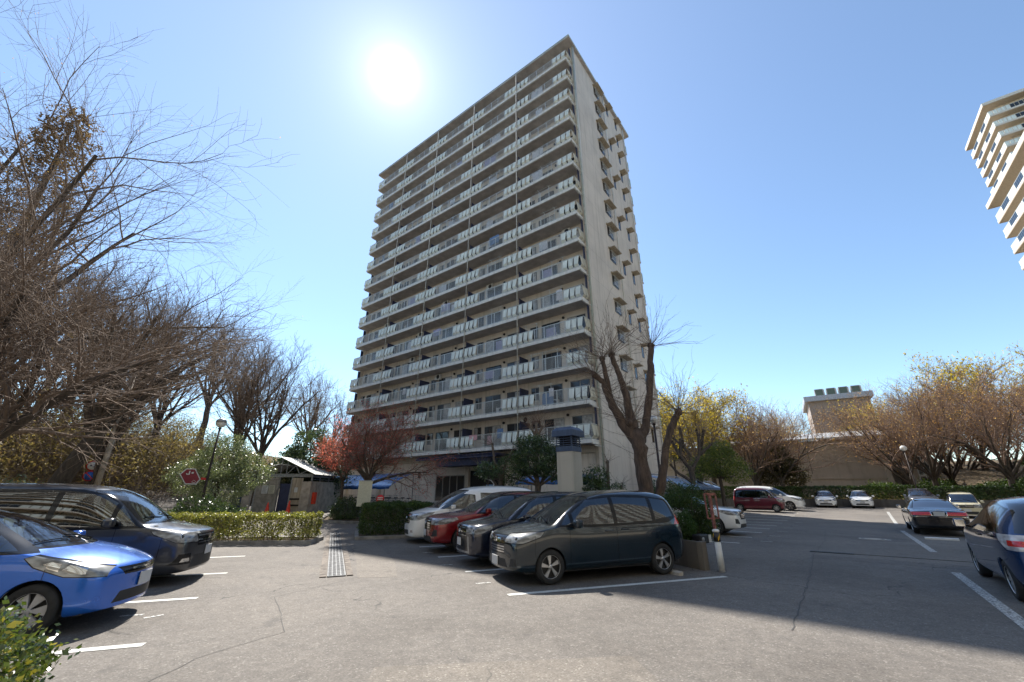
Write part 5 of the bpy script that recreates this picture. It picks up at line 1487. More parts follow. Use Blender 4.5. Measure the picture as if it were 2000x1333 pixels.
B_DARK = bark('dark_bark', (0.095, 0.075, 0.058), (0.03, 0.024, 0.02))
B_TWIG = bark('twig_bark', (0.23, 0.17, 0.125), (0.115, 0.085, 0.065))
B_TWIGR = bark('reddish_twig_bark', (0.25, 0.165, 0.12), (0.13, 0.085, 0.06))
B_GREY = bark('grey_brown_bark', (0.15, 0.12, 0.095), (0.05, 0.04, 0.032))
B_PALE = bark('pale_bark', (0.26, 0.22, 0.17), (0.10, 0.085, 0.065))
L_DARK = leafmat('dark_evergreen_leaf', [(0.025, 0.045, 0.018), (0.05, 0.09, 0.03), (0.09, 0.14, 0.045)], 1.1, 0.3, 0.25, 0.6)
L_GLOSS = leafmat('glossy_evergreen_leaf', [(0.03, 0.055, 0.03), (0.06, 0.10, 0.045), (0.12, 0.16, 0.08)], 1.0, 0.28, 0.25, 0.7)
L_HEDGE = leafmat('sunlit_hedge_leaf', [(0.06, 0.075, 0.02), (0.16, 0.18, 0.05), (0.30, 0.30, 0.09), (0.12, 0.10, 0.04)], 2.2, 0.35, 0.45, 0.5)
L_BOX = leafmat('trimmed_hedge_leaf', [(0.02, 0.045, 0.010), (0.05, 0.09, 0.02), (0.08, 0.12, 0.03)], 2.0, 0.5, 0.3)
L_OLIVE = leafmat('olive_brush_leaf', [(0.15, 0.12, 0.055), (0.25, 0.205, 0.10), (0.33, 0.27, 0.14), (0.22, 0.155, 0.095)], 0.35, 0.6, 0.4)
L_YELL = leafmat('yellow_spring_leaf', [(0.22, 0.20, 0.03), (0.40, 0.32, 0.05), (0.55, 0.40, 0.07)], 0.6, 0.5, 0.5)
L_ORNG = leafmat('orange_bud', [(0.30, 0.15, 0.06), (0.46, 0.25, 0.10), (0.56, 0.38, 0.18)], 0.6, 0.6, 0.6)
L_RED = leafmat('red_maple_leaf', [(0.36, 0.055, 0.065), (0.52, 0.11, 0.12), (0.62, 0.22, 0.22)], 0.8, 0.55, 0.6)
L_RUST = leafmat('rusty_conifer_needle', [(0.13, 0.085, 0.055), (0.20, 0.13, 0.08), (0.14, 0.11, 0.07)], 0.5, 0.7, 0.25)
L_CAM = leafmat('glint_pale_shrub_leaf', [(0.05, 0.08, 0.04), (0.13, 0.17, 0.09), (0.30, 0.34, 0.24)], 1.3, 0.30, 0.3, 0.7)  # sun glints on the leaves put into the colour as pale tones
L_DRY = leafmat('dry_leaf', [(0.20, 0.12, 0.05), (0.12, 0.07, 0.03), (0.30, 0.20, 0.09)], 3.0, 0.8, 0.2)

def unit(a): return a / np.maximum(np.linalg.norm(a, axis=-1, keepdims=True), 1e-9)
class Grow:
    def __init__(self, seed):
        self.r = np.random.default_rng(seed); self.levels = []
    def grow(self, P0, D0, L, R0, R1, seg, wander=0.18, up=0.08):
        B = len(P0); pts = np.zeros((B, seg+1, 3)); pts[:, 0] = P0; d = unit(D0)
        curl = self.r.normal(0, 1, (B, 3))*wander*0.5
        for i in range(seg):
            d = unit(d + self.r.normal(0, 1, (B, 3))*wander + curl + np.array([0, 0, up]))
            pts[:, i+1] = pts[:, i] + d*(L/seg)[:, None]
        t = np.linspace(0, 1, seg+1)[None, :]
        rad = R0[:, None]*(1-t) + R1[:, None]*t
        return pts, rad
    def children(self, pts, rad, n, t0, t1, ang, ratio_r, tip=True):
        """positions and directions of n children on every branch"""
        B, S, _ = pts.shape; S -= 1
        t = np.linspace(t0, t1, n)[None, :] + self.r.uniform(-0.5, 0.5, (B, n))*(t1-t0)/n
        t = np.clip(t, 0, 0.999); i = (t*S).astype(int); f = t*S - i
        bi = np.arange(B)[:, None]
        p = pts[bi, i]*(1-f[..., None]) + pts[bi, i+1]*f[..., None]
        rr = rad[bi, i]*(1-f) + rad[bi, i+1]*f
        d = unit(pts[bi, i+1] - pts[bi, i])
        ref = np.where(np.abs(d[..., 2:3]) < 0.9, np.array([0, 0, 1.0]), np.array([1.0, 0, 0]))
        s = unit(np.cross(d, ref)); u = np.cross(s, d)
        a = (np.arange(n)[None, :]*2.4 + self.r.uniform(0, 6.28, (B, 1)) + self.r.normal(0, 0.5, (B, n)))[..., None]
        an = (ang*(1 + self.r.normal(0, 0.22, (B, n))))[..., None]
        nd_ = d*np.cos(an) + (s*np.cos(a) + u*np.sin(a))*np.sin(an)
        return p.reshape(-1, 3), nd_.reshape(-1, 3), (rr*ratio_r).reshape(-1), t.reshape(-1)

def tubes_np(pts, rad, n):
    B, K, _ = pts.shape
    d = np.gradient(pts, axis=1); d = unit(d)
    d0 = unit(pts[:, -1] - pts[:, 0])
    ref = np.where(np.abs(d0[:, 2:3]) < 0.85, np.array([0, 0, 1.0]), np.array([1.0, 0.2, 0]))[:, None, :]
    s = unit(np.cross(d, np.broadcast_to(ref, d.shape))); u = np.cross(s, d)
    a = np.arange(n)*2*np.pi/n
    V = pts[:, :, None, :] + rad[:, :, None, None]*(s[:, :, None, :]*np.cos(a)[None, None, :, None] + u[:, :, None, :]*np.sin(a)[None, None, :, None])
    base = (np.arange(B)*K*n)[:, None, None] + (np.arange(K-1)*n)[None, :, None]
    k = np.arange(n)[None, None, :]; k2 = (k+1) % n
    F = np.stack([base+k, base+k2, base+n+k2, base+n+k], -1).reshape(-1, 4)
    return V.reshape(-1, 3), F
def join_np(parts):
    Vs = []; Fs = []; o = 0
    for V, F in parts:
        Vs.append(V); Fs.append(F + o); o += len(V)
    return np.concatenate(Vs), np.concatenate(Fs)
def leaf_quads(C, size, rs, aspect=0.55, flat=0.0, jit=0.35):
    """one leaf-sized quad at every centre"""
    n = len(C)
    a = unit(rs.normal(0, 1, (n, 3))); 
    b = rs.normal(0, 1, (n, 3)) + np.array([0, 0, flat])
    s = unit(np.cross(a, b)); sz = size*(1 + rs.normal(0, jit, n)).clip(0.3, 2.2)
    a = a*sz[:, None]*0.5; s = s*sz[:, None]*0.5*aspect
    V = np.stack([C-a, C+s*0.9, C+a, C-s*0.9], 1).reshape(-1, 3)
    F = np.arange(4*n).reshape(-1, 4)
    return V, F

def bare_tree(name, seed, H=9.0, spread=0.55, r0=0.22, trunk_h=0.28, lean=(0, 0), nl=(7, 8, 7, 6), bias=(0, 0, 0), up=0.07,
              leaves=None, leafsize=0.05, leafn=1, barks=None, twig_r=0.005, shape=0.34, trunk_pts=None, lens=(0.55, 0.42, 0.5, 0.5)):
    """broad-headed deciduous tree: trunk with limbs, and a crown of branches and twigs (optionally with buds or leaves)"""
    g = Grow(seed); r = g.r
    barks = barks or (B_DARK, B_TWIG)
    root = empty(name)
    th = H*trunk_h
    if trunk_pts is None:
        k = 6; tt = np.linspace(0, 1, k)
        tp = np.stack([lean[0]*tt**1.3*th/3 + r.normal(0, 0.03, k)*tt, lean[1]*tt**1.3*th/3 + r.normal(0, 0.03, k)*tt, tt*th], 1)
    else: tp = np.array(trunk_pts, float)
    tr = np.linspace(r0*1.12, r0*0.80, len(tp)); tr[0] = r0*1.45
    parts = [tubes_np(tp[None], tr[None], 12)]
    # main limbs leave the top of the trunk
    n0 = nl[0]
    top = tp[-1]; dirT = unit(tp[-1]-tp[-2])
    az_ = np.arange(n0)*2.39996 + r.uniform(0, 6); sp = spread*(0.45 + 0.85*r.uniform(0, 1, n0))
    D = np.stack([np.cos(az_)*np.sin(sp), np.sin(az_)*np.sin(sp), np.cos(sp)], 1) + dirT*0.25 + np.array(bias)
    P0 = top + (tp[-2]-top)*r.uniform(0, 0.8, n0)[:, None]
    L = (H-th)*lens[0]*(1.25 + r.uniform(-0.2, 0.2, n0))
    p1, q1 = g.grow(P0, D, L, np.full(n0, r0*0.52)*r.uniform(0.75, 1.1, n0), np.full(n0, r0*0.15), 8, 0.10, up)
    parts.append(tubes_np(p1, q1, 8))
    V, F = join_np(parts)
    link_mesh('trunk', npmesh('trunk', V, F, True), barks[0], root)
    cr = []
    P, D, rr, t = g.children(p1, q1, nl[1], 0.22, 1.0, 0.62, 0.62)
    L = (H-th)*lens[1]*(1.15 - 0.5*t)*r.uniform(0.7, 1.2, len(t))
    p2, q2 = g.grow(P, D, L, np.maximum(rr, 0.012), np.full(len(rr), 0.009), 6, 0.13, up)
    cr.append(tubes_np(p2, q2, 5))
    P, D, rr, t = g.children(p2, q2, nl[2], 0.15, 1.0, 0.60, 0.6)
    L = (H-th)*lens[1]*lens[2]*(1.2 - 0.6*t)*r.uniform(0.6, 1.2, len(t))
    p3, q3 = g.grow(P, D, L, np.clip(rr, 0.006, 0.02), np.full(len(rr), twig_r*0.9), 4, 0.15, up)
    cr.append(tubes_np(p3, q3, 3))
    P, D, rr, t = g.children(p3, q3, nl[3], 0.1, 1.0, 0.6, 0.6)
    L = (H-th)*lens[1]*lens[2]*lens[3]*(1.2 - 0.6*t)*r.uniform(0.5, 1.3, len(t))
    p4, q4 = g.grow(P, D, L, np.full(len(rr), twig_r), np.full(len(rr), twig_r*0.5), 3, 0.16, up)
    cr.append(tubes_np(p4, q4, 3))
    V, F = join_np(cr)
    crown = link_mesh('crown', npmesh('crown', V, F, False), barks[1], root)
    if leaves is not None:
        tips = p4[:, 1:].reshape(-1, 3)
        if leafn < 1: tips = tips[r.uniform(0, 1, len(tips)) < leafn]
        else: tips = np.repeat(tips, int(leafn), 0)
        C = tips + r.normal(0, leafsize*1.2, tips.shape)
        Vl, Fl = leaf_quads(C, leafsize, r)
        link_mesh('foliage', npmesh('foliage', Vl, Fl), leaves, root)
    return root

def blob_points(rs, n, blobs, shell=0.55):
    """points spread through several ellipsoids (cx,cy,cz,rx,ry,rz), denser towards the outside"""
    w = np.array([b[3]*b[4]*b[5] for b in blobs]); w = w/w.sum()
    k = rs.choice(len(blobs), n, p=w); Bm = np.array(blobs)[k]
    d = unit(rs.normal(0, 1, (n, 3)))
    rad = (shell + (1-shell)*rs.uniform(0, 1, n))**0.6
    lump = 1 + 0.16*np.sin(d[:, 0]*7 + k) * np.cos(d[:, 1]*6 - k*2) + 0.12*np.sin(d[:, 2]*9 + k*3)
    return Bm[:, :3] + d*Bm[:, 3:]*(rad*lump)[:, None]
def leafy_tree(name, seed, blobs, n, leafsize, mat, trunk=None, bark_m=None, clump=5, flat=0.3, branches=True, r0=0.12):
    """evergreen: trunk with limbs to each leaf mass, leaves in small clumps through the crown"""
    rs = np.random.default_rng(seed)
    root = empty(name)
    tp = np.array(trunk if trunk is not None else [(0, 0, 0), (0.03, 0, blobs[0][2]*0.4), (0, 0.02, blobs[0][2]*0.7)], float)
    parts = [tubes_np(tp[None], np.linspace(r0*1.3, r0*0.8, len(tp))[None], 8)]
    for b in blobs:
        for j in range(3):
            e = np.array(b[:3]) + rs.normal(0, 0.35, 3)*np.array(b[3:]); s = tp[-1]; m_ = (s+e)/2 + rs.normal(0, 0.12, 3)
            parts.append(tubes_np(np.array([s, m_, e])[None], np.array([[r0*0.5, r0*0.32, r0*0.12]]), 5))
    V, F = join_np(parts)
    link_mesh('trunk', npmesh('trunk', V, F, True), bark_m or B_DARK, root)
    c = blob_points(rs, n//clump, blobs)
    C = (c[:, None, :] + rs.normal(0, leafsize*0.9, (len(c), clump, 3))).reshape(-1, 3)
    C = C[C[:, 2] > 0.03]
    V, F = leaf_quads(C, leafsize, rs, 0.6, flat)
    link_mesh('crown', npmesh('crown', V, F), mat, root)
    return root

def hedge(name, seed, L, W, H, n, leafsize, mat, z0=0.12, rnd=0.18, bare=0.0, core=(0.03, 0.028, 0.015), corner=None):
    """clipped hedge, local X along its length: leaves over its faces, thin stems and a dim twiggy heart"""
    rs = np.random.default_rng(seed)
    root = empty(name)
    parts = []
    ns = int(L*9)
    P0 = np.stack([rs.uniform(0.1, L-0.1, ns), rs.uniform(-W*0.35, W*0.35, ns), np.zeros(ns)], 1)
    g = Grow(seed+1)
    p, q = g.grow(P0, np.tile([0, 0, 1.0], (ns, 1)), np.full(ns, H*0.75), np.full(ns, 0.014), np.full(ns, 0.008), 4, 0.12, 0.1)
    parts.append(tubes_np(p, q, 4))
    P, D, rr, t = g.children(p, q, 7, 0.2, 1.0, 0.8, 0.6)
    p2, q2 = g.grow(P, D, np.full(len(P), H*0.35), np.full(len(P), 0.006), np.full(len(P), 0.003), 3, 0.2, 0.1)
    p2[..., 0] = p2[..., 0].clip(0.03, L-0.03); p2[..., 1] = p2[..., 1].clip(-W/2+0.03, W/2-0.03); p2[..., 2] = p2[..., 2].clip(0.02, H-0.02)
    parts.append(tubes_np(p2, q2, 3))
    V, F = join_np(parts); link_mesh('stems', npmesh('stems', V, F), B_TWIG, root)
    U_ = rs.uniform(0, 1, (n, 3)); P = np.empty((n, 3))
    P[:, 0] = U_[:, 0]*L; P[:, 1] = (U_[:, 1]-0.5)*W; P[:, 2] = z0 + U_[:, 2]*(H-z0)
    face = rs.choice(4, n, p=[0.36, 0.30, 0.26, 0.08]); dep = np.abs(rs.normal(0, 0.06, n))
    P[face == 0, 2] = (H - dep)[face == 0]; P[face == 1, 1] = (-W/2 + dep)[face == 1]; P[face == 2, 1] = (W/2 - dep)[face == 2]
    e = rs.uniform(0, 1, n) < 0.5; P[(face == 3) & e, 0] = dep[(face == 3) & e]; P[(face == 3) & ~e, 0] = (L-dep)[(face == 3) & ~e]
    # round the arrises, lump the surface
    cx = np.clip(P[:, 0], rnd, L-rnd); cy = np.clip(P[:, 1], -W/2+rnd, W/2-rnd); cz = np.minimum(P[:, 2], H-rnd)
    C0 = np.stack([cx, cy, cz], 1); dd = P - C0; ln = np.linalg.norm(dd, axis=1, keepdims=True)
    P = np.where(ln > rnd, C0 + dd/np.maximum(ln, 1e-6)*rnd, P)
    P += (0.035*np.sin(P[:, [1, 2, 0]]*9 + 1.3) + 0.03*np.sin(P[:, [2, 0, 1]]*17)) + rs.normal(0, 0.018, P.shape)
    if bare > 0:
        hole = np.sin(P[:, 0]*7.1 + 2)*np.sin(P[:, 2]*11 + P[:, 0]*3)
        keep = ~((face == 1) & (hole > 0.35) & (P[:, 2] < H*0.8) & (rs.uniform(0, 1, n) < bare)); P = P[keep]
    P[:, 2] = np.maximum(P[:, 2], 0.02)
    V, F = leaf_quads(P, leafsize, rs, 0.6, 0.5)
    link_mesh('foliage', npmesh('foliage', V, F), mat, root)
    return root
def put(o, x, y, rz=0.0, label=None, cat=None, group=None, dz=0.0, s=None):
    o.location = (x, y, zg(x, y) + dz); o.rotation_euler = (0, 0, R(rz))
    if s: o.scale = (s, s, s) if isinstance(s, (int, float)) else s
    tag(o, label, cat, group); return o
def xedge(points, cm=None): pass
# ---- big bare cherries on the left
t = bare_tree('cherry_tree', 11, H=20.5, spread=0.80, r0=0.36, trunk_h=0.22, lean=(0.3, -0.2), nl=(9, 9, 8, 7), bias=(0.0, 0.0, 0), up=0.03,
              leaves=L_ORNG, leafsize=0.04, leafn=0.25, twig_r=0.0050, lens=(0.62, 0.46, 0.5, 0.5))
put(t, -21.8, 14.0, 0, 'tallest bare cherry tree at the left edge, its twigs reaching furthest into the sky', 'tree', 'bare trees on the left', GZ*0)
t = bare_tree('cherry_tree', 12, H=12.0, spread=0.75, r0=0.33, trunk_h=0.36, lean=(1.0, 0.1), nl=(8, 8, 7, 6), bias=(0.05, 0, 0), up=0.06, twig_r=0.0048, lens=(0.58, 0.42, 0.5, 0.5))
put(t, -19.2, 17.5, 0, 'bare cherry tree with a thick leaning trunk behind the roof of the dark grey minivan', 'tree', 'bare trees on the left')
t = bare_tree('cherry_tree', 13, H=10.5, spread=0.85, r0=0.26, trunk_h=0.22, lean=(2.4, -0.6), nl=(8, 10, 9, 7), bias=(0.5, -0.2, 0), up=0.03, twig_r=0.006)
put(t, -16.6, 11.2, 0, 'bare tree with low forked limbs at the far left behind the blue hatchback', 'tree', 'bare trees on the left')
# pollard-like bare trees behind the shed
base = bare_tree('zelkova_tree', 14, H=10, spread=0.5, r0=0.20, trunk_h=0.30, nl=(8, 7, 7, 5), up=0.10, twig_r=0.007)
put(base, -20.0, 33.0, 0, 'bare upright tree with dark limbs standing behind the shed and left of the red maple', 'tree', 'bare trees behind the shed', s=1.25)
spots = [(-23.5, 35.5, 80, 1.2), (-19.5, 44, 140, 1.1), (-15.0, 52, 20, 0.95), (-27, 31, 200, 1.25), (-24.5, 25.5, 300, 1.05), (-28, 42, 120, 1.5), (-21.5, 21.8, 250, 0.95), (-30, 27, 190, 1.4), (-33, 34, 10, 1.5), (-27, 20, 60, 1.2)]
for i, (x, y, a, s) in enumerate(spots):
    c = copy_tree(base)
    put(c, x, y, a, 'bare tree of the wooded slope behind the shed and the long cars on the left', 'tree', 'bare trees of the left slope', s=s)
# rusty conifer high on the left
rs = np.random.default_rng(5)
root = empty('conifer_tree')
m = MB(); m.tube([(0, 0, 0), (0.1, 0, 11), (0, 0, 21)], [0.38, 0.26, 0.06], 8); m.build('trunk', B_DARK, root)
n = 17000; hh = rs.uniform(0.12, 1, n); lay = np.round(hh*16)/16 + rs.normal(0, 0.012, n)
rad = (1.25-lay)*5.6*np.sqrt(rs.uniform(0.05, 1, n)); a = rs.uniform(0, 6.283, n); rad *= 0.75 + 0.25*np.sin(a*5 + lay*30)
C = np.stack([rad*np.cos(a), rad*np.sin(a), lay*22 - rad*0.22], 1)
V, F = leaf_quads(C, 0.24, rs, 0.35, 0.2); link_mesh('crown', npmesh('crown', V, F), L_RUST, root)
put(root, -28.6, 19.6, 0, 'tall rust-brown conifer showing through the bare branches at the upper left', 'tree')
root2 = copy_tree(root); put(root2, -31.0, 15.0, 90, 'lower dark rust-brown conifer behind the branches at the left edge', 'tree', s=0.74)
# brush on the slope
def brush(name, seed, pts, n, size, mat, hgt, lab):
    rs = np.random.default_rng(seed)
    (x0, y0), (x1, y1) = pts; W = hgt[1]
    t_ = rs.uniform(0, 1, n); off = rs.uniform(0, W, n)
    dx, dy = x1-x0, y1-y0; L = math.hypot(dx, dy); nx_, ny_ = -dy/L, dx/L
    X = x0 + dx*t_ + nx_*off; Y = y0 + dy*t_ + ny_*off
    cl = 0.5 + 0.5*np.sin(X*1.3 + 2*np.sin(Y*0.9))*np.cos(Y*1.1 + np.sin(X*0.7))
    Z = zg(X, Y) + rs.uniform(0, 1, n)**0.8*hgt[0]*(0.45 + 0.55*cl)
    V, F = leaf_quads(np.stack([X, Y, Z], 1), size, rs, 0.45, 0.1)
    # arching canes
    k = n//14; gi = rs.choice(n, k); P0 = np.stack([X[gi], Y[gi], zg(X[gi], Y[gi])], 1)
    g = Grow(seed+9); p, q = g.grow(P0, unit(rs.normal(0, 0.5, (k, 3)) + np.array([0, 0, 1])), rs.uniform(0.6, 1.25, k)*hgt[0], np.full(k, 0.012), np.full(k, 0.004), 5, 0.16, -0.02)
    V2, F2 = tubes_np(p, q, 3)
    mi = np.concatenate([np.zeros(len(F)), np.ones(len(F2))])
    V, F = join_np([(V, F), (V2, F2)])
    o = link_mesh(name, npmesh(name, V, F, midx=mi), [mat, B_TWIG])
    tag(o, lab, 'brush', kind='stuff'); return o
brush('undergrowth', 21, ((-15.6, 8), (-16.2, 20)), 26000, 0.11, L_OLIVE, (2.0, 7), 'olive-brown undergrowth on the slope behind the parked cars on the left')
brush('undergrowth', 22, ((-22, 12), (-22, 40)), 60000, 0.17, L_OLIVE, (4.6, 11), 'yellow-brown thicket higher on the wooded slope at the left')
brush('undergrowth', 23, ((-24.5, 39.5), (-14, 60)), 16000, 0.2, L_OLIVE, (3.0, 7), 'brown thicket beyond the shed')
# shrubs on the left
t = leafy_tree('camellia_shrub', 31, [(0, 0, 3.1, 1.35, 1.2, 1.2), (-1.5, 0.1, 2.4, 1.1, 1.0, 0.9), (1.2, 0.3, 2.5, 1.1, 1.0, 0.85), (0.2, 0, 1.7, 1.3, 1.1, 0.8)], 34000, 0.065, L_CAM, r0=0.10)
put(t, -14.6, 21.2, 0, 'glittering shrub with glint-paled leaves beside the left street lamp, in front of the shed', 'shrub')
t = leafy_tree('round_shrub', 32, [(0, 0, 0.75, 1.25, 0.9, 0.75), (1.0, 0.2, 0.6, 0.9, 0.8, 0.6)], 9000, 0.075, L_DARK, r0=0.04)
put(t, -13.2, 18.4, 0, 'low dark rounded shrub behind the sunlit hedge at the foot of the left street lamp', 'shrub')
c = leafy_tree('round_shrub', 33, [(0, 0, 1.2, 1.5, 1.2, 0.8), (-1.6, 0.4, 0.9, 1.2, 1.0, 0.7), (1.5, -0.2, 1.1, 1.0, 0.9, 0.7)], 10000, 0.09, L_CAM, r0=0.05)
put(c, -17.6, 15.0, 0, 'pale glittering shrub above the roof of the dark grey minivan', 'shrub')
t = leafy_tree('magnolia_tree', 34, [(0, 0, 3.4, 1.7, 1.6, 1.9), (1.1, 0.3, 2.4, 1.5, 1.3, 1.4), (-1.2, 0, 2.6, 1.4, 1.3, 1.4)], 17000, 0.15, L_GLOSS, r0=0.12)
put(t, -14.2, 29.5, 0, 'dark glossy evergreen tree between the shed roof and the red maple', 'tree')
# red maple in front of the tower, smaller one beside it
t = bare_tree('maple_tree', 41, H=6.9, spread=0.98, r0=0.17, trunk_h=0.30, nl=(9, 10, 8, 7), up=0.02, leaves=L_RED, leafsize=0.055, leafn=1, twig_r=0.005, barks=(B_DARK, B_TWIGR), lens=(0.50, 0.40, 0.5, 0.5))
put(t, -8.1, 24.0, 0, 'spreading maple with a haze of red young leaves before the left end of the tower', 'tree')
t = bare_tree('maple_tree', 42, H=5.0, spread=0.7, r0=0.09, trunk_h=0.42, nl=(7, 7, 6, 6), up=0.05, leaves=L_RED, leafsize=0.05, leafn=1, twig_r=0.005, barks=(B_DARK, B_TWIGR))
put(t, -9.75, 24.6, 0, 'slender young maple close to the left of the spreading red maple', 'tree')
t = leafy_tree('round_shrub', 43, [(0, 0, 0.55, 0.8, 0.7, 0.55)], 5000, 0.07, L_DARK, r0=0.03)
put(t, -8.9, 23.2, 0, 'small dark round shrub at the foot of the red maple', 'shrub')

# ---- trees along the front of the tower
t = leafy_tree('broad_evergreen', 44, [(0.2, 0, 3.2, 1.35, 1.2, 0.95), (-1.0, 0.2, 2.7, 0.9, 0.9, 0.75), (1.1, -0.1, 2.8, 0.8, 0.8, 0.8), (0, 0, 3.9, 0.8, 0.8, 0.5)], 15000, 0.085, L_DARK, trunk=[(0.3, 0, 0), (0.1, 0, 0.9), (0.3, 0, 1.9)], bark_m=B_GREY, r0=0.13)
put(t, 1.05, 21.0, 0, 'broad dark evergreen tree left of the blue-capped vent tower', 'tree')
def pollard(name, seed, stems, shoots, shoot_len, barks, rs_=0.008, knob=1.35, droop=0.0, srange=(0.55, 1.15)):
    """pollarded tree: thick stubby limbs ending in knuckles, each with a burst of thin shoots"""
    g = Grow(seed); r = g.r; root = empty(name)
    m = MB(); P = []; D = []
    for pts, rad in stems:
        fp_ = []; fr_ = []
        for a_i in range(len(pts)-1):
            for q_i in range(5):
                t_i = q_i/5; jj = 0.0 if (a_i == 0 and q_i == 0) else rad[a_i]*0.10
                fp_.append(tuple(pts[a_i][c_]*(1-t_i) + pts[a_i+1][c_]*t_i + r.normal()*jj for c_ in range(3)))
                fr_.append((rad[a_i]*(1-t_i) + rad[a_i+1]*t_i)*(1 + r.normal()*0.06))
        fp_.append(tuple(pts[-1])); fr_.append(rad[-1]*1.05)
        n_b = len(m.v); m.tube(fp_, fr_, 16)
        cen = np.repeat(np.array(fp_), 16, 0); vv = np.array(m.v[n_b:]); dv = vv - cen
        g_ = 1 + 0.05*np.sin(np.arange(len(vv)) % 16 * 2.4 + vv[:, 2]*2.0) + r.normal(0, 0.02, len(vv))
        m.v[n_b:] = [tuple(q_) for q_ in (cen + dv*g_[:, None])]
        e = Vector(pts[-1]); k = rad[-1]*knob
        m.sphere(tuple(e), k, 10, 7)
        d = (Vector(pts[-1]) - Vector(pts[-2])).normalized()
        for j in range(4):
            o = Vector((r.normal(), r.normal(), r.normal()*0.6)).normalized()*k*0.75; m.sphere(tuple(e+o), k*0.45, 7, 5)
        for j in range(4):
            q = Vector(pts[-2]).lerp(e, r.uniform(0, 1)); o = Vector((r.normal(), r.normal(), 0)).normalized()*rad[-1]*0.9; m.sphere(tuple(q+o), rad[-1]*0.42, 7, 5)
        for j in range(shoots):
            P.append(tuple(e)); v = Vector((r.normal(), r.normal(), r.normal())).normalized()*1.0 + d*0.55 + Vector((0, 0, 0.35)); D.append(tuple(v))
        for j in range(shoots//3):
            i = r.integers(max(1, len(pts)-3), len(pts)); q = Vector(pts[i-1]).lerp(Vector(pts[i]), r.uniform(0, 1)); P.append(tuple(q)); D.append((r.normal(), r.normal(), 0.4))
    m.build('trunk', barks[0], root)
    P = np.array(P); D = np.array(D); n = len(P)
    p, q = g.grow(P, D, shoot_len*r.uniform(*srange, n), np.full(n, rs_), np.full(n, rs_*0.4), 6, 0.07, 0.03-droop)
    parts = [tubes_np(p, q, 4)]
    P2, D2, rr, t2 = g.children(p, q, 3, 0.3, 0.95, 0.5, 0.6)
    p2, q2 = g.grow(P2, D2, shoot_len*0.4*r.uniform(0.3, 1, len(P2)), np.full(len(P2), rs_*0.55), np.full(len(P2), rs_*0.3), 4, 0.10, 0.03)
    parts.append(tubes_np(p2, q2, 3))
    V, F = join_np(parts); link_mesh('crown', npmesh('crown', V, F), barks[1], root)
    return root
V_ = lambda *a: tuple(a)
stems = [([(0, 0, 0), (-0.03, 0, 1.3), (-0.10, 0, 2.6), (-0.16, 0, 3.5), (-0.35, 0.05, 4.1)], [0.42, 0.34, 0.29, 0.31, 0.24]),
         ([(-0.16, 0, 3.3), (-0.62, 0.1, 4.1), (-1.00, 0.1, 4.9), (-1.20, 0.1, 5.65), (-1.55, 0.1, 5.95)], [0.24, 0.20, 0.17, 0.13, 0.11]),
         ([(-1.00, 0.1, 4.95), (-1.08, 0.0, 5.6), (-1.22, 0.0, 6.6)], [0.13, 0.12, 0.10]),
         ([(-0.35, 0.0, 4.0), (-0.40, -0.05, 5.0), (-0.62, -0.05, 5.9), (-0.85, -0.05, 6.75)], [0.20, 0.16, 0.13, 0.11]),
         ([(-0.10, 0, 3.4), (0.25, 0.1, 4.0), (0.46, 0.1, 5.0), (0.66, 0.1, 6.1), (0.80, 0.1, 7.15)], [0.22, 0.18, 0.16, 0.14, 0.12]),
         ([(0.30, 0.3, 0), (0.45, 0.3, 1.4), (0.72, 0.3, 2.4), (1.0, 0.3, 3.4), (1.40, 0.3, 4.25), (1.60, 0.3, 4.55)], [0.24, 0.20, 0.18, 0.16, 0.14, 0.13])]
stems = [(p_, [q_*0.84 for q_ in r_]) for p_, r_ in stems]
t = pollard('pollarded_tree', 51, stems, 36, 1.9, (bark('brown_bark', (0.12, 0.085, 0.066), (0.035, 0.025, 0.02)), B_TWIG), 0.0085, droop=0.01)
put(t, 4.75, 15.0, 0, 'large pollarded tree with knuckled limbs and bursts of shoots before the tower gable', 'tree')
stems = [([(0, 0, 0), (0.0, 0, 1.4), (0.1, 0, 2.2)], [0.12, 0.10, 0.09]), ([(0.1, 0, 2.1), (-0.25, 0, 3.1), (-0.35, 0, 3.9)], [0.08, 0.06, 0.05]),
         ([(0.1, 0, 2.1), (0.35, 0.1, 3.0), (0.7, 0.1, 3.6)], [0.07, 0.06, 0.05]), ([(0.0, 0, 1.8), (-0.6, 0.1, 2.5), (-0.95, 0.1, 2.8)], [0.06, 0.05, 0.04])]
t = pollard('pollarded_tree', 52, stems, 12, 0.9, (B_GREY, B_TWIG), 0.008)
put(t, -0.65, 21.0, 0, 'thin pollarded tree in front of the dark tower entrance', 'tree')
t = leafy_tree('round_shrub', 45, [(0, 0, 2.6, 0.6, 0.6, 0.4)], 1500, 0.08, L_DARK, r0=0.04, trunk=[(0, 0, 0), (0.1, 0, 1.0), (0.05, 0, 2.0)])
put(t, -1.2, 20.4, 0, 'small cloud-shaped evergreen before the dark tower entrance', 'shrub')
stems = [([(0, 0, 0), (0.0, 0, 2.0), (0.05, 0, 4.3)], [0.12, 0.10, 0.10]), ([(0.05, 0, 4.2), (-0.25, 0, 4.8)], [0.08, 0.06]), ([(0.05, 0, 4.2), (0.35, 0.1, 4.8)], [0.08, 0.06]), ([(0.05, 0, 4.2), (0.05, 0.1, 5.0)], [0.08, 0.06])]
t = pollard('pollarded_tree', 53, stems, 22, 0.95, (B_PALE, B_TWIGR), 0.008)
put(t, 1.25, 21.6, 0, 'small pollarded tree with a reddish tuft of shoots rising above the broad evergreen', 'tree')
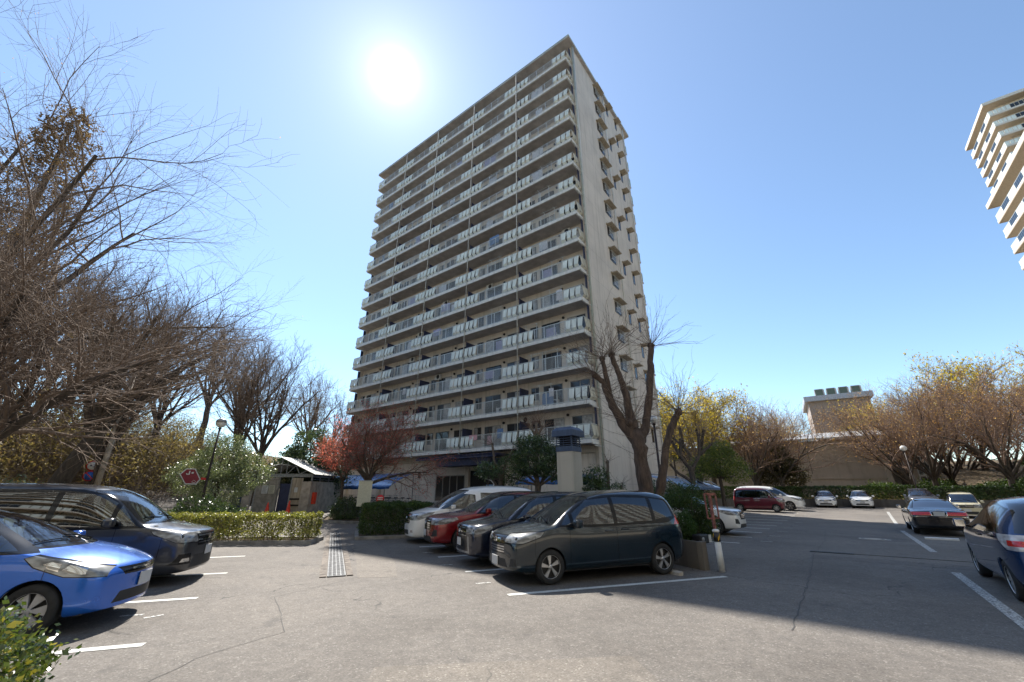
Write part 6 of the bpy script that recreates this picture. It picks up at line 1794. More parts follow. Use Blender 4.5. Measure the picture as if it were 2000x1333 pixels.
stems = [([(0, 0, 0), (0.05, 0, 0.9), (-0.05, 0, 1.9), (0.0, 0, 2.9)], [0.10, 0.09, 0.07, 0.06]), ([(0.05, 0, 0.9), (0.45, 0, 1.4), (0.5, 0, 1.9)], [0.07, 0.06, 0.05]), ([(0, 0, 1.2), (-0.4, 0, 1.7)], [0.05, 0.04])]
t = pollard('pollarded_tree', 54, stems, 9, 0.6, (B_GREY, B_TWIG), 0.007)
put(t, 4.15, 18.2, 0, 'stunted pollard with a crooked stem by the corner of the gable wall', 'tree')
for i, (x, y, s, lab) in enumerate([(3.25, 18.0, 1.0, 'dark shrub right behind the blue-capped vent tower'), (4.0, 17.0, 0.75, 'small dark shrub between the vent tower and the pollarded tree'), (5.9, 18.2, 0.8, 'dark shrub at the foot of the gable wall behind the pollarded tree'), (7.3, 19.5, 0.8, 'low shrub at the foot of the gable wall, left of the white crossover roof')]):
    if i == 0: sh = leafy_tree('round_shrub', 46, [(0, 0, 1.5, 0.85, 0.8, 0.8), (0.3, 0, 2.3, 0.55, 0.5, 0.45), (-0.3, 0.1, 0.8, 0.8, 0.7, 0.6)], 9000, 0.08, L_DARK, r0=0.05); c = sh
    else: c = copy_tree(sh)
    put(c, x, y, 40*i, lab, 'shrub', s=s)
# ---- behind the shelter on the right
stems = [([(0, 0, 0), (0.05, 0, 1.6), (0.1, 0, 3.0)], [0.20, 0.17, 0.15]), ([(0.1, 0, 2.9), (-0.5, 0, 3.8), (-0.9, 0, 4.8)], [0.12, 0.10, 0.08]), ([(-0.5, 0, 3.8), (-0.35, 0, 4.9)], [0.09, 0.07]),
         ([(0.1, 0, 2.9), (0.8, 0.1, 3.9), (1.0, 0.1, 5.2)], [0.12, 0.09, 0.08]), ([(0.8, 0.1, 3.9), (1.7, 0.1, 4.6)], [0.09, 0.07]), ([(0.05, 0, 2.2), (-0.9, 0, 2.9), (-1.2, 0, 3.3)], [0.10, 0.08, 0.07])]
t = pollard('pollarded_tree', 55, stems, 16, 1.3, (B_DARK, B_TWIG), 0.008)
put(t, 11.6, 27.5, 0, 'dark forked pollard just right of the gable, above the blue-roofed shelter', 'tree')
c = copy_tree(t); put(c, 14.6, 33.0, 110, 'second dark pollard behind the evergreen, right of the gable', 'tree', s=1.25)
t = leafy_tree('broad_evergreen', 47, [(0, 0, 3.6, 1.5, 1.4, 1.1), (1.1, 0, 3.0, 1.2, 1.1, 0.8), (-1.2, 0.1, 3.1, 1.1, 1.0, 0.8), (0.3, 0, 4.5, 0.9, 0.9, 0.7)], 11000, 0.11, leafmat('sunlit_evergreen_leaf', [(0.06, 0.10, 0.03), (0.14, 0.18, 0.05), (0.26, 0.28, 0.08)], 1.0, 0.35, 0.4), r0=0.13)  # leaf colours lightened and yellowed for the sunlight on this tree
put(t, 15.0, 30.6, 0, 'leafy evergreen tree above the right-hand shelter, glinting in the sun', 'tree')
# yellow trees at the back right
yel = bare_tree('yellow_leaved_tree', 48, H=9.5, spread=0.75, r0=0.2, trunk_h=0.3, nl=(8, 8, 7, 6), up=0.05, leaves=L_YELL, leafsize=0.14, leafn=1, twig_r=0.008)
put(yel, 20.5, 46.5, 0, 'tree in yellow spring leaf behind the two white cars, nearest the gable', 'tree', 'yellow trees at the back', s=1.3)
for i, (x, y, a, s) in enumerate([(25.0, 52.5, 90, 1.5), (40, 62, 200, 1.2), (63, 56, 30, 2.05), (70, 50, 140, 1.9), (57, 62, 250, 1.6), (19.5, 56, 10, 1.55)]):
    c = copy_tree(yel)
    labs = ['tree in yellow spring leaf behind the bare tree row, left of the hall roof', 'yellow-leaved tree behind the hall, under the white rooftop units', 'tall yellow-leaved tree cutting the skyline at the right edge', 'tall yellow-leaved tree right of the others, at the very right edge', 'yellow-leaved tree on the bank behind the bare orange trees', 'yellow-leaved tree far behind the gable corner']
    put(c, x, y, a, labs[i], 'tree', 'yellow trees at the back', s=s)
# tree row along the far hedge: bare with orange buds
row = bare_tree('budding_tree', 49, H=11.5, spread=0.72, r0=0.22, trunk_h=0.20, nl=(8, 8, 7, 5), up=0.085, leaves=L_ORNG, leafsize=0.075, leafn=0.5, twig_r=0.0078, lean=(0.3, 0), barks=(B_DARK, B_TWIGR))
rowspots = [(26.3, 46.4, 0, 1.1, 'first tree from the left of the budding row, left of the dark evergreen'), (29.2, 46.0, 70, 1.12, 'budding tree with a straight trunk rising from the far hedge behind the maroon van'),
            (40.2, 42.6, 150, 1.05, 'slanting budding tree in front of the right corner of the hall'), (42.4, 42.6, 215, 1.22, 'tallest budding tree right of the hall, beside the far white street lamp'),
            (43.8, 37.6, 300, 1.15, 'broad budding tree with a pale trunk above the dark crossover'), (47.5, 33.5, 30, 1.15, 'budding tree at the right edge behind the pale box-shaped car'),
            (50, 42, 100, 1.35, 'budding tree on the bank behind the broad one'), (56, 36, 190, 1.35, 'budding tree high on the bank at the right edge'), (46, 50, 250, 1.3, 'budding tree on the bank right behind the hall'),
            (33.5, 58, 20, 1.25, 'budding tree behind the hall roof'), (41, 61, 130, 1.2, 'budding tree rising over the right end of the hall roof')]
for i, (x, y, a, s, lab) in enumerate(rowspots):
    c = row if i == 0 else copy_tree(row)
    put(c, x, y, a, lab, 'tree', 'budding trees along the far hedge', s=s)
t = leafy_tree('broad_evergreen', 56, [(0, 0, 4.2, 1.9, 1.8, 1.6), (1.2, 0, 3.0, 1.6, 1.5, 1.1), (-1.1, 0, 3.2, 1.5, 1.4, 1.2), (0, 0, 5.4, 1.2, 1.1, 1.0)], 14000, 0.16, leafmat('bronze_evergreen_leaf', [(0.035, 0.035, 0.018), (0.07, 0.06, 0.028), (0.10, 0.09, 0.03)]), r0=0.16)
put(t, 30.0, 47.2, 0, 'dark bronze-green evergreen against the wall of the hall', 'tree')
t = leafy_tree('broad_evergreen', 57, [(0, 0, 4.6, 2.3, 2.2, 1.3), (1.8, 0, 3.9, 1.8, 1.7, 1.0), (-1.7, 0, 3.8, 1.7, 1.6, 1.0)], 16000, 0.17, L_DARK, r0=0.2)
put(t, 50.5, 38.0, 0, 'dark spreading evergreen on the bank near the right edge', 'tree')
c = copy_tree(t); put(c, 37, 66, 50, 'tall dark evergreen showing between the yellow tree and the hall', 'tree', s=(1.1, 1.1, 1.6))
c = copy_tree(t); put(c, 24.0, 62, 50, 'dark evergreen with a tufted top on the skyline right of the gable', 'tree', s=(0.7, 0.7, 2.1))
# far hedge, its retaining wall and the bushes of the bank
def dline(p, q): 
    return math.hypot(q[0]-p[0], q[1]-p[1]), math.degrees(math.atan2(q[1]-p[1], q[0]-p[0]))
hl = [((24.8, 44.6), (29.2, 43.6), 1.25), ((29.4, 43.9), (34.0, 42.0), 1.3), ((34.1, 42.0), (38.0, 38.9), 1.35), ((38.1, 38.8), (41.8, 35.8), 1.25), ((41.9, 35.7), (45.6, 32.8), 1.45), ((45.7, 32.7), (49.8, 29.2), 1.3), ((17.5, 44.8), (24.6, 44.7), 1.3)]
hlab = ['far hedge stretch behind the white minivan', 'far hedge stretch behind the left of the two white hatchbacks', 'far hedge stretch behind the right of the two white hatchbacks', 'far hedge stretch above the empty bays', 'far hedge stretch behind the dark grey-blue crossover', 'far hedge stretch at the right edge', 'far hedge stretch left of the maroon van, under the shelter roof']
for i, (p, q, h) in enumerate(hl):
    L, a = dline(p, q)
    h_ = hedge('shrub_hedge', 70+i, L, 1.5, h, 6500, 0.13, L_DARK if i % 2 else L_BOX, z0=0.15, rnd=0.35)
    put(h_, p[0], p[1], a, hlab[i], 'hedge', 'hedges on the far wall', dz=0.62)
for i, (x, y, s) in enumerate([(40.5, 46.5, 1.5), (44.5, 45, 1.6), (49.5, 41.5, 1.7), (45.8, 40.0, 1.5), (53, 44, 1.8), (57, 40, 1.8), (51, 33, 1.6), (55, 30, 1.6), (49, 49, 1.8), (59, 34, 1.8)]):
    if i == 0: sh2 = leafy_tree('bank_shrub', 58, [(0, 0, 0.8, 1.3, 1.1, 0.7), (1.1, 0.2, 0.7, 0.9, 0.8, 0.6)], 7000, 0.11, L_BOX, r0=0.04); c = sh2
    else: c = copy_tree(sh2)
    put(c, x, y, 50*i, 'rounded green shrub on the wooded bank above the far hedge', 'shrub', 'shrubs of the right bank', s=s)
brush('undergrowth', 24, ((31, 47), (60, 23.4)), 42000, 0.17, L_OLIVE, (1.3, 26), 'brown scrub and litter covering the wooded bank on the right')
for i, (x, y, a, s) in enumerate([(60, 45, 10, 1.3), (66, 38, 100, 1.4), (54, 52, 200, 1.35), (72, 46, 300, 1.5), (62, 58, 30, 1.4), (76, 36, 77, 1.4), (66, 28, 210, 1.3)]):
    c = copy_tree(row); put(c, x, y, a, 'budding tree deep in the wood on the right bank', 'tree', 'budding trees deep in the right wood', s=s)
for i, (x, y, a, s) in enumerate([(46.5, 67, 10, 1.1), (50.5, 64, 100, 1.05), (43, 71, 200, 1.2)]):
    c = copy_tree(yel if i == 2 else row); put(c, x, y, a, 'tree on the rise between the hall roof and the brick building', 'tree', 'trees below the brick building', s=s)
for i, (x, y, a, s) in enumerate([(-30, 60, 10, 1.5), (-22, 66, 100, 1.5), (-38, 50, 200, 1.7), (-14, 62, 300, 1.2), (-45, 38, 30, 1.6), (-36, 24, 77, 1.4), (-40, 14, 210, 1.4)]):
    c = copy_tree(base); put(c, x, y, a, 'bare tree deep in the wood behind the left slope', 'tree', 'bare trees deep in the left wood', s=s)
# ---- hedges near the camera
h_ = hedge('clipped_hedge', 81, 5.65, 1.15, 0.86, 34000, 0.052, L_HEDGE, z0=0.10, rnd=0.16, bare=0.75)
put(h_, -12.6, 15.4, 3.0, 'long low sunlit hedge with yellow-green leaves in front of the shed', 'hedge', dz=GZ+0.06)
h_ = hedge('clipped_hedge', 82, 2.9, 2.3, 1.18, 34000, 0.05, L_BOX, z0=0.08, rnd=0.42)
put(h_, -6.1, 17.6, 20, 'trimmed dark green hedge with rounded corners beside the white minivan', 'hedge', dz=GZ+0.06)
t = leafy_tree('corner_bush', 83, [(0, 0, 0.44, 0.44, 0.45, 0.38), (-0.3, -0.25, 0.46, 0.44, 0.4, 0.38), (-0.4, 0.3, 0.36, 0.4, 0.4, 0.34), (-0.1, -0.5, 0.3, 0.4, 0.35, 0.3)], 13000, 0.042, leafmat('glossy_bush_leaf', [(0.025, 0.05, 0.012), (0.06, 0.10, 0.02), (0.10, 0.14, 0.03), (0.05, 0.08, 0.02), (0.34, 0.30, 0.05)], 4.0, 0.2, 0.25, 0.9), r0=0.015)
put(t, -3.80, 3.40, 0, 'glossy variegated bush in the bottom left corner', 'shrub', dz=GZ)
t = leafy_tree('juniper_shrub', 84, [(0, 0, 0.95, 0.36, 0.36, 0.50), (0.12, 0, 0.48, 0.42, 0.4, 0.36), (-0.30, 0.1, 1.18, 0.26, 0.3, 0.30), (0.20, 0.1, 0.65, 0.36, 0.36, 0.38)], 15000, 0.036, L_BOX, r0=0.05, bark_m=B_GREY)
put(t, 4.85, 11.55, 0, 'tall loose juniper in the raised planter behind the teal minivan', 'shrub', dz=0.42)
t = leafy_tree('juniper_shrub', 85, [(0, 0, 0.50, 0.24, 0.24, 0.30), (0.05, 0, 0.25, 0.2, 0.2, 0.2)], 5200, 0.036, leafmat('bright_juniper_leaf', [(0.03, 0.07, 0.015), (0.07, 0.13, 0.03)]), r0=0.03, bark_m=B_GREY)
put(t, 4.30, 11.0, 0, 'small bright green round juniper at the tail light of the teal minivan', 'shrub', dz=0.42)
t = leafy_tree('juniper_shrub', 86, [(0, 0, 1.05, 0.45, 0.45, 0.22), (-0.4, 0, 1.0, 0.4, 0.4, 0.2)], 3500, 0.05, L_BOX, r0=0.04, bark_m=B_GREY)
put(t, 5.1, 13.0, 0, 'thin flat-topped juniper behind the tall loose one in the planter', 'shrub', dz=0.42)
# ------------------------------------------------------------------ built things round the lot
M_SHEETR = simple('corrugated_grey_roof', (0.34, 0.34, 0.32), 0.5, 0.2, var=0.2, nscale=3, streak=True)
M_DOORB = simple('dark_blue_door', (0.035, 0.055, 0.10), 0.5, 0.1, var=0.2, nscale=4, streak=True)
M_WOOD = simple('weathered_board', (0.42, 0.36, 0.27), 0.85, var=0.3, nscale=5, streak=True)
M_GREYP = simple('grey_mesh_panel', (0.30, 0.28, 0.24), 0.7, var=0.25, nscale=4)
M_PAPER = simple('notice_paper', (0.60, 0.62, 0.60), 0.8, var=0.1, nscale=20)
M_PAPER2 = simple('cream_notice_paper', (0.55, 0.54, 0.42), 0.8, var=0.1, nscale=20)
M_RED = simple('red_enamel', (0.55, 0.02, 0.015), 0.45, var=0.15)
M_ORANGE = simple('orange_red_plastic', (0.75, 0.06, 0.02), 0.5, var=0.12)
M_TARP = simple('blue_vinyl', (0.035, 0.13, 0.36), 0.22, var=0.35, nscale=3, spec=0.8)
M_TARP2 = simple('blue_grey_sheet', (0.17, 0.29, 0.48), 0.35, 0.2, var=0.2, nscale=3)
M_CAPB = simple('slate_blue_paint', (0.055, 0.085, 0.15), 0.6, var=0.2, nscale=4, streak=True)
M_RUST = simple('rusty_red_metal', (0.24, 0.095, 0.075), 0.8, var=0.45, nscale=14)
M_POLE = simple('dark_brown_pole', (0.035, 0.022, 0.018), 0.55, 0.2, var=0.2)
M_GLOBE = simple('milky_globe', (0.75, 0.75, 0.72), 0.25, var=0.06)
M_BRICK = simple('brick_brown_wall', (0.38, 0.32, 0.28), 0.9, var=0.15)
M_HALL = stucco('hall_wall', (0.50, 0.42, 0.34), 0.8, joints=False)
M_LWALL = stucco('low_wall_concrete', (0.14, 0.125, 0.105), 0.55, joints=False)
M_YEL = simple('yellow_tape', (0.60, 0.36, 0.02), 0.5, var=0.1)

# garbage shed
shed = empty('garbage_shed', (-12.25, 26.0, 0.44), 0)
m = MB(); m.box((-0.16, 0.0, -0.3), (0, 5.2, 1.85)); m.box((-3.5, 5.0, -0.3), (-0.161, 5.2, 2.2)); m.box((-0.55, 0.002, -0.3), (-0.162, 0.16, 1.84)); m.build('wall', M_CONC, shed)
m = MB(); m.box((-3.30, 0.17, -0.04), (-0.17, 4.99, 0.012)); m.build('floor_slab', M_KERB, shed)
m = MB()
for x in (-0.08, -1.28, -2.05, -3.42): m.box((x-0.04, 0.165, 0.0 if x != -0.08 else 1.86), (x+0.04, 0.24, 2.2))
for y in (1.3, 2.6, 3.9, 5.1): m.box((-0.11, y-0.03, 1.852), (-0.05, y+0.03, 2.2))
m.box((-3.47, 0.15, 2.1), (-0.02, 0.25, 2.24)); m.box((-0.12, 0.26, 2.1), (-0.04, 5.2, 2.2))
for z in (1.96, ): m.box((-0.12, 0.26, z), (-0.05, 5.15, z+0.03))
m.build('frame', M_STEEL, shed)
m = MB()
A = Vector((0.0, 0.20, 2.27)); T = Vector((-2.08, 0.20, 3.22)); B_ = Vector((-2.08, 0.20, 2.27)); L2 = Vector((-3.46, 0.20, 2.27)); LT = Vector((-2.2, 0.20, 2.78)); L3 = Vector((-3.46, 0.20, 2.52))
for p, q in ((A, T), (T, B_), (A, B_), (B_, L2), (LT, L3), (L3, L2), (B_.lerp(T, 0.02)+Vector((0.35, 0, 0)), T+Vector((0.35, 0, -0.18))), (Vector((-1.7, .2, 2.27)), Vector((-1.2, .2, 2.78))), (Vector((-1.2, .2, 2.78)), Vector((-0.9, .2, 2.27))),
             (Vector((-0.9, .2, 2.27)), Vector((-0.5, .2, 2.47))), (Vector((-2.7, .2, 2.27)), Vector((-2.7, .2, 2.66))), (Vector((-3.4, .2, 2.5)), Vector((-2.9, .2, 2.29)))):
    m.bar(p, q, 0.045, 0.045)
m.build('truss', M_STEEL, shed)
def corr_sheet(p0, p1, depth, pitch=0.11, amp=0.018, th=0.006):
    """corrugated sheet from edge p0 to p1 (x,z), running back in y; ridges run down the slope"""
    m = MB(); n = int(depth/pitch*2); (xa, za), (xb, zb) = p0, p1; vs = []
    for i in range(n+1):
        y = depth*i/n; o = amp if i % 2 else -amp
        vs += [(xa, y, za+o), (xb, y, zb+o), (xb, y, zb+o-th), (xa, y, za+o-th)]
    fs = []
    for i in range(n):
        a, b = 4*i, 4*i+4
        fs += [(a, a+1, b+1, b), (b+3, b+2, a+2, a+3), (a+1, a+2, b+2, b+1), (a+3, a, b, b+3)]
    m.add(vs, fs); return m
m = corr_sheet((-2.12, 3.30), (0.22, 2.26), 5.5); m.build('roof', M_SHEETR, shed, loc=(0, -0.05, 0))
m = corr_sheet((-3.75, 2.44), (-2.16, 2.86), 5.4); m.build('roof', M_SHEETR, shed, loc=(0, -0.02, 0))
m = MB(); m.box((-3.38, 0.17, 0.05), (-2.10, 0.22, 2.05)); m.box((-3.36, 0.13, 1.95), (-2.12, 0.168, 2.03)); m.box((-3.36, 0.13, 0.95), (-2.12, 0.168, 1.02)); m.box((-2.2, 0.12, 0.03), (-2.06, 0.165, 2.08)); m.build('gate_panel', M_GREYP, shed)
m = MB(); m.box((-1.24, 0.17, 0.05), (-0.60, 0.22, 2.05)); m.box((-1.22, 0.13, 0.80), (-0.62, 0.168, 0.88), 1); m.box((-1.22, 0.13, 0.45), (-0.62, 0.168, 0.53), 1); m.box((-0.60, 0.10, 0.7), (-0.40, 0.16, 1.2), 2); m.build('gate_panel', [M_WOOD, M_DARK, M_PAPER2], shed)
m = MB(); m.box((-2.02, 0.30, 0.03), (-1.31, 0.33, 1.72)); m.build('navy_screen', M_NAVY, shed)
for x, mm, w in ((-3.0, M_PAPER, 0.36), (-2.58, M_PAPER2, 0.36)):
    m = MB(); m.box((x, 0.118, 1.15), (x+w, 0.128, 1.62), 0)
    for k in range(7): m.box((x+0.04, 0.114, 1.55-k*0.055), (x+w-0.05-0.03*(k % 3), 0.117, 1.565-k*0.055), 1)
    m.build('notice', [mm, M_FRAMED], shed)
m = MB(); m.box((-1.02, 0.118, 1.22), (-0.82, 0.128, 1.5)); m.build('notice', M_PAPER, shed)
m = MB(); m.box((0.003, 0.35, 0.55), (0.16, 0.68, 1.22), bev=0.02); m.build('fire_box', M_ORANGE, shed)
tag(shed, 'low concrete and steel garbage shed with corrugated lean-to roofs and two notices on its gate', 'shed')
# blue door and concrete wall left of it
wl = empty('boundary_wall', (-15.75, 26.1, 0.44), R(176))
m = MB(); m.box((0.1, -0.1, -0.4), (0.55, 0.1, 1.45)); m.box((1.18, -0.1, -0.4), (4.4, 0.1, 1.62)); m.build('wall', M_CONC, wl)
m = MB(); m.box((0.56, -0.06, -0.1), (1.17, 0.04, 1.95)); m.build('blue_door', M_DOORB, wl)
m = MB()
for i in range(22): m.box((1.18+i*0.15, -0.02 - 0.02*(i % 2), 1.63), (1.18+i*0.15+0.148, 0.0 - 0.02*(i % 2), 2.45))
m.build('corrugated_screen', M_GREYP, wl)
tag(wl, 'plain concrete wall with a dark blue door and grey corrugated screen, left of the shed', 'wall')
for i, (x, y, h, lab) in enumerate([(-13.9, 24.7, 0.72, 'orange-red traffic cone before the dark opening of the shed'), (-12.75, 24.8, 0.80, 'orange-red traffic cone at the right pillar of the shed front')]):
    r_ = empty('traffic_cone'); m = MB(); m.lathe([(0.17, 0.03), (0.15, 0.05), (0.03, h), (0.02, h+0.01)], n=16); m.build('cone', M_ORANGE, r_)
    m = MB(); m.box((-0.2, -0.2, 0), (0.2, 0.2, 0.035), bev=0.01); m.build('base', M_ORANGE, r_); put(r_, x, y, 10, lab, 'traffic cone', dz=GZ)

# street lamps
def street_lamp(x, y, h, lab, rad=0.16, hood=False, pole=None):
    r_ = empty('street_lamp'); m = MB(); m.tube([(0, 0, 0), (0, 0, 0.9), (0, 0, h-rad*1.3)], [0.065, 0.055, 0.042], 10); m.lathe([(0.10, 0), (0.10, 0.05), (0.07, 0.09)], n=12); m.build('pole', pole or M_POLE, r_)
    m = MB(); m.lathe([(0.07, h-rad*1.3), (0.08, h-rad*1.1), (0.05, h-rad*0.95)], n=12); m.build('collar', M_POLE, r_)
    m = MB(); m.sphere((0, 0, h), rad, 16, 10, sz=0.95); m.build('globe', M_GLOBE, r_)
    if hood: m = MB(); m.lathe([(rad*1.04, h+0.02), (rad*0.9, h+rad*0.62), (rad*0.4, h+rad*1.02), (0.001, h+rad*1.1)], n=16); m.build('hood', M_STEEL, r_)
    put(r_, x, y, 0, lab, 'street lamp'); return r_
street_lamp(-14.35, 20.0, 4.85, 'street lamp with a hooded globe on a dark pole above the glittering shrub', 0.23, True)
street_lamp(5.95, 17.0, 4.55, 'street lamp with a globe on a dark pole right behind the large pollarded tree', 0.17)
street_lamp(36.3, 38.4, 5.2, 'far street lamp with a white globe among the budding trees', 0.26)
# hexagonal red sign on the left lamp post
sg = empty('red_sign', (-14.95, 19.7, 2.36), R(30))
m = MB(); hexp = [(-0.42, 0.10), (-0.22, 0.36), (0.12, 0.36), (0.42, -0.12), (0.30, -0.34), (-0.12, -0.34)]
m.prism([(y, z) for y, z in [(b, a) for a, b in hexp]][::1], -0.02, 0.02, 'y') ; m.build('rim', M_PAPER, sg)
m = MB(); m.prism([(b*0.88, a*0.88) for a, b in hexp], -0.028, 0.028, 'y'); m.build('plate', simple('dark_red_enamel', (0.20, 0.012, 0.03), 0.4), sg)
m = MB()
for s in (-1,):
    y0, y1 = -0.040, -0.030
    m.box((-0.08, y0, 0.10), (-0.04, y1, 0.25)); m.box((-0.16, y0, 0.08), (-0.04, y1, 0.12)); m.box((-0.18, y0, 0.10), (-0.15, y1, 0.15))      # J
    m.box((0.02, y0, 0.13), (0.10, y1, 0.20))
    m.bar((0.10, -0.035, -0.24), (0.18, -0.035, -0.15), 0.02, 0.01); m.bar((0.18, -0.035, -0.15), (0.27, -0.035, -0.24), 0.02, 0.01); m.box((0.12, y0, -0.27), (0.25, y1, -0.25))
m.build('lettering', M_PAPER, sg)
m = MB(); m.bar((0.42, 0, -0.08), (0.70, 0.0, -0.10), 0.06, 0.10); m.build('bracket', M_RED, sg)
tag(sg, 'dark red hexagonal sign with a white J, bracketed to the left street lamp', 'sign')
# utility pole with the two round road signs
pz_ = zg(-21.2, 21.8)
up_ = empty('utility_pole', (-21.2, 21.8, pz_)); m = MB(); m.tube([(0, 0, 0), (0, 0, 7.5)], [0.14, 0.10], 12); m.build('pole', M_CONC, up_); tag(up_, 'pale concrete pole rising behind the round road signs on the left', 'pole')
for z, lab, kind in ((2.95, 'round white road sign with a red rim on the pale pole at the left', 0), (2.45, 'round blue no-parking sign with a red rim, below the white one', 1)):
    s_ = empty('road_sign', (-21.55, 21.6, z), R(45)); 
    m = MB(); m.lathe([(0.25, -0.012), (0.25, 0.012)], n=28, axis='y'); m.build('rim', M_RED, s_)
    m = MB(); m.lathe([(0.20, -0.018), (0.20, 0.0)], n=28, axis='y'); m.build('face', M_PAPER if kind == 0 else simple('road_sign_blue', (0.02, 0.12, 0.45), 0.4), s_)
    m = MB()
    if kind: m.bar((-0.14, -0.021, 0.14), (0.14, -0.021, -0.14), 0.045, 0.006, up=(0, 1, 0)); m.build('slash', M_RED, s_)
    else:
        m.box((-0.10, -0.024, -0.03), (-0.02, -0.019, 0.05)); m.box((0.02, -0.024, -0.05), (0.10, -0.019, -0.02)); m.box((0.02, -0.024, 0.02), (0.10, -0.019, 0.05)); m.build('symbol', M_NAVY, s_)
    m = MB(); m.box((0.0, 0.013, -0.03), (0.34, 0.04, 0.03)); m.build('bracket', M_STEEL, s_)
    tag(s_, lab, 'road sign')

# vent tower with a louvred blue cap
K = Vector((2.44, 16.8))
vt = empty('vent_tower', (K.x, K.y, 0.0), TROT)
m = MB(); m.box((0, 0, 0.3), (0.74, 0.74, 3.25)); m.build('shaft', stucco('vent_stucco', (0.52, 0.49, 0.42), joints=False), vt)
m = MB(); m.box((-0.02, -0.02, 3.252), (0.76, 0.76, 3.46)); 
m.box((-0.13, -0.13, 3.86), (0.87, 0.87, 4.10))
a = [(-0.13, -0.13), (0.87, -0.13), (0.87, 0.87), (-0.13, 0.87)]; b = [(0.02, 0.02), (0.72, 0.02), (0.72, 0.72), (0.02, 0.72)]
m.add([(x, y, 4.101) for x, y in a] + [(x, y, 4.24) for x, y in b], [(0,1,5,4), (1,2,6,5), (2,3,7,6), (3,0,4,7), (4,5,6,7)])
m.build('cap', M_CAPB, vt)
m = MB(); m.box((0.10, 0.10, 3.462), (0.64, 0.64, 3.858), 1)
for k in range(4):
    z = 3.50 + k*0.09; m.box((-0.02, -0.02, z), (0.76, 0.76, z+0.022), 0)
for x in (0.0, 0.34, 0.68): m.box((x+0.001, 0.01, 3.463), (x+0.05, 0.05, 3.857)); m.box((0.01, x+0.06, 3.463), (0.05, x+0.07, 3.857))
m.build('louvre', [M_CAPB, M_DARK], vt)
tag(vt, 'square cream vent tower with a louvred slate-blue cap behind the parked minivans', 'vent tower')

# raised planter between the rows: wedge-shaped, low concrete walls
pp = [(4.36, 10.30), (4.52, 10.42), (5.35, 13.4), (6.25, 16.6), (5.2, 19.3), (0.6, 19.0), (0.9, 18.2)]
pl = empty('raised_planter', (0, 0, 0))
m = MB(); n = len(pp); cx_ = sum(p[0] for p in pp)/n; cy_ = sum(p[1] for p in pp)/n
for i in range(n):
    a = Vector(pp[i]); b = Vector(pp[(i+1) % n]); d = (b-a).normalized(); nn = Vector((d.y, -d.x))
    if nn.dot(Vector((cx_, cy_))-a) < 0: nn = -nn
    a2, b2 = a + nn*0.13, b + nn*0.13
    m.add([(a.x, a.y, 0), (b.x, b.y, 0), (b2.x, b2.y, 0), (a2.x, a2.y, 0), (a.x, a.y, 0.62), (b.x, b.y, 0.62), (b2.x, b2.y, 0.62-0.001*i), (a2.x, a2.y, 0.62-0.001*i)], [(0,1,5,4), (2,3,7,6), (4,5,6,7), (1,2,6,5), (3,0,4,7)])
m.build('wall', M_LWALL, pl)
m = MB(); m.add([(x + (cx_-x)*0.03, y + (cy_-y)*0.03, 0.52) for x, y in pp], [tuple(range(n))]); m.build('soil', M_SOIL, pl)
tag(pl, 'wedge-shaped raised planter with a dark stained concrete wall behind the teal minivan', 'planter')
# bollard and rusty post
bo = empty('bollard'); m = MB(); m.lathe([(0.068, 0), (0.068, 0.60)], n=18); m.build('sleeve', M_WHITE, bo)
m = MB(); m.lathe([(0.072, 0.602), (0.072, 0.80)], n=18, mi=0); 
for k in range(3):
    a0 = R(k*120 - 100)
    vs = []; 
    for i in range(5): 
        aa = a0 + R(i*14); vs += [(0.0745*math.cos(aa), 0.0745*math.sin(aa), 0.61 + 0.028*i), (0.0745*math.cos(aa), 0.0745*math.sin(aa), 0.68 + 0.028*i)]
    m.add(vs, [(2*i, 2*i+2, 2*i+3, 2*i+1) for i in range(4)], 1)
m.build('striped_band', [M_BLACK, M_YEL], bo)
m = MB(); m.lathe([(0.078, 0.802), (0.078, 0.84), (0.05, 0.86), (0.001, 0.865)], n=18); m.build('cap', M_WHITE, bo)
put(bo, 4.70, 10.22, 0, 'white bollard with a black and yellow striped band at the corner of the planter', 'bollard', dz=GZ)
fp = empty('sign_frame'); m = MB(); m.bar((0, 0, 0), (0, 0, 1.62), 0.055, 0.055); m.build('post', M_RUST, fp)
m = MB()
for p, q in (((-0.07, 0, 1.60), (0.16, 0, 1.60)), ((0.16, 0, 1.60), (0.16, 0, 1.08)), ((-0.14, 0, 1.08), (0.16, 0, 1.08)), ((-0.14, 0, 1.08), (-0.14, 0, 1.63)), ((-0.14, 0, 1.63), (0.16, 0, 1.63))): m.bar(p, q, 0.028, 0.028)
m.build('frame', M_RUST, fp); put(fp, 4.76, 10.38, 12, 'rusty red post with an empty sign frame behind the striped bollard', 'sign post', dz=GZ)
ub = empty('utility_box'); m = MB(); m.box((-0.17, -0.12, 0), (0.17, 0.12, 0.2), 0, bev=0.03); m.lathe([(0.05, 0), (0.04, 0.02), (0.001, 0.025)], c=(-0.06, -0.121, 0.1), n=12, mi=1, axis='y'); m.build('housing', [M_BLACK, M_STEEL], ub)
m = MB(); m.box((0.13, -0.135, 0.03), (0.22, -0.125, 0.19)); m.build('card', M_PAPER, ub); put(ub, 4.55, 10.75, 30, 'small black box with a white card on the planter edge beside the rusty post', 'box', dz=0.55)
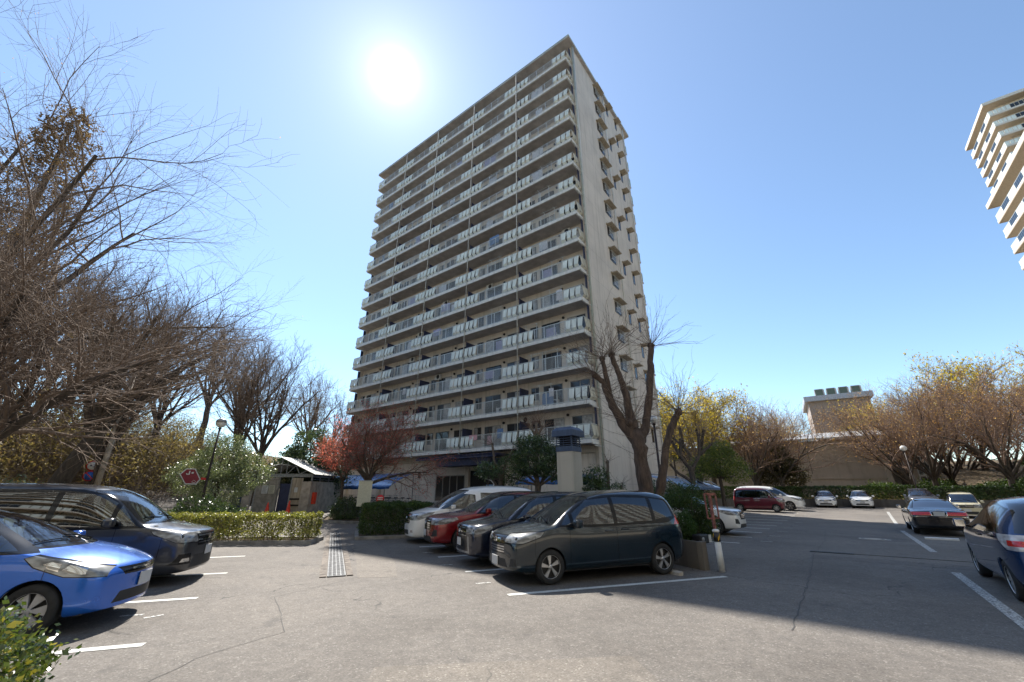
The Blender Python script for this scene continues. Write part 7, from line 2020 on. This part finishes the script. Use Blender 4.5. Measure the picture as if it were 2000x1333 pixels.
# planter debris, wheel stops
def wheel_stop(x, y, rz, lab, w=0.55, mat=None, grp='wheel stops in the bays'):
    r_ = empty('wheel_stop'); m = MB(); m.prism([(-0.07, 0), (0.07, 0), (0.05, 0.10), (-0.05, 0.10)], -w/2, w/2, 'y'); 
    m.v = [(b_, a_, c_) for a_, b_, c_ in m.v]; m.f = [tuple(reversed(f)) for f in m.f]
    m.xform(Matrix.Rotation(R(90), 4, 'Z')); m.build('block', mat or M_CONC, r_); put(r_, x, y, rz, lab, 'wheel stop', grp, dz=GZ+0.003); return r_
wheel_stop(3.55, 9.98, 22, 'concrete wheel stop against the rear wheel of the teal minivan', 0.5)
wheel_stop(15.9, 16.5, 51.5, 'white wheel stop lying behind the black saloon', 0.9, M_WHITE)
for i, (x, y) in enumerate([(28.6, 42.6), (33.0, 40.4), (36.4, 38.9), (38.2, 37.4), (27.2, 42.3)]):
    wheel_stop(x-1.2, y-1.0, -37+90, 'pale wheel stop in the empty bays before the far hedge', 0.7)
# retaining wall under the far hedge
rw = MB()
pts = [(17.3, 44.1), (24.6, 43.9), (29.3, 42.9), (34.0, 41.1), (38.0, 38.0), (45.6, 32.0), (56, 23.5)]
for (a, b) in zip(pts[:-1], pts[1:]):
    d = (Vector(b)-Vector(a)).normalized(); nn = Vector((-d.y, d.x))*0.22
    z0 = -0.1; z1 = zg(*a)+0.80; z2 = zg(*b)+0.80
    z1 = z2 = 1.02
    rw.add([(a[0], a[1], z0), (b[0], b[1], z0), (b[0]+nn.x, b[1]+nn.y, z0), (a[0]+nn.x, a[1]+nn.y, z0), (a[0], a[1], z1), (b[0], b[1], z2), (b[0]+nn.x, b[1]+nn.y, z2), (a[0]+nn.x, a[1]+nn.y, z1)], [(0,1,5,4), (2,3,7,6), (4,5,6,7)])
o = rw.build('retaining_wall', M_LWALL); tag(o, 'low brown retaining wall under the far hedge, behind the white hatchbacks', 'wall')
# kerbs round the hedges and beds
def kerb_ring(poly, name, lab, h=0.12, w=0.13, fill=True):
    m = MB(); n = len(poly); cx_ = sum(p[0] for p in poly)/n; cy_ = sum(p[1] for p in poly)/n
    for i in range(n):
        a = Vector(poly[i]); b = Vector(poly[(i+1) % n]); d = (b-a).normalized(); nn = Vector((d.y, -d.x))
        if nn.dot(Vector((cx_, cy_))-a) < 0: nn = -nn
        k = max(1, int((b-a).length/0.6))
        for j in range(k):
            p = a.lerp(b, j/k) + d*0.004; q = a.lerp(b, (j+1)/k) - d*0.004; p2, q2 = p+nn*w, q+nn*w; zb = gz(p.x, p.y)
            zt = zb + h - 0.0007*i
            m.add([(p.x, p.y, zb-0.1), (q.x, q.y, zb-0.1), (q2.x, q2.y, zb-0.1), (p2.x, p2.y, zb-0.1), (p.x, p.y, zt), (q.x, q.y, zt), (q2.x, q2.y, zt), (p2.x, p2.y, zt)], [(0,1,5,4), (1,2,6,5), (2,3,7,6), (3,0,4,7), (4,5,6,7)])
    o = m.build(name, M_KERB); tag(o, kind='structure')
    if fill:
        m = MB(); m.add([(x + (cx_-x)*0.02, y + (cy_-y)*0.02, gz(x, y)+h*0.6) for x, y in poly], [tuple(range(n))]); s = m.build('bed_soil', M_SOIL); tag(s, kind='structure')
kerb_ring([(-12.75, 14.75), (-6.78, 15.05), (-6.95, 16.45), (-12.9, 16.15)], 'kerb', '')
a_ = Vector((math.cos(R(20)), math.sin(R(20)))); b_ = Vector((-a_.y, a_.x)); o_ = Vector((-6.1, 17.6)) 
kerb_ring([tuple(o_ - a_*0.12 - b_*1.3), tuple(o_ + a_*3.0 - b_*1.3), tuple(o_ + a_*3.0 + b_*1.3), tuple(o_ - a_*0.12 + b_*1.3)], 'kerb', '')
kerb_ring([(-9.9, 22.5), (-6.2, 21.6), (-4.6, 23.0), (-6.0, 25.6), (-10.6, 25.6)], 'kerb', '')
kerb_ring([(-2.6, 19.6), (5.0, 19.6), (7.0, 20.6), (5.2, 22.6), (-2.6, 22.6)], 'kerb', '')

# bicycle shelters
def shelter(x, y, rz, L, depth, hf, hb, mat, lab, npost=4, name='bicycle_shelter'):
    r_ = empty(name); m = MB(); k = 10
    prof = [(depth*math.sin(math.pi/2*i/k)*1.0, hf + (hb-hf)*(1-(1-i/k)**2.2)) for i in range(k+1)]
    prof = [(-0.0, hf-0.12)] + prof; n = len(prof); vs = []
    nl = max(2, int(L/0.5)); 
    for j in range(nl+1):
        sag = 0.02*math.sin(j*2.1)
        for (yy, zz) in prof: vs.append((L*j/nl, yy, zz+sag))
    fs = [(j*n+i, (j+1)*n+i, (j+1)*n+i+1, j*n+i+1) for j in range(nl) for i in range(n-1)]
    off = len(vs); vs += [(a, b, c-0.015) for a, b, c in vs]; fs += [tuple(off+i for i in reversed(f)) for f in fs]
    m.add(vs, fs, smooth=True); m.build('roof', mat, r_)
    for j in range(npost):
        xx = 0.08 + (L-0.16)*j/(npost-1); m = MB()
        m.tube([(xx, depth*0.95, 0), (xx, depth*0.95, hb-0.25), (xx, depth*0.75, hb-0.05), (xx, depth*0.4, hb-0.08), (xx, 0.08, hf-0.02)], 0.03, 8); m.build('post', M_STEEL, r_)
    m = MB(); m.bar((0, depth*0.95, hb-0.3), (L, depth*0.95, hb-0.3), 0.03); m.bar((0, depth*0.5, 0.75), (L, depth*0.5, 0.75), 0.03); m.bar((0.02, depth*0.95, 0.75), (L, depth*0.95, 0.75), 0.03); m.build('rail', M_STEEL, r_)
    put(r_, x, y, rz, lab, 'shelter', dz=GZ); return r_
aE1 = math.degrees(math.atan2(0.607, -0.795))
# the left shelter lies in front of the tower, its low front edge towards the camera
shelter(-15.6, 33.6, aE1-180, 9.6, 2.1, 1.50, 2.45, M_TARP, 'long bicycle shelter with a glossy blue rounded roof left of the red maple')
shelter(8.6, 21.7, math.degrees(math.atan2(0.85, 0.53)), 19.0, 2.2, 1.86, 2.52, M_TARP2, 'blue-grey roofed shelter behind the white crossover on the right', 6)
sh_ = shelter(0.2, 24.8, aE1-180, 4.6, 1.6, 1.8, 2.2, M_TARP, 'bright blue vinyl awning seen through the trees before the tower', 3, 'awning')
def make_bike():
    r_ = empty('bicycle')
    for x in (-0.52, 0.52):
        w = MB(); th = [2*math.pi*i/20 for i in range(21)]; w.tube([(x+0.32*math.cos(a), 0, 0.33+0.32*math.sin(a)) for a in th], 0.014, 5, cap=False)
        for i in range(8): a = i*math.pi/4; w.bar((x, 0, 0.33), (x+0.31*math.cos(a), 0, 0.33+0.31*math.sin(a)), 0.004)
        w.build('wheel', M_TYRE, r_)
    m = MB()
    for p, q in (((-0.52, 0, 0.33), (-0.08, 0, 0.30)), ((-0.08, 0, 0.30), (0.36, 0, 0.72)), ((-0.2, 0, 0.68), (-0.08, 0, 0.30)), ((-0.52, 0, 0.33), (-0.19, 0, 0.64)), ((-0.19, 0, 0.62), (0.34, 0, 0.66)), ((0.52, 0, 0.33), (0.34, 0, 0.90))): m.bar(p, q, 0.026)
    m.build('frame', simple('silver_bike_paint', (0.30, 0.31, 0.33), 0.35, 0.5), r_)
    m = MB(); m.bar((0.34, -0.26, 0.98), (0.34, 0.26, 0.98), 0.022); m.bar((0.34, 0, 0.90), (0.34, 0, 0.98), 0.022); m.build('handlebar', M_STEEL, r_)
    m = MB(); m.box((-0.34, -0.07, 0.78), (-0.10, 0.07, 0.84), bev=0.02); m.bar((-0.2, 0, 0.66), (-0.22, 0, 0.79), 0.022); m.build('saddle', M_BLACK, r_)
    m = MB()
    for z in (0.74, 0.86, 0.97):
        for (a, b) in (((0.40, -0.17), (0.70, -0.17)), ((0.70, -0.17), (0.70, 0.17)), ((0.70, 0.17), (0.40, 0.17)), ((0.40, 0.17), (0.40, -0.17))): m.bar((*a, z), (*b, z), 0.008)
    for x in (0.40, 0.5, 0.6, 0.70):
        for y in (-0.17, 0.17): m.bar((x, y, 0.74), (x, y, 0.97), 0.006)
    m.build('basket', M_STEEL, r_)
    return r_
bk = make_bike(); d1 = Vector((0.795, -0.607)); d2 = Vector((0.607, 0.795))
for i in range(15):
    c = bk if i == 0 else copy_tree(bk)
    p = Vector((-15.3, 34.3)) + d1*(0.35 + 0.62*i) + d2*(0.6 + 0.1*(i % 3))
    put(c, p.x, p.y, math.degrees(math.atan2(d2.y, d2.x)) + 180 + (i*37 % 9 - 4), 'bicycle parked in the row under the left blue-roofed shelter', 'bicycle', 'bicycles under the left shelter', dz=GZ)
c = copy_tree(bk); put(c, -6.3, 27.0, -30, 'bicycle standing side-on outside the right end of the left shelter', 'bicycle', dz=GZ)
# notice board and round red sign by the maple
nb = empty('notice_board'); m = MB(); m.box((-0.34, -0.03, 0.75), (0.34, 0.03, 1.98)); m.build('panel', M_PAPER2, nb)
m = MB(); m.bar((0, 0.05, 0), (0, 0.05, 1.9), 0.05); m.box((-0.37, -0.04, 1.982), (0.37, 0.06, 2.03)); m.build('post', M_STEEL, nb); put(nb, -7.75, 22.6, 12, 'cream back of a notice board on a post right of the red maple trunk', 'notice board', dz=GZ)
rs2 = empty('round_sign'); m = MB(); m.lathe([(0.19, -0.01), (0.19, 0.01)], c=(0, 0, 1.28), n=24, axis='y'); m.build('disc', M_RED, rs2)
m = MB()
for z in (1.31, 1.23):
    for k in range(4): m.box((-0.12+k*0.064, -0.015, z), (-0.12+k*0.064+0.048, -0.011, z+0.045))
m.build('lettering', M_PAPER, rs2); m = MB(); m.tube([(0, 0.03, 0), (0, 0.03, 1.4)], 0.022, 8); m.build('post', M_WHITE, rs2); put(rs2, -6.35, 20.8, 0, 'round red sign with white lettering on a white post behind the trimmed hedge', 'sign', dz=GZ)
# handrail ramp, small leaning blue-and-white entrance sign
hr = empty('handrail'); m = MB()
for (p, q) in (((0, 0, 0.75), (3.6, 0, 1.35)), ((0, 0, 0.45), (3.6, 0, 1.05))): m.tube([p, q], 0.022, 8)
for k in range(5): m.bar((0.05+0.88*k, 0, 0.0), (0.05+0.88*k, 0, 0.76+0.147*k), 0.03)
m.build('rail', M_STEEL, hr); put(hr, -5.2, 22.6, 18, 'pale metal handrail rising beside the flower bed to the tower entrance', 'handrail', dz=GZ)
es = empty('entrance_sign'); m = MB(); m.add([], []); 
for p, q in (((-0.5, 0, 2.25), (0.25, 0, 2.0)), ((0.25, 0, 2.0), (0.38, 0, 1.85)), ((0.38, 0, 1.85), (0.38, 0, 0.0))): m.bar(p, q, 0.05, 0.05)
m.build('frame', M_WHITE, es); m = MB(); m.prism([(0, -0.0), (0, 0.0)], 0, 0) if False else m.box((-0.02, -0.02, 0.0), (0.35, 0.02, 1.8)); m.build('panel', M_TARP2, es); put(es, -1.35, 22.9, -10, 'blue panel in a bent white frame in front of the dark entrance', 'sign', dz=GZ)
# flower bed
rsf = np.random.default_rng(9); n = 2200; C = np.stack([rsf.uniform(0, 3.6, n), rsf.uniform(-0.35, 0.35, n), rsf.uniform(0.05, 0.32, n)], 1); V, F = leaf_quads(C, 0.06, rsf)
fb = link_mesh('flower_bed', npmesh('flower_bed', V, F), leafmat('mixed_flowers', [(0.06, 0.10, 0.03), (0.25, 0.12, 0.05), (0.45, 0.30, 0.05), (0.20, 0.10, 0.22)], 3, 0.6)); fb.location = (-5.3, 22.1, zg(-5.3, 22)+0.1); fb.rotation_euler = (0, 0, R(14)); tag(fb, 'mixed low flowers along the handrail', 'flowers', kind='stuff')

# things on the balconies: air conditioners, laundry, drying poles
def on_tower(x, y, z):
    v = Matrix.Translation((5.80, 27.73, 0)) @ Matrix.Rotation(TROT, 4, 'Z') @ Vector((x, y, z)); return v
def aircon():
    r_ = empty('air_conditioner'); m = MB(); m.box((-0.14, -0.40, 0), (0.14, 0.40, 0.55), bev=0.02); m.build('housing', M_WHITE, r_)
    m = MB(); m.lathe([(0.21, -0.006), (0.21, 0.0)], c=(-0.142, -0.1, 0.28), n=20, axis='x'); m.build('fan', M_BLACK, r_)
    m = MB(); m.box((-0.12, -0.36, -0.06), (0.12, -0.30, -0.001)); m.box((-0.12, 0.30, -0.06), (0.12, 0.36, -0.001)); m.build('foot', M_STEEL, r_); return r_
acs = [(2, 6.9, 1.75), (3, 9.5, 0.1), (3, 4.1, 0.1), (4, 11.2, 0.1), (5, 16.0, 0.1), (5, 3.9, 0.1), (6, 3.4, 0.1), (7, 11.0, 1.75), (8, 2.2, 1.7), (10, 1.9, 1.6), (5, 22.0, 1.75), (4, 17.7, 1.75), (6, 21.0, 1.75), (7, 27.5, 1.75), (8, 26.5, 1.75), (9, 20.5, 1.75), (11, 26.3, 1.75), (7, 17.2, 1.75), (3, 22.2, 0.1), (2, 15.0, 0.1)]
ac0 = aircon()
for i, (k, y, dz) in enumerate(acs):
    c = ac0 if i == 0 else copy_tree(ac0); v = on_tower(1.28, y, SL(k)+dz+0.06); c.location = v; c.rotation_euler = (0, 0, TROT)
    tag(c, 'white air conditioner hung under the ceiling of a tower balcony' if dz > 1 else 'white air conditioner standing on the floor of a tower balcony', 'air conditioner', 'air conditioners hung on the balconies' if dz > 1 else 'air conditioners on balcony floors')
    if dz > 1:
        m = MB(); m.bar((-0.12, -0.34, 0.55), (-0.12, -0.34, 2.44-dz), 0.02); m.bar((-0.12, 0.34, 0.55), (-0.12, 0.34, 2.44-dz), 0.02); h_ = m.build('hanger', M_RAIL, c)
cl = [simple('pink_towel', (0.62, 0.36, 0.38), 0.9), simple('white_sheet', (0.62, 0.63, 0.66), 0.9), simple('blue_towel', (0.14, 0.24, 0.42), 0.9), simple('lilac_sheet', (0.36, 0.36, 0.52), 0.9), simple('brown_cloth', (0.10, 0.08, 0.07), 0.9)]
def cloth(k, y, w, h, ci, x=0.62, z1=1.55, lab=None):
    m = MB(); n = max(3, int(w/0.12)); vs = []
    for i in range(n+1):
        for j in range(4):
            yy = w*i/n; vs.append((0.03*math.sin(i*1.9+j), yy, -h*j/3))
    fs = [(i*4+j, i*4+j+1, (i+1)*4+j+1, (i+1)*4+j) for i in range(n) for j in range(3)]
    off = len(vs); vs += [(a+0.012, b, c) for a, b, c in vs]; fs += [tuple(off+q for q in reversed(f)) for f in fs]
    m.add(vs, fs, smooth=True); v = on_tower(x, y, SL(k)+z1)
    o = m.build('laundry', cl[ci], None, loc=v, rz=TROT); return o
L_ = [(2, 11.0, 0.9, 0.45, 0, -0.02, 1.12, 'pink towel hung over the railing of the lowest balcony'), (2, 8.6, 0.6, 0.8, 2, 0.5, 1.5, 'blue and grey laundry on the lowest balcony, right of the pink towel'), (2, 9.8, 0.5, 0.7, 0, 0.5, 1.0, 'pink laundry behind the bars of the lowest balcony'),
      (3, 14.2, 0.4, 0.8, 4, 0.5, 1.2, None), (4, 8.0, 0.5, 0.9, 1, 0.5, 1.2, None), (5, 3.2, 0.9, 0.9, 3, 0.4, 1.0, None), (5, 8.3, 1.1, 0.9, 3, 0.4, 1.1, None), (7, 3.3, 1.0, 0.9, 3, 0.4, 1.1, None), (7, 14.6, 0.8, 0.9, 1, 0.4, 1.1, None), (9, 9.3, 0.9, 0.9, 3, 0.4, 1.2, None), (9, 8.0, 0.7, 0.9, 1, 0.4, 1.1, None), (10, 2.9, 0.9, 0.9, 4, 0.4, 1.0, None),
      (11, 15.3, 1.4, 0.8, 1, 0.4, 1.1, None), (12, 3.6, 1.3, 0.8, 1, 0.1, 1.05, None), (14, 9.0, 1.2, 0.9, 1, 0.1, 1.05, None), (15, 3.4, 1.4, 0.9, 1, 0.1, 1.05, None), (13, 9.6, 1.6, 0.8, 3, 0.1, 1.05, None), (10, 15.5, 1.2, 0.8, 4, 0.3, 1.1, None), (6, 20.8, 1.0, 0.8, 1, 0.3, 1.1, None), (8, 21.3, 1.2, 0.9, 3, 0.3, 1.1, None)]
for (k, y, w, h, ci, x, z1, lab) in L_:
    o = cloth(k, y, w, h, ci, x, z1)
    nm = ['pink towel', 'white sheet', 'blue towel', 'lilac sheet', 'dark cloth'][ci]
    tag(o, lab or nm + ' hung to dry behind the railing of an upper tower balcony', 'laundry', None if lab else nm + 's drying on the tower')
rl = random.Random(77)
for j in range(34):
    k = rl.choice([3, 4, 5, 6, 7, 8, 9, 10, 11, 12, 13, 14]); b = rl.randrange(5); ci = rl.choice([1, 1, 3, 2, 4]); w = rl.uniform(0.4, 1.3)
    o = cloth(k, Y0 + b*BAY + rl.uniform(1.8, 3.6), w, rl.uniform(0.6, 0.95), ci, rl.choice([0.12, 0.3, 0.5]), rl.uniform(1.0, 1.5))
    nm = ['pink towel', 'white sheet', 'blue towel', 'lilac sheet', 'dark cloth'][ci]; tag(o, nm + ' hung to dry behind the railing of an upper tower balcony', 'laundry', nm + 's drying on the tower')
for i, (k, y) in enumerate([(3, 3.9), (4, 3.2), (4, 4.6), (6, 2.6), (7, 2.3), (9, 2.9), (10, 3.4), (12, 9.4), (8, 9.2), (6, 9.0), (5, 5.1), (11, 3.0)]):
    m = MB()
    for dy in (0, 1.1): m.bar((0, dy, 0), (0, dy, 1.9), 0.03); m.bar((-0.3, dy, 1.75), (0.2, dy, 1.75), 0.025)
    m.bar((-0.05, -0.3, 1.8), (-0.05, 1.5, 1.8), 0.02)
    o = m.build('drying_rack', M_RAIL, None, loc=on_tower(0.55, y, SL(k)+0.01), rz=TROT); tag(o, 'tall metal clothes-drying rack standing on a tower balcony', 'drying rack', 'drying racks on the tower balconies')
# ------------------------------------------------------------------ buildings farther off
hall = empty('hall', (44.5, 50.3, 1.6), math.atan2(0.6, -0.8))     # local x runs left along the wall, local -y... towards the trees
m = MB(); m.box((0, -12, -2.5), (30, 0, 6.3)); m.build('wall', M_HALL, hall)
m = MB(); m.box((0.0, 0.002, 1.55), (30, 0.10, 2.15)); m.box((-0.5, 0.003, -2.0), (-0.002, 0.3, 6.2)); m.box((7.0, 0.004, 5.0), (7.25, 0.28, 5.6)); m.box((7.1, 0.004, 2.2), (7.16, 0.07, 5.0), 1)
for x in (14.5, 22): m.box((x, 0.004, -2), (x+0.4, 0.16, 6.2))
m.build('concrete_band', [M_HALL, M_FRAMED], hall)
m = MB()
for i in range(64):
    x = -1.3 + i*0.5; m.add([(x, 1.1, 6.35), (x+0.47, 1.1, 6.35), (x+0.47, -12.8, 8.4), (x, -12.8, 8.4), (x, 1.1, 6.55), (x+0.47, 1.1, 6.55), (x+0.47, -12.8, 8.6), (x, -12.8, 8.6)], [(3,2,1,0)[::-1], (4,5,6,7)[::-1], (0,1,5,4)[::-1], (1,2,6,5)[::-1], (2,3,7,6)[::-1], (3,0,4,7)[::-1]])
m.build('roof', simple('pale_ribbed_roof', (0.50, 0.50, 0.48), 0.4, 0.3, var=0.1), hall)
m = MB(); m.box((-4.5, -8, -2.5), (-0.6, -1.0, 5.4)); m.build('side_wing', M_HALL, hall)
for i in range(2):
    m = MB(); x = -1.9 - i*1.6
    for (a, b, c, d) in ((x-0.6, x+0.6, 0.4, 0.5), (x-0.6, x+0.6, 3.9, 4.0), (x-0.6, x-0.52, 0.5, 3.9), (x+0.52, x+0.6, 0.5, 3.9), (x-0.03, x+0.03, 0.5, 3.9), (x-0.52, x-0.03, 2.1, 2.2)): m.box((a, -0.998, c), (b, -0.92, d))
    f_ = m.build('window', M_WHITE, hall); m = MB(); m.box((x-0.52, -0.997, 0.5), (x+0.52, -0.95, 3.9)); m.build('pane', M_GLASS, f_)
tag(hall, 'long low beige hall with a pale ribbed roof behind the trees on the right', 'building')
hall.rotation_euler = (0, 0, math.atan2(0.6, -0.8))
bb = empty('brick_building', (59.8, 80.4, 3.0), math.atan2(-0.55, 0.835))
m = MB(); m.box((0, 0, -3), (9.6, 14, 15.6)); m.build('wall', M_BRICK, bb)
m = MB(); m.box((-0.6, -0.6, 15.602), (10.2, 14.6, 16.6)); m.build('parapet', simple('pale_blue_parapet', (0.50, 0.55, 0.62), 0.6), bb)
for i in range(4):
    x = 1.6 + i*1.95; m = MB(); m.box((x, 1.2, 16.602), (x+1.4, 3.2, 18.2), 0); m.box((x+0.12, 1.17, 16.8), (x+1.28, 1.198, 18.05), 1); m.box((x+1.402, 1.25, 16.7), (x+1.6, 3.1, 18.1), 2); m.build('rooftop_unit', [M_FRAME, simple('green_grey_grille', (0.10, 0.13, 0.10), 0.7), M_WHITE], bb)
tag(bb, 'brick building with a pale parapet and four rooftop units behind the bare trees', 'building')

# second tower, upper right: two stacks of balconied floors, only corners in view
M_T2 = stucco('second_tower_stucco', (0.66, 0.58, 0.46), joints=False)
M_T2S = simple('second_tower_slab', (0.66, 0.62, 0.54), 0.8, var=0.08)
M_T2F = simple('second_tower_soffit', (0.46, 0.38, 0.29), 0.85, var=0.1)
def balconied(root, x0, y0, x1, y1, zt, n, fh, ov=1.6, steps=None, name='balcony'):
    """root-local block from (x0,y0) to (x1,y1), top at zt; n floors with slabs standing out all round"""
    m = MB(); m.box((x0+ov, y0+ov, 0), (x1-ov, y1-ov, zt)); m.build('wall', M_T2, root)
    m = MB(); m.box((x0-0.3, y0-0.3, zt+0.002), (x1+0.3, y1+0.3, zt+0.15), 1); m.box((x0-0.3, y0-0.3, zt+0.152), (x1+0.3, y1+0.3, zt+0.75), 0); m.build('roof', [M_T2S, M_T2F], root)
    for k in range(1, n+1):
        z = zt - k*fh
        if z < 3: break
        f_ = empty(name, (0, 0, 0)); f_.parent = root
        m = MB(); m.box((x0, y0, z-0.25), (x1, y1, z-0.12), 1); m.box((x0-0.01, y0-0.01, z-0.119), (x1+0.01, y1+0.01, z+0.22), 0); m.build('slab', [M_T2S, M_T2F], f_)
        m = MB()
        for (a, b, ax) in ((x0, x1, 0), (y0, y1, 1)):
            for side in (0, 1):
                c = ((y0+0.06) if side == 0 else (y1-0.06)) if ax == 0 else ((x0+0.06) if side == 0 else (x1-0.06))
                L = b-a; i = 0; t_ = a+0.1
                while t_ < b-0.4:
                    w = 0.5
                    mi = 0 if (i // 5) % 2 == 0 else 2
                    if ax == 0: m.box((t_, c-0.03, z+0.25), (t_+w, c+0.03, z+1.12), mi)
                    else: m.box((c-0.03, t_, z+0.25), (c+0.03, t_+w, z+1.12), mi)
                    t_ += w+0.09; i += 1
                if ax == 0: m.box((a, c-0.035, z+1.13), (b, c+0.035, z+1.19), 1)
                else: m.box((c-0.035, a+0.1, z+1.131), (c+0.035, b-0.1, z+1.189), 1)
        m.build('railing', [M_PANEL, M_RAIL, M_GLASS], f_)
t2 = empty('apartment_building', (98.2, 61.2, 0), math.atan2(-0.607, 0.795))
balconied(t2, 0, 0, 30, 14.2, 76.6, 5, 2.8*0.96)
m = MB(); m.box((0.5, 1.6, 0), (28.4, 12.6, 62.6)); m.build('wall', M_T2, t2)
tag(t2, 'upper part of a pale apartment tower with wrapped balconies at the upper right edge', 'building')
t3 = empty('apartment_building', (75.6, 52.1, 0), math.atan2(-0.795, -0.607))
balconied(t3, 0, 0, 34, 12, 43.6, 12, 2.75)
tag(t3, 'lower wing of the pale apartment tower at the right edge, nearer, with sunlit soffits', 'building')
# block of flats behind the camera: seen only as the reflection in car windows and as light thrown back
t4 = empty('apartment_building', (104, -30, 0), R(180-4))
balconied(t4, 0, 0, 142, 12, 60.5, 21, 2.75)
tag(t4, 'long pale block of flats behind the camera, mirrored in the car windows', 'building')
